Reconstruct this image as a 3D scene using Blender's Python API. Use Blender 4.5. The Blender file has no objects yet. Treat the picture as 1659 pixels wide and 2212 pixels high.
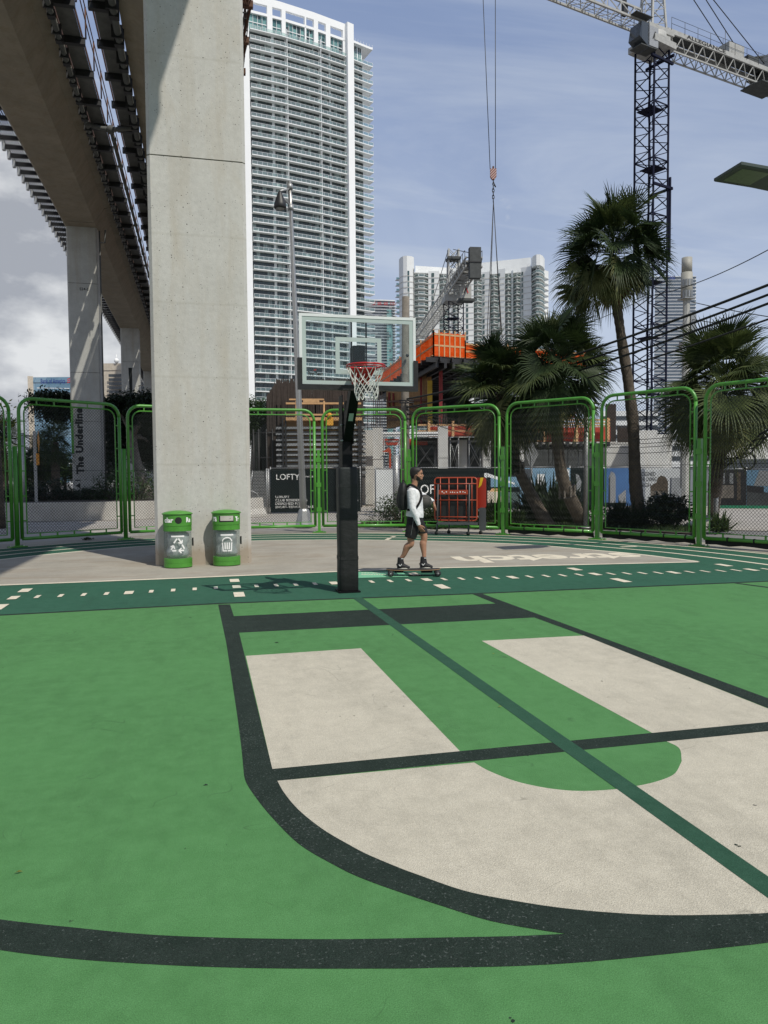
import bpy, bmesh, math, random
from mathutils import Vector, Matrix, noise
random.seed(7)
S = bpy.context.scene
COL = S.collection
V = Vector
# ------------------------------------------------------------------ camera geometry (photo measured at 1659 x 2212)
H = 1.675; FPX = 1625.0; CX, CY = 829.5, 1106.0
PITCH, ROLL, YAW = .0468, -.0080, .2385
Fv = V((math.sin(YAW)*math.cos(PITCH), math.cos(YAW)*math.cos(PITCH), -math.sin(PITCH)))
r0 = V((math.cos(YAW), -math.sin(YAW), 0)); u0 = r0.cross(Fv)
Rv = r0*math.cos(ROLL)+u0*math.sin(ROLL); Uv = u0*math.cos(ROLL)-r0*math.sin(ROLL)
Fh = V((math.sin(YAW), math.cos(YAW), 0)); RT = V((math.cos(YAW), -math.sin(YAW), 0))
EYE = V((0, 0, H))
def ray(x, y): return Rv*((x-CX)/FPX) - Uv*((y-CY)/FPX) + Fv
def G(x, y, z=0.0):
    d = ray(x, y); return EYE + d*((z-H)/d.z)
def yh(x): return 1033.06-.008*(x-433.4)
def col(x, d, z=0.0):
    v = ray(x, yh(x)); p = EYE + v*(d/v.dot(Fh)); p.z = z; return p
def pt(x, y, d):
    v = ray(x, y); return EYE + v*(d/v.dot(Fh))
def proj(P):
    v = V(P)-EYE; z = v.dot(Fv); return CX+FPX*v.dot(Rv)/z, CY-FPX*v.dot(Uv)/z
def zy(P, y):
    lo, hi = -5.0, 400.0
    for i in range(50):
        m = (lo+hi)/2
        if proj((P[0], P[1], m))[1] > y: lo = m
        else: hi = m
    return lo
cam = bpy.data.cameras.new('camera'); camo = bpy.data.objects.new('camera', cam); COL.objects.link(camo)
cam.sensor_fit = 'VERTICAL'; cam.sensor_height = 36; cam.lens = FPX/2212*36; cam.clip_end = 6000; cam.clip_start = .05
M = Matrix.Identity(3); M.col[0] = Rv; M.col[1] = Uv; M.col[2] = -Fv
camo.matrix_world = Matrix.Translation(EYE) @ M.to_4x4(); S.camera = camo

# ------------------------------------------------------------------ materials
MATS = {}
def mat(name, c, rough=.7, metal=0, spec=.5, var=.12, vs=3.0, bump=0, bs=40.0, c2=None, alpha=1, coat=0, world=False):
    """painted / mineral surface: base colour broken up by two scales of noise, optional bump"""
    if name in MATS: return MATS[name]
    m = bpy.data.materials.new(name); m.use_nodes = True; nt = m.node_tree; N = nt.nodes; L = nt.links
    b = N['Principled BSDF']; b.inputs['Roughness'].default_value = rough; b.inputs['Metallic'].default_value = metal
    b.inputs['Specular IOR Level'].default_value = spec; b.inputs['Coat Weight'].default_value = coat
    b.inputs['Alpha'].default_value = alpha
    c = tuple(c)+(1,); 
    if var > 0 or bump > 0:
        tc = N.new('ShaderNodeTexCoord')
        if world: g = N.new('ShaderNodeNewGeometry'); src = g.outputs['Position']
        else: src = tc.outputs['Object']
    if var > 0:
        n1 = N.new('ShaderNodeTexNoise'); n1.inputs['Scale'].default_value = vs; n1.inputs['Detail'].default_value = 6; n1.inputs['Roughness'].default_value = .65
        L.new(src, n1.inputs['Vector'])
        r = N.new('ShaderNodeValToRGB'); r.color_ramp.elements[0].position = .3; r.color_ramp.elements[1].position = .72
        d = tuple(v*(1-var) for v in c[:3])+(1,); e = c2+(1,) if c2 else tuple(min(1, v*(1+var)) for v in c[:3])+(1,)
        r.color_ramp.elements[0].color = d; r.color_ramp.elements[1].color = e
        L.new(n1.outputs['Fac'], r.inputs['Fac']); L.new(r.outputs['Color'], b.inputs['Base Color'])
    else: b.inputs['Base Color'].default_value = c
    if bump > 0:
        n2 = N.new('ShaderNodeTexNoise'); n2.inputs['Scale'].default_value = bs; n2.inputs['Detail'].default_value = 4
        L.new(src, n2.inputs['Vector'])
        bp = N.new('ShaderNodeBump'); bp.inputs['Strength'].default_value = bump; bp.inputs['Distance'].default_value = .02
        L.new(n2.outputs['Fac'], bp.inputs['Height']); L.new(bp.outputs['Normal'], b.inputs['Normal'])
    MATS[name] = m; return m
def node_mat(name):
    m = bpy.data.materials.new(name); m.use_nodes = True; MATS[name] = m
    return m, m.node_tree.nodes, m.node_tree.links, m.node_tree.nodes['Principled BSDF']
def mixc(N, L, fac, a, b, mode='MIX'):
    x = N.new('ShaderNodeMix'); x.data_type = 'RGBA'; x.blend_type = mode
    if isinstance(fac, (int, float)): x.inputs[0].default_value = fac
    else: L.new(fac, x.inputs[0])
    for i, v in ((6, a), (7, b)):
        if isinstance(v, tuple): x.inputs[i].default_value = v+(1,) if len(v) == 3 else v
        else: L.new(v, x.inputs[i])
    return x.outputs[2]
def ramp(N, L, src, p0, p1, c0=(0, 0, 0, 1), c1=(1, 1, 1, 1)):
    r = N.new('ShaderNodeValToRGB'); r.color_ramp.elements[0].position = p0; r.color_ramp.elements[1].position = p1
    r.color_ramp.elements[0].color = c0; r.color_ramp.elements[1].color = c1; L.new(src, r.inputs['Fac']); return r.outputs['Color']
def tex(N, L, kind, src, scale, **kw):
    t = N.new('ShaderNodeTex'+kind); t.inputs['Scale'].default_value = scale
    for k, v in kw.items():
        if k in t.inputs: t.inputs[k].default_value = v
        else: setattr(t, k, v)
    L.new(src, t.inputs['Vector']); return t
def mapping(N, L, src, scale):
    mp = N.new('ShaderNodeMapping'); mp.inputs['Scale'].default_value = scale; L.new(src, mp.inputs['Vector']); return mp.outputs['Vector']

def court_paint(name, c, spk=.25, wear=(.5, .47, .40), wearamt=.03, bump=.35):
    """acrylic sports-court paint: sandy bump, scuffs, fine grit and small dark stains"""
    m, N, L, b = node_mat(name)
    g = N.new('ShaderNodeNewGeometry'); P = g.outputs['Position']
    big = tex(N, L, 'Noise', P, .55, Detail=5, Roughness=.6); fine = tex(N, L, 'Noise', P, 260, Detail=2)
    mid = tex(N, L, 'Noise', P, 7, Detail=7, Roughness=.7)
    x = mixc(N, L, ramp(N, L, big.outputs['Fac'], .3, .7), tuple(v*.86 for v in c), tuple(v*1.12 for v in c))
    x = mixc(N, L, ramp(N, L, mid.outputs['Fac'], .35, .75), x, tuple(v*1.16+.01 for v in c))
    stk = tex(N, L, 'Noise', mapping(N, L, P, (1.3, .35, 1)), 2.2, Detail=8, Roughness=.75)
    f2 = N.new('ShaderNodeMath'); f2.operation = 'MULTIPLY'; f2.inputs[1].default_value = .36
    L.new(ramp(N, L, stk.outputs['Fac'], .50, .68), f2.inputs[0]); x = mixc(N, L, f2.outputs[0], x, tuple(v*.66+.006 for v in c))
    grit = ramp(N, L, fine.outputs['Fac'], .35, .7, (1-spk,)*3+(1,), (1+spk*.5,)*3+(1,))
    x = mixc(N, L, 1.0, x, grit, 'MULTIPLY')
    vo = tex(N, L, 'Voronoi', P, 3.1, Randomness=1.0); sm = tex(N, L, 'Noise', P, 40, Detail=3)
    spots = N.new('ShaderNodeMath'); spots.operation = 'ADD'; L.new(vo.outputs['Distance'], spots.inputs[0])
    sc = N.new('ShaderNodeMath'); sc.operation = 'MULTIPLY'; sc.inputs[1].default_value = .16; L.new(sm.outputs['Fac'], sc.inputs[0]); L.new(sc.outputs[0], spots.inputs[1])
    x = mixc(N, L, ramp(N, L, spots.outputs[0], .085, .10, (.75,)*3+(1,), (0, 0, 0, 1)), x, (.02, .022, .018))
    # hairline scuffs: thin contours of a warped noise, kept only in places
    sn = tex(N, L, 'Noise', P, .8, Detail=2, Roughness=.4, Distortion=2.2); ds = N.new('ShaderNodeMath'); ds.operation = 'SUBTRACT'; L.new(sn.outputs['Fac'], ds.inputs[0]); ds.inputs[1].default_value = .5
    da = N.new('ShaderNodeMath'); da.operation = 'ABSOLUTE'; L.new(ds.outputs[0], da.inputs[0]); sm_ = tex(N, L, 'Noise', P, 2.3, Detail=5, Roughness=.7)
    dm_ = N.new('ShaderNodeMath'); dm_.operation = 'MULTIPLY'; L.new(ramp(N, L, da.outputs[0], .0008, .0028, (.6,)*3+(1,), (0, 0, 0, 1)), dm_.inputs[0]); L.new(ramp(N, L, sm_.outputs['Fac'], .50, .60), dm_.inputs[1])
    x = mixc(N, L, dm_.outputs[0], x, tuple(v*.45+.008 for v in c))
    wn = tex(N, L, 'Noise', P, 75, Detail=3, Roughness=.6); wb = tex(N, L, 'Noise', P, 1.6, Detail=3)
    wf = N.new('ShaderNodeMath'); wf.operation = 'MULTIPLY_ADD'; L.new(wb.outputs['Fac'], wf.inputs[0]); wf.inputs[1].default_value = .22; L.new(wn.outputs['Fac'], wf.inputs[2])
    wg = N.new('ShaderNodeMath'); wg.operation = 'MULTIPLY'; wg.inputs[1].default_value = .5; L.new(ramp(N, L, wf.outputs[0], .80-wearamt*1.6, .86-wearamt), wg.inputs[0])
    x = mixc(N, L, wg.outputs[0], x, wear)
    L.new(x, b.inputs['Base Color']); b.inputs['Roughness'].default_value = .82; b.inputs['Specular IOR Level'].default_value = .16
    bp = N.new('ShaderNodeBump'); bp.inputs['Strength'].default_value = bump; bp.inputs['Distance'].default_value = .006
    bn = tex(N, L, 'Noise', P, 150, Detail=3); L.new(bn.outputs['Fac'], bp.inputs['Height']); L.new(bp.outputs['Normal'], b.inputs['Normal'])
    return m
court_paint('court_green', (.076, .212, .071), .26, (.12, .27, .10), .0)
court_paint('track_teal', (.027, .098, .060), .2, (.09, .16, .12), .0)
court_paint('line_dark', (.016, .028, .021), .45, (.13, .15, .14), .055, .6)
court_paint('line_teal', (.024, .078, .046), .25, (.05, .13, .09), .01)
court_paint('beige_paint', (.50, .465, .375), .26, (.30, .28, .22), .035, .7)
court_paint('cream_line', (.64, .58, .46), .12, (.4, .37, .3), .02)
court_paint('mint_paint', (.17, .44, .27), .1, (.6, .6, .5), .0)

def concrete(name, c, pits=0.0, stain=.5, seams=None, bump=.3, streak=True):
    m, N, L, b = node_mat(name)
    g = N.new('ShaderNodeNewGeometry'); P = g.outputs['Position']
    n = tex(N, L, 'Noise', P, .9, Detail=8, Roughness=.65); kk = .92 if pits else .82; x = mixc(N, L, ramp(N, L, n.outputs['Fac'], .3, .7), tuple(v*kk for v in c), tuple(min(1, v*(1.04 if pits else 1.1)) for v in c))
    n2 = tex(N, L, 'Noise', P, 12, Detail=5, Roughness=.7); x = mixc(N, L, 1.0, x, ramp(N, L, n2.outputs['Fac'], .3, .75, (.9,)*3+(1,), (1.06,)*3+(1,)), 'MULTIPLY')
    if streak:
        st = tex(N, L, 'Noise', mapping(N, L, P, (1, 1, .07)), 3.0, Detail=6, Roughness=.6)
        f = N.new('ShaderNodeMath'); f.operation = 'MULTIPLY'; f.inputs[1].default_value = stain
        L.new(ramp(N, L, st.outputs['Fac'], .48, .75), f.inputs[0])
        x = mixc(N, L, f.outputs[0], x, (c[0]*.74, c[1]*.66, c[2]*.53))
    if pits:
        # board-formed lift lines, brown weather stains and splash dirt at the foot
        sz = N.new('ShaderNodeSeparateXYZ'); L.new(P, sz.inputs[0]); wob = tex(N, L, 'Noise', P, 5, Detail=2)
        zw = N.new('ShaderNodeMath'); zw.operation = 'MULTIPLY_ADD'; L.new(wob.outputs['Fac'], zw.inputs[0]); zw.inputs[1].default_value = .02; L.new(sz.outputs[2], zw.inputs[2])
        for z0 in (1.95, 3.62, 5.02, 6.3, 9.6):
            sb = N.new('ShaderNodeMath'); sb.operation = 'SUBTRACT'; L.new(zw.outputs[0], sb.inputs[0]); sb.inputs[1].default_value = z0
            ab = N.new('ShaderNodeMath'); ab.operation = 'ABSOLUTE'; L.new(sb.outputs[0], ab.inputs[0])
            x = mixc(N, L, 1.0, x, ramp(N, L, ab.outputs[0], .006, .035, (.93, .925, .91, 1), (1, 1, 1, 1)), 'MULTIPLY')
        bs_ = tex(N, L, 'Noise', mapping(N, L, P, (1.6, 1.6, .38)), 1.5, Detail=7, Roughness=.62, Distortion=.6)
        fb = N.new('ShaderNodeMath'); fb.operation = 'MULTIPLY'; fb.inputs[1].default_value = .30; L.new(ramp(N, L, bs_.outputs['Fac'], .50, .72), fb.inputs[0])
        x = mixc(N, L, fb.outputs[0], x, (c[0]*.80, c[1]*.70, c[2]*.56))
        dz = N.new('ShaderNodeMath'); dz.operation = 'MULTIPLY_ADD'; L.new(bs_.outputs['Fac'], dz.inputs[0]); dz.inputs[1].default_value = -.5; L.new(sz.outputs[2], dz.inputs[2])
        fd = ramp(N, L, dz.outputs[0], -.22, .22, (.75,)*3+(1,), (0, 0, 0, 1)); x = mixc(N, L, fd, x, (c[0]*.62, c[1]*.50, c[2]*.38))
        for sc_, th in ((9.0, .11), (20.0, .15)):
            mpd = mapping(N, L, P, (1, 1, 1.25))
            dn = tex(N, L, 'Noise', P, 60, Detail=2)
            vo = tex(N, L, 'Voronoi', mpd, sc_, Randomness=1.0)
            sp = N.new('ShaderNodeSeparateColor'); L.new(vo.outputs['Color'], sp.inputs[0])
            dm = tex(N, L, 'Noise', P, 1.7, Detail=3)
            # keep only some of the cells, more of them where the density noise is high
            k = N.new('ShaderNodeMath'); k.operation = 'MULTIPLY'; L.new(sp.outputs[0], k.inputs[0]); L.new(dm.outputs['Fac'], k.inputs[1])
            keep = N.new('ShaderNodeMath'); keep.operation = 'GREATER_THAN'; keep.inputs[1].default_value = .40-pits*.1; L.new(k.outputs[0], keep.inputs[0])
            th_ = N.new('ShaderNodeMath'); th_.operation = 'MULTIPLY_ADD'; L.new(dn.outputs['Fac'], th_.inputs[0]); th_.inputs[1].default_value = th*1.6; th_.inputs[2].default_value = .0
            lt = N.new('ShaderNodeMath'); lt.operation = 'LESS_THAN'; L.new(vo.outputs['Distance'], lt.inputs[0]); L.new(th_.outputs[0], lt.inputs[1])
            mm = N.new('ShaderNodeMath'); mm.operation = 'MULTIPLY'; L.new(keep.outputs[0], mm.inputs[0]); L.new(lt.outputs[0], mm.inputs[1])
            x = mixc(N, L, mm.outputs[0], x, (.045, .04, .034))
    L.new(x, b.inputs['Base Color']); b.inputs['Roughness'].default_value = .88; b.inputs['Specular IOR Level'].default_value = .25
    bp = N.new('ShaderNodeBump'); bp.inputs['Strength'].default_value = bump; bp.inputs['Distance'].default_value = .01
    bn = tex(N, L, 'Noise', P, 45, Detail=5); L.new(bn.outputs['Fac'], bp.inputs['Height']); L.new(bp.outputs['Normal'], b.inputs['Normal'])
    return m
concrete('pillar_concrete', (.51, .500, .468), pits=1.0, stain=.42)
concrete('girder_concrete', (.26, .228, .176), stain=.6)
concrete('plaza_concrete', (.34, .315, .265), stain=0, streak=False)
concrete('column_concrete', (.40, .40, .375), stain=.5)
concrete('site_concrete', (.58, .58, .555), stain=.4)
concrete('kerb_concrete', (.50, .48, .44), stain=.3)
m_ = MATS['plaza_concrete']; nt_ = m_.node_tree; N_, L_ = nt_.nodes, nt_.links; b_ = N_['Principled BSDF']; old = b_.inputs['Base Color'].links[0].from_socket
g_ = N_.new('ShaderNodeNewGeometry'); st_ = tex(N_, L_, 'Noise', mapping(N_, L_, g_.outputs['Position'], (.5, 1.5, 1)), .9, Detail=8, Roughness=.66, Distortion=.7)
f_ = N_.new('ShaderNodeMath'); f_.operation = 'MULTIPLY'; f_.inputs[1].default_value = .5; L_.new(ramp(N_, L_, st_.outputs['Fac'], .50, .70), f_.inputs[0])
x_ = mixc(N_, L_, f_.outputs[0], old, (.22, .165, .11)); sp_ = tex(N_, L_, 'Noise', mapping(N_, L_, g_.outputs['Position'], (1, 3, 1)), 3.0, Detail=4, Roughness=.6)
x_ = mixc(N_, L_, ramp(N_, L_, sp_.outputs['Fac'], .69, .74), x_, (.13, .11, .08)); L_.new(x_, b_.inputs['Base Color'])
concrete('road', (.36, .335, .30), stain=0, streak=False)
concrete('asphalt', (.19, .185, .18), stain=0, streak=False)
mat('tower_white', (.80, .81, .805), .7, var=.03, vs=.3)
mat('condo_white', (.70, .71, .70), .8, var=.07, vs=.12)
concrete('beige_stone', (.52, .46, .38), stain=.35, bump=.05)

mat('fence_green', (.068, .265, .030), .38, var=.14, vs=5, coat=.2)
mat('wire_dark', (.008, .012, .009), .6, var=0)
mat('steel_bright', (.40, .39, .37), .33, metal=.75, var=.12, vs=9, bump=.1, bs=30)
mat('steel_grey', (.30, .31, .31), .42, metal=.6, var=.15, vs=5)
mat('galvanised', (.36, .365, .365), .45, metal=.5, var=.2, vs=14)
mat('crane_blue', (.008, .010, .026), .85, spec=.15, var=.25, vs=4)
mat('crane_white', (.36, .36, .34), .55, var=.18, vs=3)
mat('crane_grey', (.055, .06, .06), .8, var=.3, vs=2)
mat('dark_metal', (.018, .018, .019), .5, var=.2, vs=6)
mat('black_paint', (.004, .004, .005), .55, spec=.2, var=.2, vs=8)
mat('black_vinyl', (.005, .0055, .0055), .62, var=.2, vs=9, bump=.5, bs=9)
mat('rust', (.10, .045, .025), .85, var=.4, vs=8)
mat('rebar', (.045, .033, .027), .85, var=.35, vs=6)
mat('timber', (.52, .31, .15), .8, var=.25, vs=5)
mat('ply_red', (.40, .052, .028), .7, var=.3, vs=2.5)
mat('ply_brown', (.28, .155, .055), .8, var=.3, vs=2.5)
mat('yellow_form', (.50, .33, .03), .6, var=.2, vs=3)
mat('red_steel', (.22, .022, .02), .6, var=.2, vs=5)
mat('old_wood', (.17, .15, .125), .9, var=.3, vs=4, bump=.5, bs=14)
mat('white_paint', (.78, .78, .76), .5, var=.05, vs=4)
mat('white_frit', (.40, .47, .45), .35, var=.04, vs=4)
mat('frame_white', (.68, .70, .70), .35, var=.05, vs=4)
mat('rim_red', (.42, .012, .012), .35, var=.1, vs=9, coat=.3)
mat('net_white', (.66, .66, .62), .8, var=.15, vs=30)
mat('pad_black', (.006, .006, .006), .5, var=.15, vs=12, bump=.4, bs=7)
mat('bin_green', (.062, .245, .028), .45, var=.14, vs=7, coat=.1)
mat('bin_dark', (.01, .012, .01), .8, var=0)
mat('bag', (.42, .43, .42), .35, var=.25, vs=9)
mat('orange_frame', (.36, .055, .022), .4, var=.1, vs=8)
mat('table_black', (.012, .013, .013), .6, var=.2, vs=4)
mat('table_red', (.36, .030, .015), .4, var=.08, vs=3)
mat('yellow', (.75, .48, .02), .5, var=.05)
mat('grey_frame', (.075, .08, .085), .5, var=.1)
mat('banner_black', (.007, .012, .013), .85, spec=.15, var=.3, vs=2.5, bump=.6, bs=1.6)
mat('banner_white', (.56, .58, .58), .7, var=.08, vs=2, bump=.5, bs=1.6)
mat('text_white', (.80, .80, .78), .6, var=0)
mat('text_black', (.012, .012, .012), .7, var=0)
mat('text_blue', (.02, .045, .20), .6, var=0)
mat('text_red', (.5, .03, .03), .6, var=0)
mat('skin', (.36, .185, .115), .5, var=.12, vs=14)
mat('hair', (.012, .009, .008), .6, var=.3, vs=60)
mat('shirt', (.70, .70, .71), .85, var=.05, vs=9, bump=1.0, bs=13)
mat('shorts', (.008, .008, .009), .85, var=.2, vs=9, bump=.6, bs=14)
mat('shoe', (.010, .010, .011), .7, var=.2, vs=30)
mat('sole', (.45, .44, .38), .7, var=.1)
mat('rubber', (.012, .012, .013), .7, var=.2, vs=30)
mat('deck_wood', (.30, .17, .08), .6, var=.2)
mat('ball', (.060, .056, .050), .75, var=.12, vs=20, bump=.3, bs=120)
mat('trunk', (.088, .070, .052), .95, var=.45, vs=7, bump=.9, bs=16)
mat('bark_pale', (.22, .20, .175), .95, var=.4, vs=4, bump=.8, bs=9)
mat('stem_green', (.06, .09, .03), .6, var=.2)
mat('dead_frond', (.24, .155, .085), .9, var=.35, vs=6)
mat('soil', (.05, .04, .03), .95, var=.4, vs=5, bump=.5, bs=20)
mat('sign_orange', (.62, .25, .02), .5, var=.05)
mat('tarp', (.006, .010, .009), .8, var=.3, vs=3)
mat('hydrant', (.62, .30, .03), .5, var=.1)
mat('green_edge', (.02, .20, .10), .7, var=.2)

def leafmat(name, c, c2, rough=.45, sc=1.3, trans=.25):
    m, N, L, b = node_mat(name)
    g = N.new('ShaderNodeNewGeometry'); n = tex(N, L, 'Noise', g.outputs['Position'], sc, Detail=4, Roughness=.7)
    oi = tex(N, L, 'Noise', g.outputs['Position'], 14, Detail=2)
    x = mixc(N, L, ramp(N, L, n.outputs['Fac'], .35, .7), c, c2)
    x = mixc(N, L, 1.0, x, ramp(N, L, oi.outputs['Fac'], .3, .7, (.7,)*3+(1,), (1.3,)*3+(1,)), 'MULTIPLY')
    L.new(x, b.inputs['Base Color']); b.inputs['Roughness'].default_value = rough; b.inputs['Specular IOR Level'].default_value = .25
    tr = N.new('ShaderNodeBsdfTranslucent'); L.new(x, tr.inputs['Color']); mx = N.new('ShaderNodeMixShader'); mx.inputs[0].default_value = trans
    L.new(b.outputs[0], mx.inputs[1]); L.new(tr.outputs[0], mx.inputs[2]); L.new(mx.outputs[0], N['Material Output'].inputs['Surface'])
    return m
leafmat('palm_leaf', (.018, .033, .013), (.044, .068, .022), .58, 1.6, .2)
leafmat('palm_leaf_lit', (.034, .052, .018), (.100, .125, .038), .58, 1.4, .25)  # brighter copy of palm_leaf with the sunlight painted into its colour
leafmat('palm_leaf_old', (.10, .12, .045), (.19, .19, .08), .55, 1.8)
leafmat('tree_leaf', (.010, .018, .008), (.022, .036, .014), .55, .8, .1)
leafmat('shrub_leaf', (.020, .045, .014), (.050, .085, .022), .5, 1.2)
leafmat('shrub_dark', (.010, .020, .010), (.022, .040, .018), .4, 1.2, .12)
leafmat('grass_leaf', (.035, .07, .02), (.085, .125, .035), .6, 1.5)
leafmat('yellow_leaf', (.10, .11, .02), (.25, .23, .04), .6, 1.0)

def glassy(name, c, fac, rough=.05, gl=(.9, .95, .95)):
    m, N, L, b = node_mat(name); N.remove(b)
    t = N.new('ShaderNodeBsdfTransparent'); t.inputs['Color'].default_value = gl+(1,)
    g = N.new('ShaderNodeBsdfGlossy'); g.inputs['Roughness'].default_value = rough; g.inputs['Color'].default_value = (.8, .85, .85, 1)
    d = N.new('ShaderNodeBsdfDiffuse'); d.inputs['Color'].default_value = c+(1,)
    m1 = N.new('ShaderNodeMixShader'); m1.inputs[0].default_value = .5; L.new(g.outputs[0], m1.inputs[1]); L.new(d.outputs[0], m1.inputs[2])
    m2 = N.new('ShaderNodeMixShader'); m2.inputs[0].default_value = fac; L.new(t.outputs[0], m2.inputs[1]); L.new(m1.outputs[0], m2.inputs[2])
    L.new(m2.outputs[0], N['Material Output'].inputs['Surface']); return m
glassy('board_glass', (.3, .35, .36), .03)
glassy('rail_glass', (.17, .30, .28), .34, .3, (.62, .78, .74))
glassy('bin_clear', (.25, .27, .26), .22, .15)
m, N, L, b = node_mat('net_orange'); N.remove(b); t_ = N.new('ShaderNodeBsdfTransparent'); t_.inputs['Color'].default_value = (1, .35, .15, 1); d_ = N.new('ShaderNodeBsdfDiffuse'); d_.inputs['Color'].default_value = (.85, .10, .012, 1)
r_ = N.new('ShaderNodeBsdfTranslucent'); r_.inputs['Color'].default_value = (.85, .10, .012, 1); m1 = N.new('ShaderNodeMixShader'); m1.inputs[0].default_value = .35; L.new(d_.outputs[0], m1.inputs[1]); L.new(r_.outputs[0], m1.inputs[2])
m2 = N.new('ShaderNodeMixShader'); m2.inputs[0].default_value = .82; L.new(t_.outputs[0], m2.inputs[1]); L.new(m1.outputs[0], m2.inputs[2]); L.new(m2.outputs[0], N['Material Output'].inputs['Surface'])
glassy('debris_net', (.02, .03, .03), .55, .9, (.6, .6, .6))

def window_mat(name, c, c2, sx, sz, rough=.12, curtain=(.35, .38, .36), camt=.62):
    """window glass: per-pane shade and a few drawn curtains, mirror-like skin"""
    m, N, L, b = node_mat(name)
    g = N.new('ShaderNodeNewGeometry'); P = g.outputs['Position']
    sn = N.new('ShaderNodeVectorMath'); sn.operation = 'SNAP'; sn.inputs[1].default_value = (sx, sx, sz); L.new(P, sn.inputs[0])
    wn = N.new('ShaderNodeTexWhiteNoise'); L.new(sn.outputs[0], wn.inputs['Vector'])
    x = mixc(N, L, wn.outputs['Value'], c, c2)
    x = mixc(N, L, ramp(N, L, wn.outputs['Value'], camt+.2, camt+.22), x, curtain)
    L.new(x, b.inputs['Base Color']); b.inputs['Roughness'].default_value = rough; b.inputs['Specular IOR Level'].default_value = .8
    return m
window_mat('tower_window', (.006, .014, .014), (.030, .055, .052), 1.15, 2.92, .22, curtain=(.24, .29, .27), camt=.66)
window_mat('crown_window', (.06, .15, .15), (.22, .42, .40), 1.3, 3.0, .1, (.03, .05, .05), .5)
window_mat('condo_window', (.02, .05, .052), (.07, .13, .13), 1.5, 3.03)
window_mat('blue_window', (.12, .22, .31), (.16, .28, .38), 6, 4, .1, (.20, .31, .40), .7)
window_mat('dark_window', (.02, .025, .03), (.06, .07, .08), 3, 3, .15, (.2, .2, .2), .75)
window_mat('teal_window', (.10, .22, .21), (.25, .42, .40), 2.5, 3.0, .1, (.05, .08, .08), .5)
window_mat('stripe_window', (.05, .07, .10), (.09, .12, .15), 30, 4, .2, (.1, .12, .15), .8)

# ------------------------------------------------------------------ mesh builder
def parts_copy(mesh, name, root, offsets, many=100):
    """one part per offset sharing a mesh; past 100 the remaining ones become a single stuff part"""
    for off in offsets[:many]:
        o = bpy.data.objects.new(name, mesh); COL.objects.link(o); attach(o, root); o.location = V(off)
    rest = offsets[many:]
    if rest:
        vs, fs = [], []; mv = [v.co.copy() for v in mesh.vertices]; mf = [tuple(p.vertices) for p in mesh.polygons]; mi = [p.material_index for p in mesh.polygons]; ms = []
        for off in rest: k = len(vs); vs += [tuple(v+V(off)) for v in mv]; fs += [tuple(i+k for i in f) for f in mf]; ms += mi
        me = bpy.data.meshes.new(name+'_rest'); me.from_pydata(vs, [], fs)
        for m in mesh.materials: me.materials.append(m)
        me.polygons.foreach_set('material_index', ms); o = bpy.data.objects.new('distant_'+(name[:-1]+'ies' if name[-1] == 'y' else name+'s'), me); COL.objects.link(o); attach(o, root); o['kind'] = 'stuff'
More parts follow.
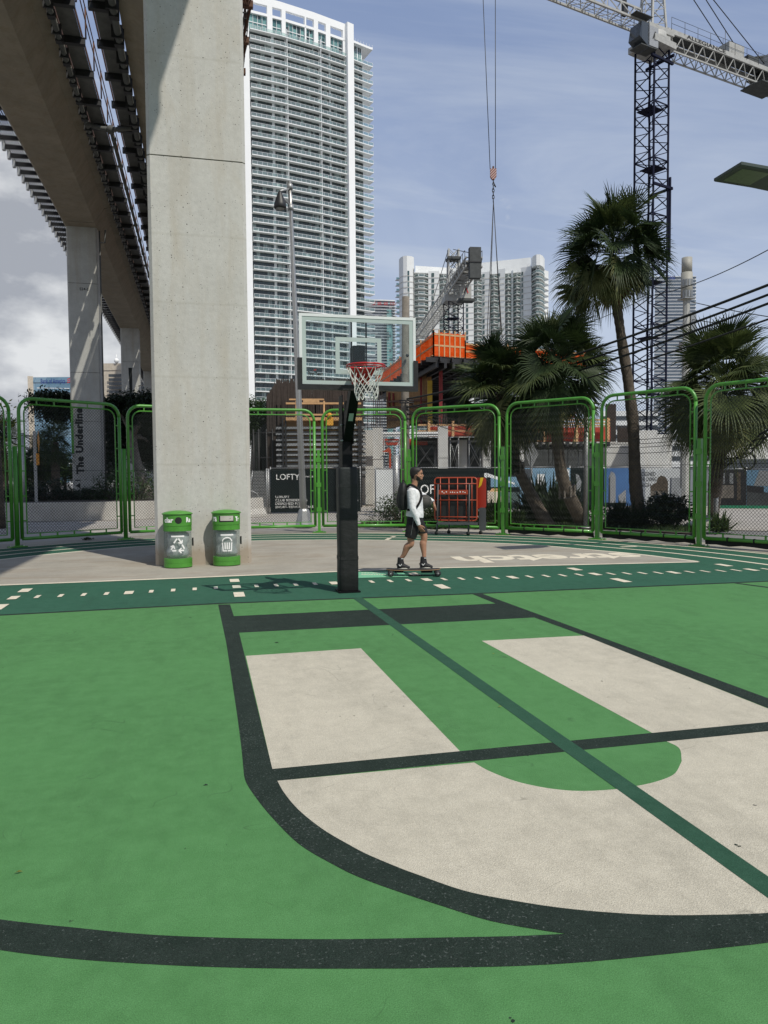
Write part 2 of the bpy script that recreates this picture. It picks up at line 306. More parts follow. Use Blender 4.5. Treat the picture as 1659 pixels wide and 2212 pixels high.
class MB:
    def __init__(s): s.v = []; s.f = []; s.m = []; s.mats = []; s.mi = 0; s.sm = []; s.smooth = False
    def use(s, name, smooth=None):
        m = MATS[name]
        if m not in s.mats: s.mats.append(m)
        s.mi = s.mats.index(m)
        if smooth is not None: s.smooth = smooth
        return s
    def add(s, vs, fs):
        o = len(s.v); s.v += [tuple(v) for v in vs]
        for f in fs: s.f.append(tuple(i+o for i in f)); s.m.append(s.mi); s.sm.append(s.smooth)
        return s
    def quad(s, a, b, c, d): return s.add([a, b, c, d], [(0, 1, 2, 3)])
    def obox(s, o, ax, ay, az):
        """box from corner o with edge vectors"""
        o, ax, ay, az = V(o), V(ax), V(ay), V(az)
        p = [o, o+ax, o+ax+ay, o+ay]; p += [q+az for q in p]
        if ax.cross(ay).dot(az) < 0: fs = [(0, 1, 2, 3), (7, 6, 5, 4), (4, 5, 1, 0), (5, 6, 2, 1), (6, 7, 3, 2), (7, 4, 0, 3)]
        else: fs = [(3, 2, 1, 0), (4, 5, 6, 7), (0, 1, 5, 4), (1, 2, 6, 5), (2, 3, 7, 6), (3, 0, 4, 7)]
        return s.add(p, fs)
    def box(s, x0, x1, y0, y1, z0, z1): return s.obox((x0, y0, z0), (x1-x0, 0, 0), (0, y1-y0, 0), (0, 0, z1-z0))
    def cbox(s, c, sx, sy, sz, rz=0):
        a = V((math.cos(rz), math.sin(rz), 0))*sx; b = V((-math.sin(rz), math.cos(rz), 0))*sy
        return s.obox(V(c)-a/2-b/2-V((0, 0, sz/2)), a, b, (0, 0, sz))
    def beam(s, p, q, w, h=None, up=(0, 0, 1)):
        p, q = V(p), V(q); h = h or w; d = (q-p); u = V(up)
        if abs(d.normalized().dot(u)) > .98: u = V((1, 0, 0))
        a = d.cross(u).normalized()*w; b = a.cross(d).normalized()*h
        return s.obox(p-a/2-b/2, d, a, b)
    def tube(s, pts, r, n=8, cap=True, closed=False):
        pts = [V(p) for p in pts]; k = len(pts); rs = r if isinstance(r, (list, tuple)) else [r]*k
        vs = []; prev = None
        for i, p in enumerate(pts):
            if closed: t = (pts[(i+1) % k]-pts[i-1])
            else: t = (pts[min(i+1, k-1)]-pts[max(i-1, 0)])
            t.normalize()
            if prev is None:
                a = t.cross(V((0, 0, 1)))
                if a.length < .1: a = t.cross(V((1, 0, 0)))
            else: a = prev - t*prev.dot(t)
            a.normalize(); prev = a; b = t.cross(a)
            for j in range(n):
                an = 2*math.pi*j/n; vs.append(p+(a*math.cos(an)+b*math.sin(an))*rs[i])
        fs = []
        for i in range(k if closed else k-1):
            i2 = (i+1) % k
            for j in range(n): fs.append((i*n+j, i*n+(j+1) % n, i2*n+(j+1) % n, i2*n+j))
        if cap and not closed: fs += [tuple(range(n-1, -1, -1)), tuple((k-1)*n+j for j in range(n))]
        return s.add(vs, fs)
    def rings(s, rings, cap=True):
        n = len(rings[0]); vs = [p for r in rings for p in r]; fs = []
        for i in range(len(rings)-1):
            for j in range(n): fs.append((i*n+j, i*n+(j+1) % n, (i+1)*n+(j+1) % n, (i+1)*n+j))
        if cap: fs += [tuple(range(n-1, -1, -1)), tuple((len(rings)-1)*n+j for j in range(n))]
        return s.add(vs, fs)
    def prism(s, poly, z0, z1):
        """vertical prism over an XY polygon (counter-clockwise)"""
        n = len(poly); ar = sum(poly[i][0]*poly[(i+1) % n][1]-poly[(i+1) % n][0]*poly[i][1] for i in range(n))
        if ar < 0: poly = list(poly)[::-1]
        vs = [(p[0], p[1], z0) for p in poly]+[(p[0], p[1], z1) for p in poly]
        fs = [tuple(range(n-1, -1, -1)), tuple(range(n, 2*n))]+[(i, (i+1) % n, n+(i+1) % n, n+i) for i in range(n)]
        return s.add(vs, fs)
    def sphere(s, c, r, nu=12, nv=8, sc=(1, 1, 1)):
        vs = [V((c[0], c[1], c[2]-r*sc[2]))]; fs = []
        for i in range(1, nv):
            a = -math.pi/2+math.pi*i/nv
            for j in range(nu): b = 2*math.pi*j/nu; vs.append(V((c[0]+r*sc[0]*math.cos(a)*math.cos(b), c[1]+r*sc[1]*math.cos(a)*math.sin(b), c[2]+r*sc[2]*math.sin(a))))
        vs.append(V((c[0], c[1], c[2]+r*sc[2]))); t = len(vs)-1
        for j in range(nu):
            k = (j+1) % nu; fs.append((0, 1+k, 1+j)); fs.append((t, t-nu+j, t-nu+k))
            for i in range(nv-2): a = 1+i*nu; fs.append((a+j, a+k, a+nu+k, a+nu+j))
        return s.add(vs, fs)
    def mesh(s, name):
        me = bpy.data.meshes.new(name); me.from_pydata(s.v, [], s.f)
        for m in s.mats: me.materials.append(m)
        me.polygons.foreach_set('material_index', s.m); me.polygons.foreach_set('use_smooth', s.sm); me.update(); return me
    def build(s, name, parent=None, **kw):
        o = bpy.data.objects.new(name, s.mesh(name)); COL.objects.link(o)
        if parent: attach(o, parent)
        tag(o, **kw); return o
def attach(o, parent):
    """parent while keeping o's geometry where it was built"""
    o.parent = parent; o.matrix_parent_inverse = root_inv(parent)
def wmat(o):
    b = Matrix.Translation(o.location) @ o.rotation_euler.to_matrix().to_4x4()
    return wmat(o.parent) @ o.matrix_parent_inverse @ b if o.parent else b
def root_inv(p): return wmat(p).inverted()
def tag(o, label=None, cat=None, group=None, kind=None):
    if label: o['label'] = label
    if cat: o['category'] = cat
    if group: o['group'] = group
    if kind: o['kind'] = kind
    return o
def empty(name, loc, label, cat, group=None):
    o = bpy.data.objects.new(name, None); COL.objects.link(o); o.location = V(loc); o.empty_display_size = .2
    return tag(o, label, cat, group)
def local(o, parent):
    """parent with identity inverse: geometry is in the parent's own space"""
    o.parent = parent; return o
def copy_thing(root, loc, rz=0, label=None, group=None):
    r = root.copy(); COL.objects.link(r); r.location = V(loc); r.rotation_euler = (0, 0, rz)
    if label: r['label'] = label
    if group: r['group'] = group
    for ch in list(root.children):
        c = ch.copy(); COL.objects.link(c); c.parent = r
        for g in list(ch.children):
            d = g.copy(); COL.objects.link(d); d.parent = c
    return r
def text_mesh(name, s, material, origin, right, up, width=None, height=None, parent=None, extrude=.0, offset=0.0, space=1.0, align='LEFT', sx=1.0):
    """lettering converted to mesh, laid on the plane (right, up); width / height in metres"""
    cu = bpy.data.curves.new(name, 'FONT'); cu.body = s; cu.size = 1; cu.offset = offset; cu.extrude = 0; cu.space_character = space; cu.resolution_u = 3; cu.align_x = 'LEFT'
    ob = bpy.data.objects.new(name, cu); COL.objects.link(ob); bpy.context.view_layer.update()
    dg = bpy.context.evaluated_depsgraph_get(); me = bpy.data.meshes.new_from_object(ob.evaluated_get(dg)); bpy.data.objects.remove(ob)
    xs = [v.co.x for v in me.vertices]; ys = [v.co.y for v in me.vertices]
    if not xs: return None
    x0, x1, y0, y1 = min(xs), max(xs), min(ys), max(ys)
    if width and height: kx = width/(x1-x0); ky = height/(y1-y0)
    elif width: kx = ky = width/(x1-x0)
    else: kx = ky = height/(y1-y0)
    right = V(right).normalized(); up = V(up).normalized(); nn = right.cross(up)
    for v in me.vertices: v.co = V(origin)+right*((v.co.x-x0)*kx)+up*((v.co.y-y0)*ky)+nn*.003
    me.materials.clear(); me.materials.append(MATS[material])
    o = bpy.data.objects.new(name, me); COL.objects.link(o)
    if parent: attach(o, parent)
    return o
mat('girder_dark', (.085, .087, .082), .8, var=.3, vs=2)
# ------------------------------------------------------------------ ground and painted court
ZK = .22   # paint films are about a millimetre thick
def sheet(name, poly, z, material, lift=0.0, label=None, kind='structure'):
    """flat painted area: triangulated polygon sitting z above the ground"""
    cl = []
    for p in poly:
        if not cl or (V((p[0], p[1], 0))-cl[-1]).length > .004: cl.append(V((p[0], p[1], 0)))
    if (cl[0]-cl[-1]).length < .004: cl.pop()
    from mathutils.geometry import tessellate_polygon
    tr = tessellate_polygon([cl]); fs = []
    for t in tr:
        a, b, c = (cl[i] for i in t); fs.append(t if (b-a).cross(c-a).z > 0 else t[::-1])
    z = z*ZK if z > 0 else z
    me = bpy.data.meshes.new(name); me.from_pydata([(p.x, p.y, z) for p in cl], [], fs)
    me.materials.append(MATS[material])
    o = bpy.data.objects.new(name, me); COL.objects.link(o); tag(o, label, kind=kind); return o
def gp(lst): return [G(x, y) for x, y in lst]
def smooth(pts, n=6):
    """Catmull-Rom through ground points"""
    P = [pts[0]*2-pts[1]]+list(pts)+[pts[-1]*2-pts[-2]]; out = []
    for i in range(1, len(P)-2):
        a, b, c, d = P[i-1], P[i], P[i+1], P[i+2]
        for k in range(n):
            t = k/n; out.append(.5*((2*b)+(c-a)*t+(2*a-5*b+4*c-d)*t*t+(3*b-a-3*c+d)*t**3))
    out.append(P[-2]); return out
def strip(name, line, w, z, material, side=0, **kw):
    """band of width w along a ground polyline; side 0 centred, 1 to its left"""
    L_, R_ = [], []
    z = z*ZK if z > 0 else z
    for i, p in enumerate(line):
        t = (line[min(i+1, len(line)-1)]-line[max(i-1, 0)]).normalized(); n = V((-t.y, t.x, 0))
        a = w/2 if side == 0 else (w if side > 0 else 0); b = w/2 if side == 0 else (0 if side > 0 else w)
        L_.append(p+n*a); R_.append(p-n*b)
    m = MB().use(material); k = len(line)
    vs = [(p.x, p.y, z) for p in L_]+[(p.x, p.y, z) for p in R_]
    m.add(vs, [(i+1, i, k+i, k+i+1) for i in range(k-1)]); return m.build(name, **kw)
def offset(line, d):
    out = []
    for i, p in enumerate(line):
        t = (line[min(i+1, len(line)-1)]-line[max(i-1, 0)]).normalized(); out.append(p+V((-t.y, t.x, 0))*d)
    return out

# far ground: one sheet to the horizon
g = MB().use('asphalt'); g.quad((-1500, -300, -.03), (1800, -300, -.03), (1800, 3000, -.03), (-1500, 3000, -.03)); g.build('ground', kind='structure')

# lane curve behind the plaza (inner edge), left to right
C1 = smooth(gp([(0, 1209), (143, 1193.6), (322, 1179), (541.7, 1168.4), (700, 1166), (795, 1166.3), (967, 1169.4), (1055, 1172.5), (1159.5, 1177.7), (1263.6, 1186.6), (1368, 1196), (1461.5, 1207), (1508, 1213)]), 8)
t0 = (C1[0]-C1[1]).normalized(); t1 = (C1[-1]-C1[-2]).normalized()
def arc_ext(p, t, turn, n, step):
    out = []
    for i in range(n):
        a = turn; t = V((t.x*math.cos(a)-t.y*math.sin(a), t.x*math.sin(a)+t.y*math.cos(a), 0)); p = p+t*step; out.append(p)
    return out
CL = arc_ext(C1[0], t0, .06, 14, .8)[::-1]; CR = arc_ext(C1[-1], t1, -.045, 16, .8)
LINE = CL+C1+CR                     # whole inner lane edge
BASE_Y = 10.06                      # baseline of the court (world Y)
court_back = [G(-400, 1347), G(0, 1329), G(471, 1304), G(1013.6, 1283), G(1597, 1258.5), G(2200, 1231)]
# concrete pavement beyond the lanes and under everything
OUT = offset(LINE, 3.6)
sheet('pavement', [V((-30, -20, 0)), V((30, -20, 0))]+[p for p in OUT[::-1]]+[], -.008, 'plaza_concrete')
# teal lanes
LANE = offset(LINE, 2.45)
sheet('track_ground', [V((LANE[0].x, -18, 0)), V((LANE[-1].x, -18, 0))]+LANE[::-1], -.004, 'track_teal')
for k, d in enumerate((.78, 1.55, 2.3)):
    strip('lane_ground_line', offset(LINE, d), .10, 0.0, 'cream_line', kind='structure')
# start marks across the lanes
for (a, b) in (((1516/1, 0), None),): pass
for x0, y0, x1, y1 in ((1341, 1181.5, 1375, 1180), (1432, 1177.5, 1472, 1175.5), (835, 1166, 842, 1162.5), (846, 1160.5, 852, 1158.5)):
    a, b = G(x0, y0), G(x1, y1); strip('lane_ground_markings', [a, b], .12, .001, 'cream_line', kind='structure')
# court green
front = [V((LANE[-1].x-1, -18, 0)), V((LANE[0].x+1, -18, 0))]
sheet('court_ground', court_back+[V((16, 8.5, 0)), V((16, -18, 0)), V((-12, -18, 0)), V((-12, court_back[0].y, 0))], .002, 'court_green')
strip('base_ground_line', court_back, .085, .006, 'line_dark', kind='structure')
# plaza (grey) behind the track straight
PB = [(0, 1264), (360, 1250), (729, 1234.5), (946, 1226.7), (1508.4, 1213.7)]
pl = gp(PB); ext = pl[0]+(pl[0]-pl[1]).normalized()*9
sheet('plaza_ground', [ext]+pl+C1[::-1]+[p for p in CL[::-1]][:12], .002, 'plaza_concrete')
strip('plaza_ground_line', [ext]+pl, .11, .006, 'cream_line', kind='structure')
strip('plaza_ground_line', CL[2:]+C1, .10, .006, 'cream_line', kind='structure')
# ruler of dashes on the track: four small then one large, every ten a cross pair
A_, B_ = G(29.7, 1291), G(1623, 1230.6); N_ = 40
anc = {0: G(29.7, 1291), 5: G(278.5, 1280), 10: G(511, 1267.2), 20: G(921.5, 1252), 25: G(1107, 1247), 30: G(1285.5, 1240), 35: G(1455, 1236.6), 40: G(1623, 1230.6)}
ks = sorted(anc); dm = MB().use('cream_line')
def anchor(i):
    if i <= 0: return anc[0]+(anc[0]-anc[5])*(-i/5)
    for a, b in zip(ks, ks[1:]):
        if a <= i <= b: return anc[a].lerp(anc[b], (i-a)/(b-a))
    return anc[40]+(anc[40]-anc[35])*((i-40)/5)
for i in range(-9, 50):
    p = anchor(i); big = i % 5 == 0; w = .125 if big else .062; l = .30 if big else .26
    dm.quad((p.x-w/2, p.y-l/2, .007*ZK), (p.x+w/2, p.y-l/2, .007*ZK), (p.x+w/2, p.y+l/2, .007*ZK), (p.x-w/2, p.y+l/2, .007*ZK))
    if i % 10 == 0:
        for s_, ll in ((-.80, .44), (.72, .36)):
            q = p+V((0, s_, 0)); dm.quad((q.x-.075, q.y-ll/2, .007*ZK), (q.x+.075, q.y-ll/2, .007*ZK), (q.x+.075, q.y+ll/2, .007*ZK), (q.x-.075, q.y+ll/2, .007*ZK))
dm.build('track_ground_markings', kind='structure')
sheet('mint_ground', gp([(757, 1236), (868, 1234.6), (883, 1246), (757, 1249)]), .0105, 'mint_paint')
mw = MB().use('cream_line'); rr = random.Random(5)
for row, (ya, yb) in enumerate(((1238.6, 1237.6), (1242.2, 1241.2))):
    x = 781
    while x < 842:
        w = rr.uniform(2.5, 5.5); a, b = G(x, ya), G(x+w, ya-.3); c, d = G(x+w-1, yb-.3), G(x-1, yb)
        mw.quad(*[(p.x, p.y, .013*ZK) for p in (a, b, c, d)]); x += w+rr.uniform(.8, 2)
mw.build('mint_ground_markings', kind='structure')

# key, arcs and lines of the basketball court
sheet('beige_ground', gp([(531, 1417), (779.6, 1400.6), (995.4, 1625), (588.5, 1662)]), .006, 'beige_paint')
sheet('beige_ground', gp([(1040.7, 1384.5), (1261, 1373), (1659, 1530), (1800, 1586), (1800, 1558), (1409.5, 1584)]) if False else gp([(1040.7, 1384.5), (1261, 1373), (1659, 1531), (1723, 1556), (1409.5, 1584)]), .006, 'beige_paint')
ring_in = [(599, 1687), (614.5, 1714), (646, 1751), (698, 1792.5), (755, 1826), (795, 1847), (864, 1876), (899, 1889), (1003, 1925), (1107, 1946), (1211.5, 1962), (1315.7, 1972), (1420, 1977.4), (1524, 1977.4), (1659, 1973), (1790, 1958), (1930, 1925), (2040, 1880)]
u_green = [(1024, 1647.5), (1055, 1665), (1107, 1685.7), (1159.5, 1698.7), (1211.6, 1706.5), (1263.6, 1709), (1326, 1705.5), (1373, 1698.7), (1420, 1688), (1456, 1672.7), (1470.5, 1649), (1472, 1639.7), (1466.8, 1616), (1438, 1600.7)]
ug = smooth(gp(u_green), 5); ri = smooth(gp(ring_in), 5)
sheet('beige_ground', [G(599, 1687)]+ug+[G(1659, 1580), G(1800, 1567), G(2000, 1700)]+ri[::-1][:-1], .006, 'beige_paint')
ring_out = [(471.3, 1306.4), (489.5, 1392), (513, 1548.5), (522, 1618), (526, 1665), (532, 1691), (552, 1722), (583, 1761), (646, 1824), (729, 1873), (781, 1897.7), (864, 1928), (951, 1956.5), (1055, 1989), (1159.5, 2008.6), (1222, 2018)]
ring_inn = [(497, 1306), (516.6, 1367), (552, 1513), (588.5, 1661.6), (599, 1687)]
arc_up = [(-500, 1905), (-260, 1948), (0, 1986.7), (156, 2004), (312.5, 2019), (468.7, 2026), (625, 2029), (755, 2029.4), (951, 2026), (1107, 2023), (1222, 2018)]
arc_lo = [(-500, 1960), (-260, 2008), (0, 2053), (156, 2072), (312.5, 2083), (468.7, 2090), (625, 2093), (864, 2093), (951, 2091), (1107, 2088), (1263.6, 2079), (1420, 2064), (1576, 2046.6), (1659, 2037), (1850, 2008), (2060, 1960)]
ro = smooth(gp(ring_out[:4]), 2)[:-1]+smooth(gp(ring_out[3:]), 5)
def resample(P, n):
    L_ = [0]
    for p, q in zip(P, P[1:]): L_.append(L_[-1]+(q-p).length)
    out = []; j = 0
    for i in range(n+1):
        s_ = L_[-1]*i/n
        while j < len(P)-2 and L_[j+1] < s_: j += 1
        out.append(P[j].lerp(P[j+1], min(1, (s_-L_[j])/max(1e-9, L_[j+1]-L_[j]))))
    return out
def band(name, A, B, z, material, n=90):
    z *= ZK; A, B = resample(A, n), resample(B, n); m = MB().use(material)
    m.add([(p.x, p.y, z) for p in A]+[(p.x, p.y, z) for p in B], [(i, n+1+i, n+2+i, i+1) for i in range(n)]); return m.build(name, kind='structure')
band('key_ground_line', gp([(471.3, 1306.4), (489.5, 1392), (513, 1548.5), (522, 1618), (526, 1662)]), gp([(497, 1306), (516.6, 1367), (552, 1513), (575, 1608), (588.5, 1662)]), .010, 'line_dark', 20)
band('key_ground_line', [G(526, 1662)]+ro[len(ro)-len(smooth(gp(ring_out[3:]), 5)):][6:]+smooth(gp([(1300, 2026), (1430, 2028), (1659, 2010), (1850, 1985), (2040, 1940)]), 4), [G(588.5, 1662)]+ri, .0102, 'line_dark', 110)
sheet('arc_ground_line', smooth(gp(arc_up), 5)+gp([(1400, 2022), (1659, 2000), (2060, 1945)])+smooth(gp(arc_lo), 5)[::-1], .008, 'line_dark')
sheet('band_ground_line', gp([(500, 1331.3), (1071, 1303.8), (1154, 1334), (510, 1367.3)]), .006, 'line_dark')
sheet('key_ground_line', gp([(1019, 1283), (1039.7, 1282), (1659, 1508.5), (1900, 1597), (1900, 1625), (1659, 1530), (1261, 1373), (1154, 1334), (1071, 1304)]), .0085, 'line_dark')
sheet('cross_ground_line', gp([(585, 1662), (1659, 1560), (1800, 1546), (1800, 1566), (1659, 1580), (594, 1687.5)]), .0095, 'line_dark')
sheet('centre_ground_line', gp([(763, 1293.4), (781, 1290.8), (1659, 1894), (1900, 2059.6), (1900, 2121), (1659, 1941)]), .0115, 'line_teal')
strip('side_ground_line', [G(1590, 1260), G(1659, 1269), G(1990, 1310)], .09, .006, 'line_dark', kind='structure')
# scuffs, chips and litter lying on the court
rs = random.Random(3); sc = MB().use('line_dark')
for (x, y, w) in ((445, 1696, 10), (598, 1388, 9), (411, 1334, 6), (848, 1372, 5), (1598, 1829, 9), (1590, 1826, 7), (765, 1547, 5), (735, 1548, 5), (872, 1526, 5), (806, 1502, 4), (1109, 2207, 8), (1103, 2200, 5), (400, 1834, 3), (489, 1826, 3), (1140, 1633, 5), (1300, 1472, 5)):
    c = G(x, y); n = 9; r = w/FPX*(c-EYE).length*.5
    sc.add([(c.x+r*math.cos(a)*rs.uniform(.4, 1.2), c.y+r*1.0*math.sin(a)*rs.uniform(.3, 1.2), .014*ZK) for a in [2*math.pi*i/n for i in range(n)]], [tuple(range(n))])
sc.build('dirt', kind='stuff')
lf = [((40, 1888), 'yellow_leaf'), ((1080, 1529), 'yellow_leaf'), ((1066, 1414), 'yellow_leaf')]
for k, ((x, y), mm) in enumerate(lf):
    c = G(x, y); m = MB().use(mm); s = .018
    m.add([(c.x-s, c.y, .006), (c.x-s*.3, c.y-s*.35, .012), (c.x+s, c.y+s*.2, .008), (c.x+s*.1, c.y+s*.35, .014)], [(0, 1, 3), (1, 2, 3)])
    m.build('fallen_leaf', label=['curled pale leaf lying on the green paint near the left edge of the court', 'pale leaf on the green strip between the two beige panels, nearer one', 'tiny pale leaf on green paint beside the top corner of the far beige panel'][k], cat='leaf')
# writing on the plaza, upside down from here
o_ = G(1345, 1190); rt = (G(958, 1199)-G(1345, 1190)); 
upv = V((rt.y, -rt.x, 0)) if V((rt.y, -rt.x, 0)).y < 0 else V((-rt.y, rt.x, 0))
st = text_mesh('ground_markings', 'stretch', 'cream_line', G(1352, 1193.5, -.001), rt, upv, width=(G(968, 1201)-G(1352, 1193.5)).length, height=1.25, offset=.035, space=1.02)
st['kind'] = 'structure'
# oil and rust stains round the bins stay in the plaza material; road between fence and hoarding
road_pts = [(-200, 1121), (0, 1120), (300, 1119), (583, 1118), (900, 1115), (1300, 1112), (1659, 1113), (2400, 1113)]
sheet('road', gp([(-600, 1128)])+gp([(x, y-8) for x, y in road_pts])+gp([(2600, 1140), (1659, 1146), (1300, 1139), (900, 1134), (583, 1137), (300, 1141), (0, 1152), (-600, 1170)]), -.012, 'road')
sheet('street_road', [V((-60, 26, 0)), V((60, 16, 0)), V((80, 44, 0)), V((-60, 60, 0))], -.02, 'road')
for ys in (1131, 1126):
    strip('road_markings', gp([(-80, ys+8), (60, ys+5), (250, ys+2)]), .12, -.006, 'white_paint', kind='structure')
# ------------------------------------------------------------------ elevated guideway
def pillar(x0, x1, yf, ztop, joints, label, group, mat_='column_concrete', ch=.07, depth=1.8, lean=.0):
    root = empty('guideway_pillar', ((x0+x1)/2, yf+depth/2, 0), label, 'pillar', group)
    zs = [0]+list(joints)+[ztop]
    for i in range(len(zs)-1):
        a, b = zs[i]+(.022 if i else 0), zs[i+1]-(.0 if i < len(zs)-2 else 0)
        def ring(z):
            e = lean*z/10
            X0, X1, Y0, Y1 = x0+e, x1-e, yf, yf+depth
            return [V((X0+ch, Y0, z)), V((X1-ch, Y0, z)), V((X1, Y0+ch, z)), V((X1, Y1-ch, z)), V((X1-ch, Y1, z)), V((X0+ch, Y1, z)), V((X0, Y1-ch, z)), V((X0, Y0+ch, z))]
        m = MB().use(mat_); m.rings([ring(a), ring(b)]); m.build('shaft', root)
        if i: # recessed joint
            m = MB().use('dark_metal'); m.rings([[V((p.x+(.03 if p.x < (x0+x1)/2 else -.03), p.y+(.03 if p.y < yf+depth/2 else -.03), z)) for p in ring(zs[i])] for z in (zs[i]-.002, zs[i]+.024)]); m.build('joint', root)
    return root
ZS = 17.0; ZF = 18.0
P1 = pillar(-.87, .95, 14.97, ZS, [7.72], 'huge sunlit concrete pillar with a dark joint line, green bins at its foot', 'concrete pillars of the elevated railway', 'pillar_concrete', ch=.06)
LP = [49.5, 81.3, 113.0, 145.0]
labs = ['shaded concrete pillar lettered vertically behind the green fence', 'second concrete pillar along the far track, a dark stain down its face', 'thin distant pillar third along the far track, mostly hidden', 'farthest slim pillar of the far track']
LPO = []
for y, lb in zip(LP[:3], labs): LPO.append(pillar(-7.65, -5.88, y, ZS, [5.2, 8.2, 13.6], lb, 'concrete pillars of the elevated railway', ch=.08))
pillar(-.87, .95, 110, ZS, [7.7], 'distant concrete pillar glimpsed at the edge of the big sunlit pillar', 'concrete pillars of the elevated railway')
# lettering painted on the second pillar
p2 = LPO[0]; yf = 49.5-.006
def onp2(x, y): v = ray(x, y); return EYE + v*((yf-EYE.y)/v.y)
a, b = onp2(182, 1024), onp2(182, 881)
text_mesh('lettering', 'The Underline', 'text_black', a, (0, 0, 1), (-1, 0, 0), width=(b-a).length, height=(onp2(182, 950)-onp2(165, 950)).length, parent=p2, offset=.055, space=1.1)
m = MB().use('fence_green'); q0, q1 = onp2(155, 979), onp2(159.5, 880); m.box(q0.x, q0.x+.14, yf-.01, yf, q0.z, q1.z); m.build('green_stripe', p2)
q = onp2(170, 1055); m = MB().use('text_black'); m.add([(q.x-.18, yf-.01, q.z+.17), (q.x+.10, yf-.01, q.z+.0), (q.x+.10, yf-.01, q.z+.34)], [(0, 1, 2)]); m.box(q.x-.2, q.x+.12, yf-.012, yf, q.z+.46, q.z+.53); m.build('emblem', p2)
q = onp2(172, 627); text_mesh('number_mark', 'S24-S', 'text_black', q, (1, 0, 0), (0, 0, 1), height=.17, parent=p2, offset=.01)
q = V((-6.6, 81.3-.006, 6.3)); m = MB().use('tarp'); m.add([(-6.95, 81.29, 13.0), (-6.6, 81.29, 13.0), (-6.62, 81.29, 8.6), (-6.75, 81.29, 7.4), (-6.85, 81.29, 9.5)], [(0, 4, 3, 2, 1)]); m.build('water_stain', LPO[1])

def girder(cx, sl, sr, fl, fr, label):
    """box girder: soffit, sloping webs, deck flange, parapets; seams where segments meet"""
    root = empty('guideway_girder', (cx, 15, ZS), label, 'girder', 'girders of the elevated railway')
    y0 = -45; segs = [y0, -15, 17, 48.6, 50.4+31, 113.5, 146, 180, 230]
    for ya, yb in zip(segs, segs[1:]):
        prof = [(sl, ZS), (sr, ZS), (sr+.22, ZS+.35), (fr-.45 if fr-.45 > sr+.25 else sr+.3, ZF-.1), (fr, ZF), (fr, ZF+.28), (fl, ZF+.28), (fl, ZF), (fl+.45 if fl+.45 < sl-.25 else sl-.3, ZF-.1), (sl-.22, ZS+.35)]
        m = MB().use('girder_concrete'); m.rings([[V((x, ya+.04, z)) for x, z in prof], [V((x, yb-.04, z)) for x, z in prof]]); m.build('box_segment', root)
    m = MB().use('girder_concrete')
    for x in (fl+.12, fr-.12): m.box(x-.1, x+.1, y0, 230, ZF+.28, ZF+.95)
    m.build('parapet', root)
    return root
gl = girder(-6.77, -7.65, -5.88, -8.15, -4.86, 'long shaded concrete girder of the far track, resting on the lettered pillar')
gr = girder(.04, -.88, .96, -2.45, 1.35, 'concrete girder of the near track seen as a dark edge beside the big pillar')
# pipes and hangers hung along the girders' inner edges
def pipe_run(x, z, r, y0, y1, step, root):
    m = MB().use('girder_dark', True); m.tube([(x, y0, z), (x, y1, z)], r, 8); m.build('pipe', root)
    m = MB().use('dark_metal', False); m.box(x-r*1.7, x+r*1.7, 0, .06, z-r*1.5, z+r*2.2); m.box(x-r*1.3, x+r*1.3, .5, .75, z-r*1.25, z+r*1.2); m.box(x-.02, x+.02, .055, .505, z+r, z+r+.04)
    parts_copy(m.mesh('pipe_hanger'), 'pipe_hanger', root, [(0, y0+step*k, 0) for k in range(int((y1-y0)/step))], 70)
pipe_run(-4.74, ZF-.16, .10, 5, 120, 1.55, gl)
pipe_run(-2.62, ZF-.16, .13, 5, 120, 1.75, gr)
# walkways between the girders: plank panels on dark channel brackets
def walkway(x0, x1, name, label, mat_='dark_metal'):
    root = empty('walkway', ((x0+x1)/2, 15, ZF), label, 'walkway', 'walkways between the tracks')
    m = MB().use('girder_dark'); m.box(x0+.04, x1-.02, .02, 2.35, ZF+.10, ZF+.16); pm = m.mesh('plank')
    br = MB().use('dark_metal'); y = 0
    br.box(x0-.10, x1+.12, y-.06, y+.10, ZF-.14, ZF+.06); br.box(x0-.10, x1+.12, y-.08, y+.12, ZF+.06, ZF+.09); br.box(x0-.10, x1+.12, y-.08, y+.12, ZF-.16, ZF-.13); bm_ = br.mesh('bracket')
    ys = [9.4+2.36*k for k in range(60)]
    parts_copy(pm, 'plank', root, [(0, y, 0) for y in ys]); parts_copy(bm_, 'bracket', root, [(0, y, 0) for y in ys])
    rl = MB().use('rust'); rl.box(x0-.03, x0+.0, 8, 150, ZF+.10, ZF+.28); rl.box(x1, x1+.03, 8, 150, ZF+.10, ZF+.28); rl.build('edge_angle', root); return root
w1 = walkway(-4.66, -4.0, 'walkway', 'dark plank walkway with a thin rusty railing, beside the far track')
w2 = walkway(-3.36, -2.72, 'walkway', 'dark plank walkway without a railing, beside the near track')
m = MB().use('rust', True)
for z in (ZF+.75, ZF+1.25): m.tube([(-3.86, 8, z), (-3.86, 150, z)], .022, 5)
y = 8
while y < 150: m.tube([(-3.86, y, ZF+.1), (-3.86, y, ZF+1.27)], .03, 5); y += 2.27
m.build('railing', w1)
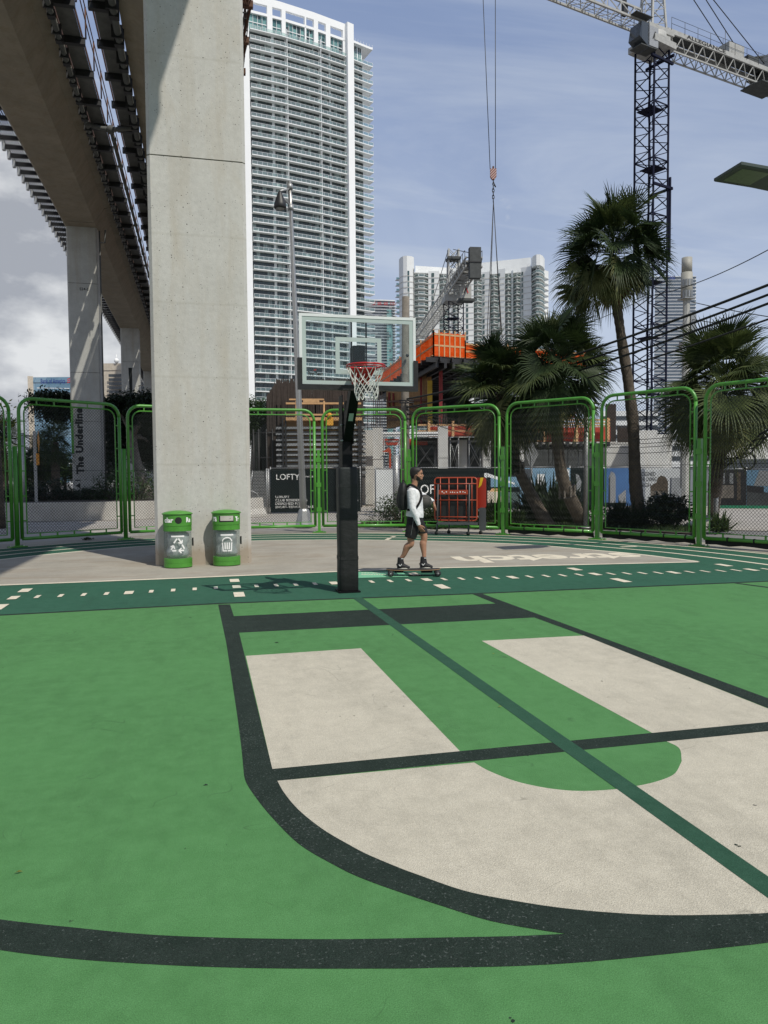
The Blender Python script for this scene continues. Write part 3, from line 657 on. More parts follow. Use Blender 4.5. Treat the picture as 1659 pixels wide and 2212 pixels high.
# cross pipe and drain between the girders
m = MB().use('girder_dark', True); m.tube([(-4.74, 37.1, ZF-.2), (-4.1, 37.1, ZF-.36), (-3.6, 37.1, ZF-.36), (-2.62, 37.1, ZF-.2)], .11, 8); m.sphere((-3.7, 37.1, ZF-.38), .2)
m.tube([(-3.7, 37.1, ZF-.38), (-3.66, 60, ZF-.34), (-3.62, 120, ZF-.34)], .075, 7)
y = 38
while y < 118: m.tube([(-3.67, y, ZF-.34), (-3.67, y+.3, ZF-.34)], .12, 7); y += 3.1
tag(m.build('drain_pipe'), 'grey drain pipe crossing and running between the two girders', 'pipe')
m = MB().use('girder_dark', True); m.tube([(-5.72, 49.42, ZS-.2), (-5.72, 49.42, 9), (-5.72, 49.42, 1)], .05, 6); m.tube([(-5.72, 49.42, ZS-.9), (-5.4, 49.2, ZS-.95), (-5.35, 49.2, ZS-.2)], .05, 6)
m.build('downpipe', p2)
# outer grated walkway on the far track with pale brackets
root = empty('grated_walkway', (-8.6, 15, ZF), 'grated walkway on pale brackets along the outer edge of the far track', 'walkway')
c = MB().use('dark_metal'); c.box(-9.0, -8.15, -.07, .07, ZF-.12, ZF+.06); parts_copy(c.mesh('cross_beam'), 'cross_beam', root, [(0, 22+1.05*k, 0) for k in range(140)])
b = MB().use('galvanised'); b.obox((-9.12, -.10, ZF-.22), (.14, 0, 0), (0, .2, 0), (0, 0, .5)); b.beam((-9.06, .05, ZF+.02), (-9.06, 1.0, ZF+.28), .05, .24); parts_copy(b.mesh('bracket'), 'bracket', root, [(0, 22+1.05*k, 0) for k in range(140)])
m = MB().use('dark_metal')
for i in range(9):
    x = -8.95+i*.1; m.box(x, x+.045, 20, 170, ZF+.06, ZF+.10)
m.build('grating', root)
# outer grated walkway on the near track, right side, with rusty braces
root = empty('grated_walkway', (1.6, 15, ZF), 'rusty grated walkway peeping out between the big pillar and the tall tower', 'walkway')
m = MB().use('dark_metal'); b = MB().use('rust'); y = 5
while y < 70:
    b.box(1.2, 2.06, y-.09, y+.09, ZF-.16, ZF+.06); b.tube([(2.0, y, ZF), (1.85, y+2.0, ZF-.05)], .05, 5); b.tube([(1.75, y+2.0, ZF-.05), (2.02, y, ZF+1.0)], .04, 5)
    y += 2.2
for i in range(12): x = 1.30+i*.06; m.box(x, x+.03, 5, 70, ZF+.06, ZF+.10)
y = 5
while y < 70: m.box(1.3, 2.0, y, y+.05, ZF+.10, ZF+.13); y += .35
m.build('grating', root); b.build('braces', root)
# unseen slabs added over our heads to throw the stepped shadow on the pillar
m = MB().use('girder_dark'); m.box(1.36, 2.42, -45, 13.6, ZF-.05, ZF+.02); m.box(1.36, 2.05, 13.6, 19, ZF-.05, ZF+.02); m.box(2.36, 2.42, -45, 8.9, ZF-.5, ZF-.06); m.build('shadow_slab', root)

# ------------------------------------------------------------------ basketball hoop
hx, hy = 2.07, 10.80
hoop = empty('basketball_hoop', (hx, hy, 0), 'glass basketball backboard with red rim on a black padded post', 'basketball hoop')
bx0, bx1, bz0, bz1, by = 1.235, 2.755, 2.82, 3.735, 9.52
m = MB().use('black_paint'); s_ = .075
m.box(hx-s_, hx+s_, hy-s_, hy+s_, .02, 2.42); m.box(hx-.16, hx+.16, hy-.16, hy+.16, 0, .02)
m.obox((hx-.065, hy-.07, 2.2), (.13, 0, 0), (0, .13, 0), (0, -.25, .55)); m.build('post', hoop)
m = MB().use('black_paint')
m.beam((hx, hy-.05, 2.25), (hx-.02, 9.75, 3.22), .13, .16, up=(0, 0, 1)); m.box(hx-.085, hx-.07, hy-.14, hy+.12, 2.15, 2.85); m.box(hx+.07, hx+.085, hy-.14, hy+.10, 2.15, 2.5)
m.box(2.01-.078, 2.01+.078, by+.03, 9.76, 2.90, 3.36); m.box(2.01-.105, 2.01-.088, by+.035, by+.06, 2.82, 3.70); m.box(2.01+.088, 2.01+.105, by+.035, by+.06, 2.82, 3.70); m.build('arm', hoop)
m = MB().use('steel_grey', True)
for z in (2.2, 2.42):
    for sx in (-.1, .1): m.tube([(hx+sx*.95, hy-.13, z), (hx+sx*.95, hy-.16, z)], .018, 6)
m.build('bolts', hoop)
m = MB().use('white_frit'); d_ = V((-.02, -1.0, .97)).normalized(); n_ = V((0, -.697, -.717)); c_ = V((hx-.006, 10.40, 2.57))+n_*.088; m.quad(c_-V((.045, 0, 0))-d_*.07, c_+V((.02, 0, 0))-d_*.07, c_+V((.02, 0, 0))+d_*.07, c_-V((.045, 0, 0))+d_*.07); m.build('sticker', hoop)
m = MB().use('black_vinyl', True) # pad: four puffy faces
def padring(z, r, w=0):
    return [V((hx+x*r, hy+y*r, z)) for x, y in ((-.9, -1), (-.45, -1.01), (0, -.97), (.45, -1.01), (.9, -1), (1, -.9), (.98, 0), (1, .9), (.9, 1), (0, .98), (-.9, 1), (-1, .9), (-.98, 0), (-1, -.9))]
zz = [.02, .03, .3, .62, .9, 1.25, 1.5, 1.79, 1.815, 1.82]; rr = [.128, .133, .136, .132, .136, .133, .135, .134, .128, .10]
m.rings([padring(z, r) for z, r in zip(zz, rr)]); m.build('pad', hoop)
m = MB().use('black_vinyl')
for z in (.5, 1.1, 1.55): m.rings([padring(z-.025, .1385), padring(z+.025, .1385)])
m.build('pad_straps', hoop)
# board
m = MB().use('board_glass'); m.box(bx0+.03, bx1-.03, by, by+.012, bz0+.03, bz1-.02); m.build('backboard', hoop)
m = MB().use('frame_white')
m.box(bx0, bx1, by-.012, by+.035, bz1-.035, bz1); m.box(bx0, bx0+.035, by-.012, by+.035, bz0, bz1-.035); m.box(bx1-.035, bx1, by-.012, by+.035, bz0, bz1-.035); m.box(bx0+.035, bx1-.035, by-.012, by+.035, bz0, bz0+.03); m.build('board_frame', hoop)
m = MB().use('white_frit')
def frame2(x0, x1, z0, z1, w, y): m.box(x0, x1, y, y+.003, z1-w, z1); m.box(x0, x1, y, y+.003, z0, z0+w); m.box(x0, x0+w, y, y+.003, z0+w, z1-w); m.box(x1-w, x1, y, y+.003, z0+w, z1-w)
frame2(bx0+.036, bx1-.036, bz0+.031, bz1-.036, .05, by-.006); cxb = (bx0+bx1)/2
frame2(cxb-.30, cxb+.30, 2.99, 3.455, .055, by-.006); m.build('board_markings', hoop)
m = MB().use('pad_black'); f0, f1 = by-.03, by+.05
m.box(bx0-.025, bx1+.025, f0, f1, bz0-.035, bz0+.03); m.box(bx0-.025, bx0+.032, f0, f1, bz0+.03, bz0+.36); m.box(bx1-.032, bx1+.025, f0, f1, bz0+.03, bz0+.36); m.build('edge_padding', hoop)
lg = text_mesh('maker_logo', 'First Team', 'text_black', (bx0+.105, by-.009, bz0+.138), (1, 0, 0), (0, 0, 1), width=.19, height=.05, parent=hoop, offset=.035)
m = MB().use('red_steel'); m.add([(bx0+.17, by-.009, bz0+.205), (bx0+.20, by-.009, bz0+.20), (bx0+.22, by-.009, bz0+.215), (bx0+.20, by-.009, bz0+.225)], [(0, 1, 2, 3)]); m.build('logo_mark', hoop)
# rim, bracket, net
rc = V((2.01, 9.17, 3.05)); R_ = .235
m = MB().use('rim_red', True); m.tube([rc+V((R_*math.cos(a), R_*math.sin(a), 0)) for a in [2*math.pi*i/40 for i in range(40)]], .0125, 8, closed=True)
m.tube([rc+V(((R_+.004)*math.cos(a), (R_+.004)*math.sin(a), -.028)) for a in [2*math.pi*i/40 for i in range(40)]], .006, 6, closed=True)
for i in range(12):
    a = 2*math.pi*(i+.5)/12; p = rc+V((R_*math.cos(a), R_*math.sin(a), -.012)); m.tube([p+V((-.012, 0, 0)), p+V((0, 0, -.022)), p+V((.012, 0, 0))], .004, 4)
m.use('rim_red', False); yb_ = by-.008
m.box(rc.x-.11, rc.x+.11, yb_-.022, yb_, 2.86, 3.06); m.obox((rc.x-.11, yb_-.022, 2.95), (.22, 0, 0), (0, -.12, .075), (0, 0, .02))
m.add([(rc.x-.115, yb_-.02, 3.02), (rc.x-.165, rc.y+.16, 3.04), (rc.x+.165, rc.y+.16, 3.04), (rc.x+.115, yb_-.02, 3.02), (rc.x-.09, yb_-.02, 2.86), (rc.x+.09, yb_-.02, 2.86)], [(0, 1, 2, 3), (0, 4, 1), (3, 2, 5), (4, 5, 2, 1)])
m.build('rim', hoop)
m = MB().use('net_white', True); n = 12; T = 7
def netp(i, t):
    f = t/T; r = R_*(1-.50*f**.75)+.012*math.sin(3*f*3.14); a = 2*math.pi*(i)/n; sag = .40*f
    return rc+V((r*math.cos(a)+.012*f, r*math.sin(a), -.02-sag+(.012*math.sin(i*2.1)*f)))
for i in range(n):
    for s_ in (-1, 1):
        pts = [netp(i+.5, 0)]
        for t in range(2, T+1): pts.append(netp(i+.5+s_*.5*((t-1) % 2 if True else 0)*1.0, t))
        m.tube(pts, .0054, 4, cap=False)
m.build('net', hoop)
# ------------------------------------------------------------------ bins
def bin_(c, label, kind):
    root = empty('litter_bin', c, label, 'litter bin', 'green bins at the foot of the pillar')
    cx, cy = c.x, c.y; ang0 = -YAW*0+.05
    def ring(z, r, dy=0): # oval plan, wider than deep
        return [V((cx+r*math.cos(a), cy+r*.86*math.sin(a), z)) for a in [2*math.pi*i/72 for i in range(72)]]
    def shell(name, mt, prof, smooth=False, cap=True):
        m = MB().use(mt, smooth); m.rings([ring(z, r) for z, r in prof], cap); return m.build(name, root)
    shell('base', 'bin_green', [(.012, .256), (.016, .259), (.085, .259), (.087, .255), (.094, .255), (.096, .259), (.178, .259), (.180, .253)])
    shell('clear_drum', 'bin_clear', [(.175, .252), (.70, .252)], cap=False)
    shell('collar', 'bin_green', [(.69, .254), (.692, .259), (.778, .259), (.780, .255), (.788, .255), (.790, .262)])
    o = shell('lid_band', 'bin_green', [(.790, .262), (1.0, .262), (1.005, .260)])
    shell('lid', 'bin_green', [(1.0, .275), (1.012, .284), (1.022, .28), (1.045, .235), (1.064, .15), (1.073, .06), (1.075, .01)])
    m = MB().use('bin_dark'); m.tube([(cx+.27, cy+.02, .42), (cx+.27, cy+.02, .53)], .018, 6); m.box(cx+.258, cx+.288, cy-.0, cy+.05, .40, .55); m.build('latch', root)
    # liner bag inside
    rs_ = random.Random(kind); m = MB().use('bag', True); rr = []
    for i in range(9):
        z = .19+.058*i; b = .19+.012*math.sin(i*1.3)-(.03 if i == 0 else 0); rr.append([V((cx+(b+rs_.uniform(-.018, .018))*math.cos(a), cy+(b+rs_.uniform(-.018, .018))*.8*math.sin(a), z)) for a in [2*math.pi*j/18 for j in range(18)]])
    m.rings(rr); m.build('liner_bag', root)
    def on(u, z, r=.2645): # u metres of arc right of the front; front faces the camera side (-Y)
        a = -math.pi/2+u/.262+.02; return V((cx+r*math.cos(a), cy+r*.86*math.sin(a), z))
    def decal(m, poly, r=.2575, n=1):
        m.add([on(u, z, r) for u, z in poly], [tuple(range(len(poly)))])
    def bar(m, u0, z0, u1, z1, w, r=.2575, k=5):
        d = math.hypot(u1-u0, z1-z0); nx, nz = -(z1-z0)/d*w/2, (u1-u0)/d*w/2
        for i in range(k):
            a, b = i/k, (i+1)/k; p = [(u0+(u1-u0)*t+s*nx, z0+(z1-z0)*t+s*nz) for t, s in ((a, -1), (b, -1), (b, 1), (a, 1))]; decal(m, p, r)
    m = MB().use('text_white')
    bar(m, -.125, .60, .125, .60, .028, k=8)
    if kind == 1:
        tri = [(0, .565), (.115, .37), (-.115, .37)]
        for (ua, za), (ub, zb) in (((-.072, .475), (-.012, .558)), ((.012, .56), (.075, .468)), ((.080, .445), (.125, .365)), ((.115, .335), (.018, .335)), ((-.03, .335), (-.11, .335)), ((-.128, .35), (-.078, .43))):
            bar(m, ua, za, ub, zb, .028)
        for (u, z, a) in ((.075, .468, -1.0), (.018, .335, 3.14), (-.078, .43, 1.1)):
            for s in (-1, 1):
                a2 = a+math.pi+s*.75; bar(m, u, z, u+.065*math.cos(a2), z+.065*math.sin(a2), .024)
        m.build('recycling_symbol', root)
        m = MB().use('bin_dark'); cu_, cz_ = .02, .895; ci = [on(cu_, cz_, .2645)]; R3 = []
        for rr_ in (.022, .044, .063): R3.append([on(cu_+rr_*math.cos(a), cz_+rr_*math.sin(a), .2645) for a in [2*math.pi*i/24 for i in range(24)]])
        vs = ci+[p for r in R3 for p in r]; m.add(vs, [(0, 1+i, 1+(i+1) % 24) for i in range(24)]+[(1+24*k+i, 25+24*k+i, 25+24*k+(i+1) % 24, 1+24*k+(i+1) % 24) for k in range(2) for i in range(24)]); m.build('opening', root)
    else:
        for k in range(10):
            a, b = math.pi*k/10, math.pi*(k+1)/10; bar(m, .085*math.cos(a)*1.05, .475+.075*math.sin(a), .085*math.cos(b)*1.05, .475+.075*math.sin(b), .022, k=1)
        bar(m, -.09, .455, -.078, .30, .022); bar(m, .09, .455, .078, .30, .022); bar(m, -.085, .298, -.006, .298, .022); bar(m, .006, .298, .085, .298, .022)
        for u in (-.042, 0, .042): bar(m, u, .455, u*.9, .325, .022)
        m.build('bin_symbol', root)
        m = MB()
        for mt_, u0_, u1_, z0_, z1_, r_ in (('bin_dark', -.145, .135, .845, .965, .2645), ('pillar_concrete', -.122, .125, .868, .960, .2655)):
            m.use(mt_)
            for k in range(10): ua, ub = u0_+(u1_-u0_)*k/10, u0_+(u1_-u0_)*(k+1)/10; decal(m, [(ua, z0_), (ub, z0_), (ub, z1_), (ua, z1_)], r_)
        m.build('opening', root)
    # lettering wrapped round the band
    for s, u0, w in ((('clar', -.27, .20) if kind == 1 else ('ra', -.30, .10)), (('Re', .17, .11) if kind == 1 else ('Tr', .17, .10))):
        t = text_mesh('lettering', s, 'text_white', (0, 0, 0), (1, 0, 0), (0, 1, 0), width=w, height=.095 if kind == 1 else .09, offset=.04)
        for v in t.data.vertices: q = on(u0+v.co.x, .855+v.co.y, .2650); v.co = q
        attach(t, root)
    return root
b1 = G(384, 1222); b1.z = 0
bin_(V((-.44, 14.66, 0)), 'green recycling bin with a round hole and arrow triangle', 1)
bin_(V((.46, 14.72, 0)), 'green rubbish bin with a rectangular slot and bin symbol', 2)

# ------------------------------------------------------------------ fence panels
posts = [V((-7.2, 18.0, 0)), G(38, 1182), G(272, 1165), V((.72, 22.75, 0)), G(690, 1150), G(885, 1148.5), G(1087, 1155), G(1290, 1165), G(1510, 1180), V((12.5, 12.45, 0))]
FT, FB = 3.70, .20
def fence_panel(a, b, label, strap, dark_strip, curb):
    d = (b-a); L_ = d.length; t = d.normalized(); n = V((t.y, -t.x, 0))
    if n.y > 0: n = -n
    root = empty('chain_link_fence', a+d/2, label, 'fence', 'green chain link panels round the court')
    A = a+t*.12; w = L_-.24
    def q(u, z, o=0): return A+t*u+n*o+V((0, 0, z))
    def loop(in_, r, z0, z1):
        pts = []
        for cx_, cz_, a0 in ((w-in_-r, z1-r, 0), (in_+r, z1-r, 90)):
            for k in range(7): an = math.radians(a0+15*k); pts.append(q(cx_+r*math.cos(an), cz_+r*math.sin(an)))
        pts += [q(in_, z0), q(w-in_, z0)]
        return pts
    m = MB().use('fence_green', True)
    L1 = loop(0, .34, FB, FT); m.tube(L1[:-2]+[L1[-2]], .043, 9); m.tube([L1[-1], L1[0]], .043, 9); m.tube([q(0, FB), q(w, FB)], .043, 9); m.build('outer_frame', root)
    m = MB().use('fence_green', False); L2 = loop(.125, .24, FB+.12, FT-.145); m.tube(L2, .019, 5, closed=True)
    for z in [FB+.45+i*.62 for i in range(5)]:
        for u0, u1 in ((.03, .125), (w-.125, w-.03)): m.beam(q(u0, z), q(u1, z), .016, .03)
    k = 5
    for i in range(k):
        u = .45+(w-.9)*i/(k-1); m.beam(q(u, FB), q(u, FB+.12), .02, .04); m.beam(q(u, FT-.145), q(u, FT), .02, .03)
    m.build('inner_frame', root)
    # woven wire: zig-zag strands, diamonds about 9 cm
    m = MB().use('wire_dark'); px = .078; x0, x1, z0, z1 = .135, w-.135, FB+.13, FT-.155
    nx = int((x1-x0)/px); px = (x1-x0)/nx; nz = int((z1-z0)/(px*1.02)); pz = (z1-z0)/nz; rw = .0052
    def clipz(u): # rounded upper corners
        e = min(u-x0, x1-u); return z1-(.20-math.sqrt(max(0, .04-(.20-e)**2)) if e < .20 else 0)
    for i in range(nx):
        u0 = x0+i*px; zt = min(clipz(u0+px*.5), z1)
        pts = []
        for j in range(nz+1):
            z = z0+j*pz
            if z > zt: break
            pts.append((u0+(px if j % 2 else 0), z))
        o = len(m.v); vs = []
        for (u, z) in pts: vs += [q(u-rw, z, .004), q(u+rw, z, .004), q(u, z, -.004)]
        fs = []
        for j in range(len(pts)-1):
            for s in range(3): fs.append((3*j+s, 3*j+(s+1) % 3, 3*j+3+(s+1) % 3, 3*j+3+s))
        m.add(vs, fs)
        # the matching strand running the other way
        vs = []
        for (u, z) in pts:
            u = 2*u0+px-u; vs += [q(u-rw, z, -.004), q(u+rw, z, -.004), q(u, z, .004)]
        if i > -1: m.add(vs, fs)
    m.build('chain_link', root)
    m = MB().use('wire_dark', True); m.tube([q(x0, 1.9), q(x1, 1.9)], .005, 4)
    if strap:
        for u in (.55, 1.15, 1.75, 2.3):
            if u < w-.2: m.use('bin_dark'); m.tube([q(u, FB), q(u+.035, FB)], .051, 9)
    m.build('tension_wire', root)
    if dark_strip:
        m = MB().use('tarp'); pts = [(q(w*i/10, .05+.02*math.sin(i*2.3), -.06+.03*math.sin(i*1.7)), q(w*i/10, FB+.02, -.03)) for i in range(11)]
        m.add([p for pr in pts for p in pr], [(2*i, 2*i+2, 2*i+3, 2*i+1) for i in range(10)]); m.build('ground_skirt', root)
    return root
flab = ['green fence bay cut off by the photo edge, a palm crown behind it', 'green fence bay in front of the pillar lettered vertically', 'green fence bay running behind the big pillar, pale slanting trunk behind it', 'green fence bay with the steel lamp post behind it', 'green fence bay behind the basketball post', 'green fence bay behind the skateboarder and folded table tennis table', 'green fence bay in front of the two leaning palm trunks', 'green fence bay in front of the straight tall palm', 'green fence bay in front of the thick palm, cut off by the photo edge']
for i in range(9): fence_panel(posts[i], posts[i+1], flab[i], i >= 6, i >= 6, i < 3)
plab = ['green fence post standing in shade before the palm beside the diamond sign', 'green fence post between the lettered pillar and the big pillar', None, 'green fence post between the lamp post and the basketball post', 'green fence post behind the skateboarder', 'green fence post between the folded table tennis table and the leaning palms', 'green fence post between the leaning palms and the tall palm', 'green fence post beside the dark round bush']
for i in range(1, 9):
    p = posts[i]; lb = plab[i-1] or 'green fence post hidden behind the big pillar'
    t = (posts[i+1]-posts[i-1]).normalized(); rz = math.atan2(t.y, t.x)
    if i == 3: continue
    root = empty('fence_post', p, lb, 'fence post', 'green posts of the court fence')
    m = MB().use('fence_green')
    if i <= 2: m.use('fence_green', True); m.tube([p, p+V((0, 0, 2.5))], .058, 12)
    else: m.cbox(p+V((0, 0, 1.25)), .085, .10, 2.5, rz)
    m.build('upright', root)
    m = MB().use('fence_green'); m.cbox(p+V((0, 0, .012)), .40, .24, .024, rz); m.cbox(p+V((0, 0, .034)), .2, .16, .02, rz); m.build('base_plate', root)
    for sx, sy in ((-.16, -.09), (.16, -.09), (-.16, .09), (.16, .09)):
        c = p+V((sx*math.cos(rz)-sy*math.sin(rz), sx*math.sin(rz)+sy*math.cos(rz), 0)); m = MB().use('galvanised', True); m.tube([c+V((0, 0, .02)), c+V((0, 0, .06))], .012, 6); m.build('bolt', root)
    if i <= 2: continue
    for z in (.7, 1.45, 2.2): m = MB().use('fence_green'); m.cbox(p+V((0, 0, z))+V((-math.sin(rz), math.cos(rz), 0))*-.055, .15, .012, .13, rz); m.build('hinge', root)
# low kerb along the fence line and the soil bed outside it
ctr = offset([V((-7.2, 18, 0))]+posts[1:3]+posts[3:9]+[V((12.5, 12.45, 0))], .0)
# ------------------------------------------------------------------ folded table tennis table
A, B = G(944, 1155.5), G(1027, 1157); ux = (B-A).normalized(); un = V((ux.y, -ux.x, 0)); un = -un if un.y > 0 else un
tt = empty('folded_table', (A+B)/2, 'folded orange framed table tennis table on castors against the fence', 'table tennis table')
def tq(u, z, o=0): return A+ux*u+un*o+V((0, 0, z))
W = 1.38; zb, zt = .42, 1.63
m = MB().use('orange_frame', True)
def rloop(u0, u1, z0, z1, r, o=0, oz=0):
    pts = []
    for cx_, cz_, a0 in ((u1-r, z1-r, 0), (u0+r, z1-r, 90), (u0+r, z0+r, 180), (u1-r, z0+r, 270)):
        for k in range(5): an = math.radians(a0+22.5*k); pts.append(tq(cx_+r*math.cos(an), cz_+r*math.sin(an), o))
    return pts
U0 = -.06; U1 = U0+1.22
m.tube(rloop(U0, U1, zb, zt, .09), .022, 7, closed=True)
for u in (.17, .42, .67, .92, 1.08): m.tube([tq(u+U0, zb, .015), tq(u+U0, zt, .015)], .014, 6)
for z in (zt-.17, 1.0, zb+.1): m.tube([tq(U0, z, .02), tq(U1, z, .02)], .015, 6)
m.build('frame', tt)
m = MB().use('table_black'); m.add([*[p-un*.03 for p in rloop(U0, U1, zb, zt, .09)]], [tuple(range(20))[::-1]]); m.add([*[p-un*.055 for p in rloop(U0, U1, zb, zt, .09)]], [tuple(range(20))]); m.build('near_half', tt)
m = MB().use('table_red'); fr = [p-un*.30+ux*.20+V((0, 0, 0)) for p in rloop(U0, U1, .75, zt, .08)]; bk = [p-un*.03 for p in fr]
m.rings([fr, bk]); m.build('far_half', tt)
m = MB().use('yellow'); c0 = U1+.2
m.add([tq(c0-.16, zt, -.296), tq(c0-.07, zt, -.296), tq(c0-.13, zt-.22, -.296), tq(c0-.22, zt-.30, -.296)], [(0, 1, 2, 3)]); m.build('side_stripe', tt); m = MB().use('grey_frame'); m.add([p+un*0 for p in rloop(c0-.20, c0-.0, .12, .78, .05, -.29)], [tuple(range(20))]); m.build('side_panel', tt)
m = MB().use('orange_frame'); m.obox(tq(.12+U0, 1.16, .045), ux*.86, un*.012, (0, 0, .13)); m.build('instruction_plate', tt)
m = MB().use('text_white'); rs_ = random.Random(2)
for u in (.22, .27, .34, .46, .52, .58, .66, .74, .82, .88):
    m.obox(tq(u+U0, 1.19+rs_.uniform(0, .03), .0585), ux*.03, un*.001, (0, 0, .02+rs_.uniform(0, .02)))
m.build('plate_marks', tt)
m = MB().use('grey_frame', True)
for u, o in ((.06, .06), (.98, .06), (.30, -.42), (1.24, -.42)):
    m.tube([tq(u+U0, .08, o), tq(u+U0+.02, .34, o)], .02, 6)
for u in (.09, 1.0): m.tube([tq(u+U0, .12, .07), tq(u+U0+.02, 1.45, .05)], .02, 6)
m.use('grey_frame', False); m.beam(tq(.04, .34, .06), tq(1.2, .34, .06), .05, .07); m.beam(tq(.2, .34, -.42), tq(1.35, .34, -.42), .05, .05); m.build('undercarriage', tt)
for u, o in ((.06, .06), (.98, .06), (.30, -.42), (1.24, -.42)):
    m = MB().use('rubber', True); c = tq(u+U0, .06, o); m.tube([c-un*.015, c+un*.015], .055, 12); m.build('castor', tt)

# ------------------------------------------------------------------ street lamp post
base = G(657, 1139); top = pt(625.5, 392, 25.2)
lp = empty('street_lamp', base, 'tall tapering steel street lamp post with a small grey lamp head', 'street lamp')
d = (top-base)
m = MB().use('steel_bright', True); m.tube([base+d*(i/12) for i in range(13)], [.118-.058*i/12 for i in range(13)], 20); m.build('post', lp)
m = MB().use('galvanised'); 
def fr8(z, r): return [base+V((r*math.cos(a), r*math.sin(a), z)) for a in [math.pi/8+math.pi*i/4 for i in range(8)]]
m.rings([fr8(0, .30), fr8(.08, .30), fr8(.55, .19), fr8(.62, .15)]); m.build('base_shroud', lp)
m = MB().use('galvanised', True)
for f in (.925, .985): m.tube([base+d*f-V((0, 0, .08)), base+d*f+V((0, 0, .08))], .10, 12)
m.build('clamps', lp)
hd = pt(605, 437, 24.6)
m = MB().use('galvanised', True)
m.tube([base+d*.98, hd+V((0, 0, .35))], .035, 6); m.tube([base+d*.93, hd+V((0, 0, .25))], .03, 6); m.build('bracket_arm', lp)
m = MB().use('dark_metal', True); ax = V((0, 0, 1)); 
m.rings([[hd+V((r*.68*math.cos(a), r*.68*math.sin(a), z)) for a in [2*math.pi*i/18 for i in range(18)]] for z, r in ((.36, .05), (.30, .10), (.12, .19), (-.05, .28), (-.16, .30), (-.20, .26))]); m.build('lamp_head', lp)
m = MB().use('steel_grey', True); m.sphere(hd+V((0, 0, -.18)), .15, 12, 6, (1, 1, .4)); m.build('lens', lp)

# ------------------------------------------------------------------ floodlight over the court, pole outside the frame
FL = 13.3
zL = 6.9
qA, qB, qC = G(1601, 357, zL), G(1542, 393, zL), G(1622, 406, zL); eU = (qC-qB); eW = (qA-qB)
fl = empty('court_light', qB+(eU+eW)*.5, 'flat angular floodlight panel jutting into empty sky beyond the crane mast', 'floodlight')
mat('lamp_green', (.045, .060, .050), .5, var=.1)
mat('lamp_lens', (.16, .19, .12), .3, var=.35, vs=22)
def lq(a, b, z): return qB+eU*a+eW*b+V((0, 0, z))
def lr(i, z): return [lq(i, i, z), lq(1-i*.3, i, z), lq(1.5, -.02, z), lq(1.5, .75, z), lq(1-i*.3, 1-i, z), lq(i, 1-i, z)]
m = MB().use('lamp_green'); m.rings([lr(.02, 0), lr(0, .015), lr(0, .06), lr(.05, .085)]); m.build('housing', fl)
m = MB().use('lamp_lens'); m.quad(lq(.14, .14, -.004), lq(.86, .14, -.004), lq(.86, .86, -.004), lq(.14, .86, -.004)); m.build('lens_panel', fl)
pole = lq(4.5, .3, 0); m = MB().use('lamp_green', True); m.tube([lq(1.4, .35, .04), lq(4.5, .3, .06)], .06, 8); m.build('arm', fl)
m = MB().use('lamp_green', True); m.tube([(pole.x, pole.y, 0), (pole.x, pole.y, zL+.3)], .09, 10); m.build('pole', fl)
# ------------------------------------------------------------------ towers
def offs(P, d):
    """offset a plan polyline away from the camera side by d"""
    out = []
    for i, p in enumerate(P):
        t = (P[min(i+1, len(P)-1)]-P[max(i-1, 0)]).normalized(); n = V((-t.y, t.x, 0))
        if n.dot(p) < 0: n = -n
        out.append(p+n*d)
    return out
def sub(P, a, b, n=None):
    """points of polyline P between arc fractions a..b"""
    L_ = [0]
    for p, q in zip(P, P[1:]): L_.append(L_[-1]+(q-p).length)
    T = L_[-1]
    def at(f):
        s = f*T
        for i in range(len(P)-1):
            if s <= L_[i+1]+1e-9: return P[i].lerp(P[i+1], (s-L_[i])/(L_[i+1]-L_[i]))
        return P[-1]
    n = n or max(1, int((b-a)*12)); return [at(a+(b-a)*i/n) for i in range(n+1)]
def wallstrip(m, P, z0, z1, closed=False):
    for p, q in zip(P, P[1:]): m.quad((q.x, q.y, z0), (p.x, p.y, z0), (p.x, p.y, z1), (q.x, q.y, z1))
def slab(m, P, Q, z0, z1):
    k = len(P); vs = [(p.x, p.y, z0) for p in P]+[(p.x, p.y, z1) for p in P]+[(p.x, p.y, z0) for p in Q]+[(p.x, p.y, z1) for p in Q]
    fs = []
    for i in range(k-1):
        fs += [(i, i+1, k+i+1, k+i), (k+i, k+i+1, 3*k+i+1, 3*k+i), (2*k+i, 2*k+i+1, i+1, i), (3*k+i, 3*k+i+1, 2*k+i+1, 2*k+i)]
    fs += [(0, k, 3*k, 2*k), (k-1, 3*k-1, 4*k-1, 2*k-1)]; m.add(vs, fs)
def prism_wall(m, P, d, z0, z1):
    slab(m, P, offs(P, d), z0, z1)
def interp(keys, x):
    for (a, b), (c, d) in zip(keys, keys[1:]):
        if x <= c: return b+(d-b)*(x-a)/(c-a)
    return keys[-1][1]
# --- tall curved tower
dk = [(440, 238.5), (500, 236.5), (551, 237.6), (625, 241.7), (698, 247.6), (764, 254.2), (811, 259.5)]
def arcp(xa, xb, n): return [col(xa+(xb-xa)*i/n, interp(dk, xa+(xb-xa)*i/n)) for i in range(n+1)]
FH = 2.92; NF = 47; ZT = zy(col(551, 237.6), 57)
dk = [(x, G(x, y, ZT).dot(Fh)) for x, y in ((440, 36), (500, 47.5), (551, 58.5), (619, 75.5), (692, 97.7), (754, 119.8), (811, 143))]
print('dk', dk)
MAIN = arcp(556, 762, 26); LEFT = arcp(440, 537, 10); RIGHT = arcp(772, 813, 6)
tw = empty('apartment_tower', col(650, 250), 'tall white curved apartment tower with teal glass balconies, behind the backboard', 'tower')
WIN = [(.0, .205), (.235, .335), (.360, .685), (.705, .80), (.825, .998)]
WL = [(.0, .4), (.5, .95)]; WR = [(.02, .56)]
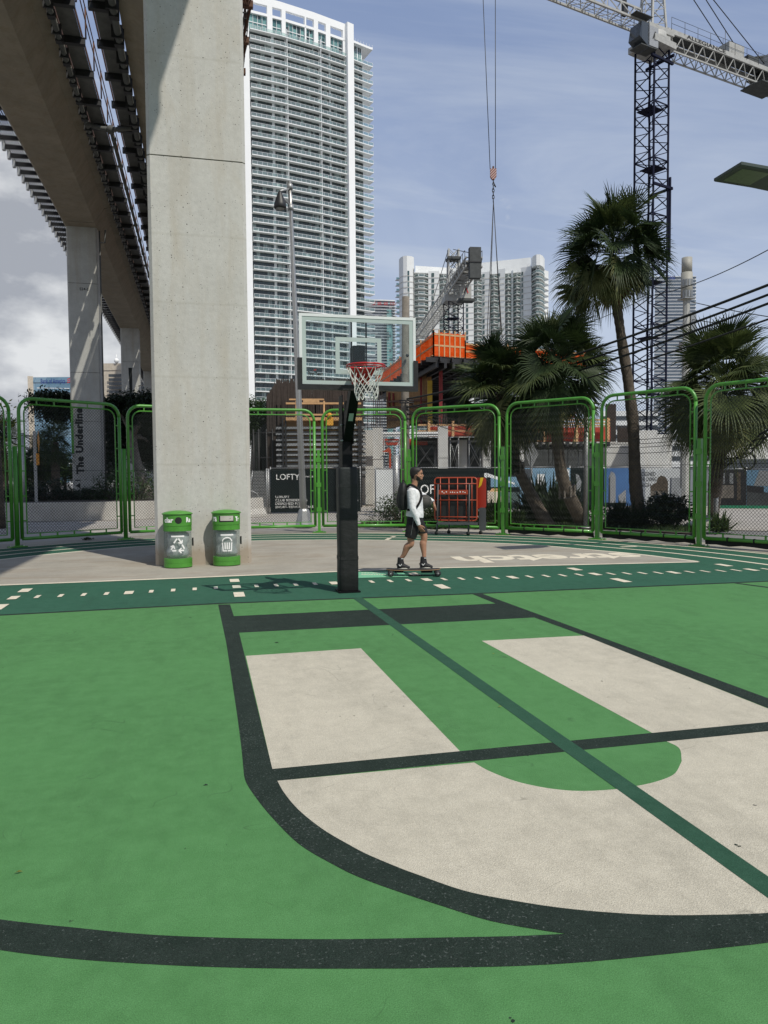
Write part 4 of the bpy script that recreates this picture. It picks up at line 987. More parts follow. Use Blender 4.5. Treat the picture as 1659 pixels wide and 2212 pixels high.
def floor_meshes(zone, inner, wins, thick=.26, over=1.2, wing=False):
    bal = MB().use('tower_white'); P = zone; Q = offs(P, over+.4)
    if wing: Q = offs(P, 3.2)
    slab(bal, P, Q, -.26, 0)
    R_ = offs(P, .12); bal.use('frame_white')
    for a, b in zip(R_, R_[1:]): bal.beam(a+V((0, 0, 1.02)), b+V((0, 0, 1.02)), .07, .08)
    L_ = sum((b-a).length for a, b in zip(R_, R_[1:])); k = int(L_/1.6)
    for i, c in enumerate(sub(R_, 0, 1, k)): bal.box(c.x-.04, c.x+.04, c.y-.04, c.y+.04, 0, 1.0)
    bal.use('rail_glass'); wallstrip(bal, offs(P, .16), .1, .95)
    return bal
# shared meshes (one storey), then one object per storey
mainb = floor_meshes(MAIN, None, WIN); leftb = floor_meshes(LEFT, None, WL); rightb = floor_meshes(RIGHT, None, WR, wing=True)
mainb.use('tower_white') # partition screens between flats
for f in (.35, .695):
    a = sub(MAIN, f, f+.001, 1)[0]; b = sub(offs(MAIN, 1.4), f, f+.001, 1)[0]; mainb.beam(a.lerp(b, .1)+V((0, 0, 1.3)), b+V((0, 0, 1.3)), .14, 2.6)
# things left out on some balconies: chairs, plants, a towel on the rail
rows = [(0, 0, ZT-FH*k) for k in range(NF+1)]
parts_copy(mainb.mesh('balcony'), 'balcony', tw, rows); parts_copy(rightb.mesh('balcony'), 'balcony', tw, rows); parts_copy(leftb.mesh('balcony'), 'side_balcony', tw, rows, 0)
INN = offs(MAIN, 1.45); first = True; rw_ = random.Random(8)
def win_mesh(P, a, b):
    w = MB().use('tower_window'); wallstrip(w, sub(P, a, b), .05, 2.55); w.use('crane_grey')
    for c in sub(P, a, b, max(2, int((b-a)*26))): w.cbox(c+V((0, 0, 1.3)), .09, .12, 2.5)
    return w.mesh('window')
for a, b in WIN: parts_copy(win_mesh(INN, a, b), 'window', tw, rows[1:], 20)
for P_, W_ in ((offs(LEFT, 1.45), WL), (offs(RIGHT, 1.45), WR)):
    for a, b in W_: parts_copy(win_mesh(P_, a, b), 'side_window', tw, rows[1:], 0)
fb_ = MB(); OUTR = offs(MAIN, .7)
for k in range(150):
    p = sub(OUTR, *(lambda f: (f, f+.002))(rw_.uniform(.01, .98)), 1)[0]+V((0, 0, ZT-FH*rw_.randint(1, NF))); fb_.use(rw_.choice(['dark_metal', 'white_paint', 'old_wood', 'crane_grey', 'shrub_leaf']))
    fb_.cbox(p+V((0, 0, .45)), rw_.uniform(.4, 1.2), .5, rw_.uniform(.5, .95), rw_.uniform(0, 1))
fb_.build('balcony_furniture', tw, kind='stuff')
m = MB().use('tower_white')
prism_wall(m, offs(MAIN, 1.6), 14, 0, ZT); prism_wall(m, offs(LEFT, 1.6), 14, 0, ZT-2); prism_wall(m, offs(sub(RIGHT, 0, .58), 1.6), 12, 0, zy(RIGHT[-1], 103)-.75)
m.build('wall', tw)
ZC = zy(arcp(756, 758, 1)[0], 49)
print('crown', ZC-ZT)
for xa, xb, zt in ((537, 552, ZC), (757, 770, ZC)):
    P = arcp(xa, xb, 2); m = MB().use('tower_white'); m.prism([(p.x, p.y) for p in [offs(P, -.9)[0], offs(P, -.9)[-1], offs(P, 2.5)[-1], offs(P, 2.5)[0]]], 0, zt-.01); m.build('fin', tw)
# crown: frame with tall openings, double height glass, roof terraces behind
CR = offs(arcp(552, 757, 24), .6); m = MB().use('tower_white')
OP = [(.015, .20), (.245, .355), (.40, .755), (.795, .855), (.885, .985)] if False else [(.01, .185), (.235, .325), (.365, .56), (.575, .655), (.70, .785), (.835, .975)]
zc0 = ZT; zc1 = ZT+(ZC-ZT)*.50; zc2 = ZC-2.3
pr = 0
for a, b in OP+[(1.0, 1.0)]:
    if a > pr: prism_wall(m, sub(CR, pr, a), 1.0, zc0, zc2)
    pr = b
prism_wall(m, CR, 1.0, zc2, ZC-.02)
for a, b in OP: prism_wall(m, sub(CR, a, b), 1.0, zc1-.0, zc1+.5)
m.build('crown_frame', tw)
m = MB().use('crown_window')
for a, b in OP: wallstrip(m, sub(offs(CR, .7), a, b), zc0, zc1)
m.use('frame_white')
for a, b in OP:
    k = max(2, int((b-a)*26))
    for c in sub(offs(CR, .62), a, b, k): m.cbox(c+V((0, 0, (zc0+zc1)/2)), .14, .14, zc1-zc0)
    for p, q in zip(sub(offs(CR, .6), a, b), sub(offs(CR, .6), a, b)[1:]): m.beam(p+V((0, 0, zc0+2.6)), q+V((0, 0, zc0+2.6)), .14, .25)
m.build('crown_glass', tw)
m = MB().use('tower_white'); B2 = offs(CR, 7); 
for a, b, h in ((.0, .3, 2.5), (.45, .7, 3.2), (.75, 1, 2.2)): prism_wall(m, sub(B2, a, b), 3, zc1, zc1+h)
slab(m, CR, offs(CR, 12), zc1-.3, zc1); m.build('roof_terrace', tw)
R2 = arcp(771, 813, 6); m = MB().use('tower_white'); ZR = zy(R2[-1], 103); slab(m, R2, offs(R2, 8), ZR-.7, ZR); prism_wall(m, offs(sub(R2, .0, .56), 2.0), 4, ZT+.01, ZT+1.2); m.use('crown_window'); wallstrip(m, offs(sub(R2, 0, .56), 1.6), ZT+.2, ZR-.7)
m.use('frame_white')
for c in sub(offs(R2, .3), 0, 1, 7): m.cbox(c+V((0, 0, ZR+.5)), .08, .08, 1.0)
m.build('side_penthouse', tw)

# --- wide white condominium with zig-zag front
cd = empty('condominium', col(1020, 420), 'wide white condominium with stacked balconies and rounded ends, behind the small crane', 'condominium')
ckeys = [(864, 407), (897, 408), (960, 411), (1030, 413), (1100, 411), (1147, 407), (1176, 405)]
def cp(x, d=0): return col(x, interp(ckeys, x)+d)
CF = 3.03
def czx(z): return z*.2279+810
ztop = {}
body = [czx(v) for v in (380, 475, 570, 615, 700, 770, 880, 935, 1015, 1055, 1095, 1130, 1195, 1235, 1290, 1310, 1375, 1410, 1480)]
zr = zy(cp(835), 597)-.0   # top storey floor level
zE = zy(cp(890), 556); zB = zy(cp(930), 581); zM = zy(cp(960), 566); print('condo', zr, zE, zB, zM)
ntop = int(zr/CF)
def roundend(xc, w, d0, out=1):
    c = cp(xc, 5); r = w; return [V((c.x+r*math.cos(a), c.y+r*math.sin(a)*.9, 0)) for a in [math.pi+YAW*0-.2+math.pi*1.2*i/12*1 for i in range(13)]]
m = MB().use('condo_white')
lp_ = [cp(866, 10), cp(865, 5), cp(868, 1), cp(874, -2), cp(882, -3), cp(893, -2), cp(897, 0)]
rp_ = [cp(1147, 0), cp(1151, -4), cp(1158, -6.5), cp(1166, -6), cp(1172, -2.5), cp(1175.5, 3), cp(1175, 9)]
m.prism([(p.x, p.y) for p in lp_+[cp(897, 14), cp(866, 14)]], 0, zE)
m.prism([(p.x, p.y) for p in offs(rp_, 2.2)+[cp(1170, 20), cp(1147, 20)]], 0, zr+4); 
m.prism([(p.x, p.y) for p in [cp(1147, .2)]+rp_+[cp(1170, 20), cp(1147, 20)]], zr+3.5, zy(cp(1160, -6), 550))
# zig-zag body
front = []
stacks = [(385, 515, 0), (618, 700, 1), (745, 800, 1), (940, 1015, 1), (1095, 1165, 1), (1235, 1290, 1), (1310, 1380, 1)]
prev = 380
segs = []
for a, b, t in stacks: segs.append((prev, a, 0)); segs.append((a, b, 1)); prev = b
segs.append((prev, 1480, 0))
for a, b, t in segs:
    xa, xb = czx(a), czx(b)
    if b-a < 2: continue
    if t: # recessed bay
        pa, pb = cp(xa, 3.4), cp(xb, 3.4); m.prism([(pa.x, pa.y), (pb.x, pb.y), (cp(xb, 16).x, cp(xb, 16).y), (cp(xa, 16).x, cp(xa, 16).y)], 0, zr+1.5)
    else:
        pa, pb = cp(xa, 0), cp(xb, -1.6); m.prism([(pa.x, pa.y), (pb.x, pb.y), (cp(xb, 16).x, cp(xb, 16).y), (cp(xa, 16).x, cp(xa, 16).y)], 0, zB-(1.2 if (a//10) % 2 else 0))
m.use('kerb_concrete')
for z in [zr-CF*k for k in range(ntop)]:
    for A__, B__, t in segs:
        if not t and B__-A__ > 2: pa, pb = cp(czx(A__), 0), cp(czx(B__), -1.6); m.beam(pa*.9995+V((0, 0, z-.12)), pb*.9995+V((0, 0, z-.12)), .12, .16)
    for i in range(5): m.beam(lp_[i+1]*.9995+V((0, 0, z-.12)), lp_[i+2 if i+2 < 7 else 6]*.9995+V((0, 0, z-.12)), .12, .16)
m.build('wall', cd)
m = MB().use('condo_white'); 
for a, b, t in segs:
    if t: pa, pb = cp(czx(a), -.5), cp(czx(b), -.5); m.prism([(pa.x, pa.y), (pb.x, pb.y), (cp(czx(b), 8).x, cp(czx(b), 8).y), (cp(czx(a), 8).x, cp(czx(a), 8).y)], zr+2.2, zB-2.0)
m.prism([(p.x, p.y) for p in (cp(900, 14), cp(985, 16), cp(985, 26), cp(900, 24))], zr+2, min(zy(cp(900, 14), 574), zy(cp(985, 16), 560))); m.prism([(p.x, p.y) for p in (cp(985.5, 16), cp(1020, 16), cp(1146, 10), cp(1146, 24), cp(985.5, 26))], zr+2, min(zy(cp(1020, 16), 566), zy(cp(1146, 10), 556))); m.build('roof', cd)
# storeys: each balcony and each window a part, the lower hidden rows as one
crow = [(0, 0, zr-CF*k) for k in range(ntop)]
def cbal(P, Q, posts=True, n=12):
    bl = MB().use('condo_white'); slab(bl, P, Q, -.28, 0); bl.use('rail_glass'); wallstrip(bl, P, .05, 1.05); bl.use('condo_white')
    for p, q in zip(P, P[1:]): bl.beam(p+V((0, 0, 1.1)), q+V((0, 0, 1.1)), .14, .12)
    if posts:
        for p in P: bl.cbox(p+V((0, 0, .55)), .18, .18, 1.1)
    parts_copy(bl.mesh('balcony'), 'balcony', cd, crow, n)
def cwin(P, z0, z1, n=6): w = MB().use('condo_window'); wallstrip(w, P, z0, z1); parts_copy(w.mesh('window'), 'window', cd, crow, n)
for a, b, t in stacks:
    xa, xb = czx(a), czx(b); wide = t == 0
    P = [cp(xa-.2, .2), cp((xa+xb)/2, -3.0), cp(xb+.2, .2)]
    if wide: P = [cp(xa, .3), cp(xa+(xb-xa)*.3, -2.4), cp(xa+(xb-xa)*.7, -2.4), cp(xb, .3)]
    Q = [cp(xa-.2, 3.5)]+[cp(xa+(xb-xa)*i/(len(P)-1), 3.5) for i in range(1, len(P)-1)]+[cp(xb+.2, 3.5)]; cbal(P, Q)
    cwin([cp(xa+.8, 3.3), cp(xa+(xb-xa)*(.62 if wide else .6), 3.3)], .1, 2.5)
    if wide: cwin([cp(xa+(xb-xa)*.68, 3.3), cp(xb-.6, 3.3)], .1, 2.5)
for a, b in ((545, 570), (868, 888), (1022, 1042), (1166, 1186), (1386, 1403)):
    for A__, B__, t in segs:
        if A__ <= a and b <= B__+2 and not t:
            fa, fb = (a-A__)/(B__-A__), (b-A__)/(B__-A__); pa, pb = cp(czx(A__), 0), cp(czx(B__), -1.6); cwin([pa.lerp(pb, fa)*.9995, pa.lerp(pb, fb)*.9995], .35, 2.4)
cwin([cp(883, -3.05), cp(887, -2.75)], .2, 2.5)
cbal(rp_, offs(rp_, 2.6), False); cwin(offs(rp_, 2.1)[1:], .1, 2.5)
p = lp_[0]; bl = MB().use('condo_white'); bl.cbox(p+V((-1.2, -3, -.1)), 3.4, 3, .25); bl.use('rail_glass'); bl.cbox(p+V((-1.6, -4.2, .55)), 2.6, .1, 1.0); parts_copy(bl.mesh('side_balcony'), 'side_balcony', cd, crow, 0)

# --- simple slab block helper: floors as bands
def block(name, xs, d, yt, label, cat, wallm, winm, floors, fh, inset=.3, bands=(.35, .85), side=None, dd=0, z_low=0, sides=True):
    """office / flat block between photo columns xs at depth d; bands are window strips per storey"""
    P = [col(x, d+dd*i) for i, x in enumerate(xs)]; root = empty(name, P[0], label, cat)
    zt = zy(P[0], yt) if yt < 5000 else yt-5000
    back = [col(xs[-1], d+dd*(len(xs)-1)+18), col(xs[0], d+18)]
    m = MB().use(wallm); m.prism([(p.x, p.y) for p in P+back], 0, zt); m.build('wall', root)
    w = MB().use(winm)
    for k in range(floors):
        z = zt-fh*(k+1)-.8
        if z < z_low: break
        wallstrip(w, [p*.9992 for p in P], z+fh*bands[0], z+fh*bands[1])
    w.build('window_bands', root); return root, P, zt
rt_, P_, z_ = block('rental_tower', [775, 826, 856], 780, 646, 'distant tower with red phone number along its roofline, right of the curved tower', 'tower', 'condo_white', 'dark_window', 60, 3.0, bands=(.35, .85), dd=3)
a, b = P_[0].lerp(P_[2], .22)*.999, P_[2]*.999
t = text_mesh('roof_sign', 'RENT  305 . 605 . 1111', 'text_red', pt(797, 659.5, 776), col(853, 780)-col(797, 779), (0, 0, 1), width=(col(853, 776)-col(797, 776)).length, height=3.4, parent=rt_, offset=.01)
m = MB().use('teal_window'); pa, pb = col(838, 777), col(850, 778)
for k in range(52): m.quad((pb.x, pb.y, z_-14-3*k), (pa.x, pa.y, z_-14-3*k), (pa.x, pa.y, z_-11.4-3*k), (pb.x, pb.y, z_-11.4-3*k))
m.build('glazed_bay', rt_)
m = MB().use('dark_window')
for k in range(58):
    z = z_-6-3.0*k
    for xa, xb in ((856, 859),): p, q = col(xa, 779), col(xb, 780); m.use('condo_white'); m.cbox(p.lerp(q, .5)+V((0, 0, z)), 1.8, 4, .5)
m.build('side_balconies', rt_)
ct, P_, z_ = block('striped_tower', [1411, 1423, 1441, 1471, 1499], 900, 597, 'distant blue and white banded office tower behind the crane mast and antenna pole', 'tower', 'white_paint', 'stripe_window', 75, 3.9, bands=(.45, 1.0))
text_mesh('roof_sign', 'Citi', 'text_blue', pt(1437, 604, 895), col(1460, 895)-col(1437, 895), (0, 0, 1), width=(col(1458, 895)-col(1437, 895)).length, height=5, parent=ct, offset=.03)
block('city_building', [1300, 1345, 1420], 260, 888, 'white mid-rise building low behind the crane base and rebar', 'building', 'condo_white', 'dark_window', 8, 3.2, bands=(.3, .7))
block('city_building', [1445, 1480, 1560], 230, 905, 'white mid-rise building low behind the monopole', 'building', 'condo_white', 'dark_window', 8, 3.2, bands=(.3, .7))
block('office_block', [1560, 1610, 1700], 58, 936, 'low grey two storey building behind the thick palm at the right edge', 'building', 'site_concrete', 'dark_window', 2, 3.0, bands=(.15, .6))
bk, P_, z_ = block('bank_tower', [78, 120, 200], 400, 815, 'blue glass bank tower with blue lettering at its top, left of the lettered pillar', 'tower', 'blue_window', 'blue_window', 1, 3)
text_mesh('roof_sign', 'Bank of America', 'text_blue', pt(88, 829, 397), col(141, 397)-col(88, 397), (0, 0, 1), width=(col(141, 397)-col(88, 397)).length, height=(829-818)*397/FPX, parent=bk, offset=.02)
m = MB().use('text_red'); q = pt(145, 828, 397)
for k in range(3): m.obox(q+V((0, 0, .9*k)), RT*2.2+V((0, 0, .8)), V((0, .02, 0)), V((0, 0, .45)))
m.build('flag_logo', bk)
m = MB().use('beige_stone'); pa, pb = col(66, 398), col(78, 400); m.prism([(p.x, p.y) for p in (pa, pb, col(78, 420), col(66, 420))], 0, zy(pa, 812)); m.build('stone_edge', bk)
m = MB().use('text_white')
for y in (838, 850): q0, q1 = pt(80, y, 398.5), pt(150, y+1, 398.5); m.beam(q0, q1, .1, .35)
m.build('floor_lines', bk)
bb, P_, z_ = block('beige_block', [225, 237, 345], 300, 785, 'beige office block with dark window stripes behind the far pillars', 'building', 'beige_stone', 'beige_stone', 1, 3, dd=0)
m = MB().use('dark_window'); pa, pb = col(240, 298.5), col(345, 298.5)
for k in range(14): z = zy(pa, 811+8.8*k); m.quad((pb.x, pb.y, z-.6), (pa.x, pa.y, z-.6), (pa.x, pa.y, z+.5), (pb.x, pb.y, z+.5))
m.build('window_stripes', bb)
m = MB().use('white_paint', True); p = col(258, 300); m.tube([p+V((0, 0, z_)), p+V((0, 0, z_+3.5))], .15, 5); m.sphere(p+V((0, 0, z_+1)), 1.0); m.build('roof_antenna', bb)
# low distant skyline on the left behind the trees
for i, (xa, xb, d, yt, nm) in enumerate(((-80, 30, 300, 1015, 'pale low building at the far left edge behind the palms'), (150, 215, 260, 1000, 'pale low building just behind the lettered pillar'), (205, 330, 240, 968, 'pale low building behind the dark tree'))):
    block('low_building', [xa, (xa+xb)/2, xb], d, yt, nm, 'building', 'condo_white', 'dark_window', 6, 3.2, bands=(.3, .65))
# ------------------------------------------------------------------ cranes
def lattice(m, p0, p1, ux, uy, w, h, n, rc=.09, rd=.045, faces=(0, 1, 2, 3)):
    """square lattice girder from p0 to p1 with corner chords and zig-zag bracing"""
    d = (p1-p0); ux, uy = V(ux).normalized(), V(uy).normalized(); c = [(-1, -1), (1, -1), (1, 1), (-1, 1)]
    def P(i, t): return p0+d*t+ux*(c[i][0]*w/2)+uy*(c[i][1]*h/2)
    for i in range(4): m.beam(P(i, 0), P(i, 1), rc*1.6, rc*1.6)
    for f in faces:
        a, b = f, (f+1) % 4
        for k in range(n):
            t0_, t1_, tm = k/n, (k+1)/n, (k+.5)/n
            m.beam(P(a, t0_), P(b, tm), rd*1.6); m.beam(P(b, tm), P(a, t1_), rd*1.6)
            if k % 3 == 0: m.beam(P(a, t0_), P(b, t0_), rd*2)
def tower_crane(name, x, d, ytop, ybase, s, ang, label, nseg, blue):
    base = col(x, d); root = empty(name, base, label, 'tower crane')
    zt = zy(base, ytop); ux = RT*math.cos(ang)+Fh*math.sin(ang); uy = Fh*math.cos(ang)-RT*math.sin(ang)
    m = MB().use(blue); lattice(m, base+V((0, 0, .5)), base+V((0, 0, zt)), ux, uy, s, s, nseg, .085, .042)
    # inner ladder and landings
    k = 0; z = 4
    while z < zt-1:
        e = 1 if k % 2 else -1
        for q in (-.2, .2): m.beam(base+ux*(e*.3)+uy*q+V((0, 0, z)), base-ux*(e*.25)+uy*q+V((0, 0, z+5.1)), .05)
        m.cbox(base+ux*(.25*e)+V((0, 0, z)), s*.8, s*.8, .06, math.atan2(ux.y, ux.x)); z += 5.1; k += 1
    m.build('mast', root); return root, base, zt, ux, uy
big, bb_, zt, ux, uy = tower_crane('tower_crane', 1401, 70, 112, 0, 2.05, .58, 'tall dark blue lattice tower crane with pale jib, behind the tallest palm', 24, 'crane_blue')
JD = (RT*.878+Fh*.479).normalized(); JN = V((-JD.y, JD.x, 0))
top = bb_+V((0, 0, zt))
m = MB().use('crane_white'); m.cbox(top+V((0, 0, .25)), 3.0, 2.9, .55, math.atan2(ux.y, ux.x)); m.cbox(top+V((0, 0, .75)), 2.2, 2.2, .6, math.atan2(JD.y, JD.x)); m.use('crane_white', True); m.tube([top+V((0, 0, .4)), top+V((0, 0, 1.3))], 1.25, 20); m.use('crane_white', False)
m.cbox(top+V((0, 0, 1.45)), 3.2, 2.2, .5, math.atan2(JD.y, JD.x)); m.build('slewing_ring', big)
m = MB().use('crane_white'); zj = 1.75
def J(u, v, z): return top+JD*u+JN*v+V((0, 0, z))
# jib to the left (towards and past the camera's left), triangular truss: two lower chords, one upper
for v in (-.75, .75): m.beam(J(-1, v, zj), J(-34, v, zj), .17, .17)
m.beam(J(-1.5, 0, zj+1.55), J(-34, 0, zj+1.55), .15, .15)
for k in range(20):
    u0_, u1_, um = -1.5-1.6*k, -1.5-1.6*(k+1), -1.5-1.6*(k+.5)
    for v in (-.75, .75): m.beam(J(u0_, v, zj), J(um, 0, zj+1.55), .075); m.beam(J(um, 0, zj+1.55), J(u1_, v, zj), .075)
    m.beam(J(u0_, -.75, zj), J(u0_, .75, zj), .07); m.beam(J(u0_, -.75, zj), J(u1_, .75, zj), .05)
m.build('jib', big)
m = MB().use('dark_metal', True)
for v in (-.2, .2): m.tube([J(-1.5, v, zj+.35), J(-34, v, zj+.35)], .025, 4)
for z in (.5, .95): m.tube([J(-1.5, .72, zj+z*.5), J(-20, .72, zj+z*.5)], .02, 4)
m.build('jib_ropes', big)
# counter jib to the right
m = MB().use('crane_white'); 
for v in (-.85, .85): m.beam(J(1, v, zj), J(26, v, zj), .16, .42); m.beam(J(1.6, v*.75, zj-1.5), J(26, v*.75, zj-1.35), .12, .12)
for k in range(17):
    u0_, u1_, um = 1.4+1.45*k, 1.4+1.45*(k+1), 1.4+1.45*(k+.5)
    for v in (-.85, .85): m.beam(J(u0_, v, zj-.2), J(um, v*.75, zj-1.45), .07); m.beam(J(um, v*.75, zj-1.45), J(u1_, v, zj-.2), .07)
    m.beam(J(u0_, -.85, zj-.15), J(u1_, .85, zj-.15), .06); m.beam(J(um, -.64, zj-1.45), J(um, .64, zj-1.45), .06); m.beam(J(um, -.64, zj-1.45), J(um+1.45, .64, zj-1.45), .05)
m.build('counter_jib', big)
m = MB().use('crane_grey'); m.obox(J(1.5, -.7, zj+.18), JD*24, JN*1.4, (0, 0, .04)); m.build('deck', big)
m = MB().use('crane_grey', True)
for v in (-.95, .95):
    for z in (.65, 1.2): m.tube([J(1.4, v, zj+z), J(26, v, zj+z)], .022, 4)
    for k in range(15): m.tube([J(1.4+1.75*k, v, zj+.1), J(1.4+1.75*k, v, zj+1.2)], .025, 4)
m.build('railing', big)
t = text_mesh('lettering', 'ALLEGIANCE', 'text_black', J(3.4, -.936, zj-.13), JD, (0, 0, 1), width=5.4, height=.36, parent=big, offset=.03)
m = MB().use('crane_white'); m.cbox(J(10.8, .1, zj+.85), 2.2, 1.5, 1.2, math.atan2(JD.y, JD.x)); m.use('crane_grey'); m.cbox(J(13.4, 0, zj+.6), 1.6, 1.2, .7, math.atan2(JD.y, JD.x)); m.use('crane_white'); m.cbox(J(16.4, 0, zj+1.0), 1.6, 1.5, 1.5, math.atan2(JD.y, JD.x))
m.use('crane_grey'); m.cbox(J(16.8, 0, zj-.1), 3.2, 3.0, .12, math.atan2(JD.y, JD.x)); m.beam(J(13, 0, zj+.9), J(16, 0, zj+1.9), .18); m.cbox(J(15.2, -.3, zj-1.65), 3.4, 2.4, .10, math.atan2(JD.y, JD.x)); m.build('machinery', big)
# cat head and pendants
m = MB().use('crane_white'); a0 = [J(-.9, -.8, zj), J(.9, -.8, zj), J(.9, .8, zj), J(-.9, .8, zj)]; a1 = [J(-.15, -.35, zj+9), J(.25, -.35, zj+9), J(.25, .35, zj+9), J(-.15, .35, zj+9)]
for i in range(4): m.beam(a0[i], a1[i], .16)
for f in range(4):
    for k in range(7):
        t0_, tm, t1_ = k/7, (k+.5)/7, (k+1)/7; m.beam(a0[f].lerp(a1[f], t0_), a0[(f+1) % 4].lerp(a1[(f+1) % 4], tm), .06); m.beam(a0[(f+1) % 4].lerp(a1[(f+1) % 4], tm), a0[f].lerp(a1[f], t1_), .06)
for q in (-.25, .1): m.beam(J(-1.3, q, zj), J(-.6, q, zj+8.5), .05)
for k in range(20): m.beam(J(-1.3+.035*k, -.25, zj+.4*k), J(-1.3+.035*k, .1, zj+.4*k), .035)
m.build('apex_frame', big)
m = MB().use('dark_metal', True)
for v, ue, dz in ((-.5, 12.2, 0), (.5, 12.4, 0), (-.2, 16.6, .2)): m.tube([J(.2, v, zj+9), J(ue, v, zj+.3+dz)], .045, 5)
m.tube([J(9.3, -.5, zj+2.45), J(9.3, -.5, zj+.3)], .03, 4); m.tube([J(-.1, 0, zj+9), J(-34, 0, zj+3.4)], .05, 5); m.build('pendant_lines', big)
# cab
cabc = J(-1.9, -1.5, .05); rzc = math.atan2(JD.y, JD.x)
m = MB().use('crane_white'); m.use('galvanised'); m.obox(cabc-JD*.3+V((0, 0, -.7)), JD*1.3, JN*1.2, (0, 0, 1.7)); m.use('dark_window'); c_ = cabc-JD*1.3
for (u0_, u1_) in ((0, 1.2),): m.add([c_+V((0, 0, -.2)), c_+JD*1.2+V((0, 0, -.9)), c_+JD*1.2+V((0, 0, 1.15)), c_+JD*.25+V((0, 0, 1.1)), c_+JN*1.3+V((0, 0, -.2)), c_+JD*1.2+JN*1.3+V((0, 0, -.9)), c_+JD*1.2+JN*1.3+V((0, 0, 1.15)), c_+JD*.25+JN*1.3+V((0, 0, 1.1))], [(0, 1, 2, 3), (4, 7, 6, 5), (0, 3, 7, 4), (0, 4, 5, 1), (3, 2, 6, 7)])
m.use('crane_grey'); m.obox(cabc-JD*1.1+V((0, 0, -.85)), JD*2.0, JN*1.3, (0, 0, .08)); m.obox(cabc-JD*1.7+V((0, 0, 1.75)), JD*2.0, JN*.9, (0, 0, .06)); m.build('cab', big)
m = MB().use('dark_metal'); m.cbox(J(-3.2, .3, zj+1.2), .5, .4, 1.0, rzc); m.cbox(J(-3.2, .3, zj+1.9), .3, .3, .5, rzc); m.build('winch_motor', big)
m = MB().use('text_black'); q = cabc-JN*.006+JD*.25
m.add([q+V((0, 0, -.05)), q+JD*.14+V((0, 0, -.05)), q+JD*.36+V((0, 0, .4)), q+JD*.3+V((0, 0, .62))], [(0, 1, 2, 3)]); m.add([q+JD*.62+V((0, 0, -.05)), q+JD*.76+V((0, 0, -.05)), q+JD*.42+V((0, 0, .62)), q+JD*.3+V((0, 0, .62))], [(0, 1, 2, 3)]); m.build('cab_emblem', big)
# climbing frame lower on the mast
fz = zy(bb_, 400); m = MB().use('crane_blue'); e_ = bb_+ux*1.25-uy*1.1
m.beam(e_+V((0, 0, fz-7)), e_+V((0, 0, fz+.6)), .16); m.beam(bb_-ux*1.2-uy*1.15+V((0, 0, fz-.4)), bb_+ux*1.5-uy*1.15+V((0, 0, fz-.4)), .2); m.beam(bb_+ux*1.3-uy*1.3+V((0, 0, fz-.4)), bb_+ux*1.3+uy*1.3+V((0, 0, fz-.4)), .2)
m.build('climbing_frame', big); m = MB().use('crane_blue'); zc = zy(bb_, 140); m.beam(bb_-ux*1.5-uy*1.1+V((0, 0, zc)), bb_+ux*1.5-uy*1.1+V((0, 0, zc)), .2); m.beam(bb_+ux*1.1-uy*1.5+V((0, 0, zc+.5)), bb_+ux*1.1+uy*1.5+V((0, 0, zc+.5)), .2); m.build('tie_collar', big)

# hook block hanging from the big crane's jib
hk = empty('hook_block', pt(1064, 380, 57), 'red and white striped crane hook block with chain and slings hanging in the sky', 'hook block')
HD = 57
def hp(x, y): return pt(x, y, HD)
mstr, N, L, b = node_mat('hook_stripes')
gm = N.new('ShaderNodeNewGeometry'); sx_ = N.new('ShaderNodeSeparateXYZ'); L.new(gm.outputs['Position'], sx_.inputs[0])
ad = N.new('ShaderNodeMath'); ad.operation = 'SUBTRACT'; L.new(sx_.outputs[2], ad.inputs[0]); L.new(sx_.outputs[0], ad.inputs[1]); mu = N.new('ShaderNodeMath'); mu.operation = 'MULTIPLY'; mu.inputs[1].default_value = 5.2; L.new(ad.outputs[0], mu.inputs[0])
fr = N.new('ShaderNodeMath'); fr.operation = 'FRACT'; L.new(mu.outputs[0], fr.inputs[0]); gt = N.new('ShaderNodeMath'); gt.operation = 'GREATER_THAN'; gt.inputs[1].default_value = .5; L.new(fr.outputs[0], gt.inputs[0])
L.new(mixc(N, L, gt.outputs[0], (.20, .035, .03), (.42, .34, .30)), b.inputs['Base Color']); b.inputs['Roughness'].default_value = .6
c_ = hp(1065.5, 377); m = MB().use('hook_stripes'); w_ = .225
poly = [(-w_, .40), (w_, .40), (w_, -.18), (.08, -.38), (-.08, -.38), (-w_, -.18)]
fa = [c_+RT*x-Fh*.12+V((0, 0, z)) for x, z in poly]; m.rings([fa, [p+Fh*.24 for p in fa]]); m.build('cheek_plates', hk)
m = MB().use('rust'); m.obox(c_+RT*-.06-Fh*.06+V((0, 0, .40)), RT*.12, Fh*.12, (0, 0, .19)); m.build('top_swivel', hk)
m = MB().use('dark_metal', True); q = c_+V((0, 0, -.37))
m.tube([q, q+V((0, 0, -.18)), q+RT*-.05+V((0, 0, -.32)), q+V((0, 0, -.45)), q+RT*.09+V((0, 0, -.4))], .035, 6); m.tube([q+V((0, 0, -.16)), q+RT*.17+V((0, 0, -.55))], .05, 6)
for k in range(5): 
    z = -.55-.24*k; m.tube([q+V((0, 0, z))+(RT if k % 2 else Fh)*(.07*math.cos(a))+V((0, 0, .17*math.sin(a))) for a in [2*math.pi*i/8 for i in range(8)]], .03, 4, closed=True)
m.build('hook', hk)
m = MB().use('dark_metal', True)
for xa in (1042, 1070.5): m.tube([hp(xa if xa < 1050 else 1070, -40), hp(1058.8 if xa < 1050 else 1070.3, 366)], .028, 4)
m.build('hoist_ropes', hk)
m = MB().use('dark_metal', True); q = hp(1066, 434)
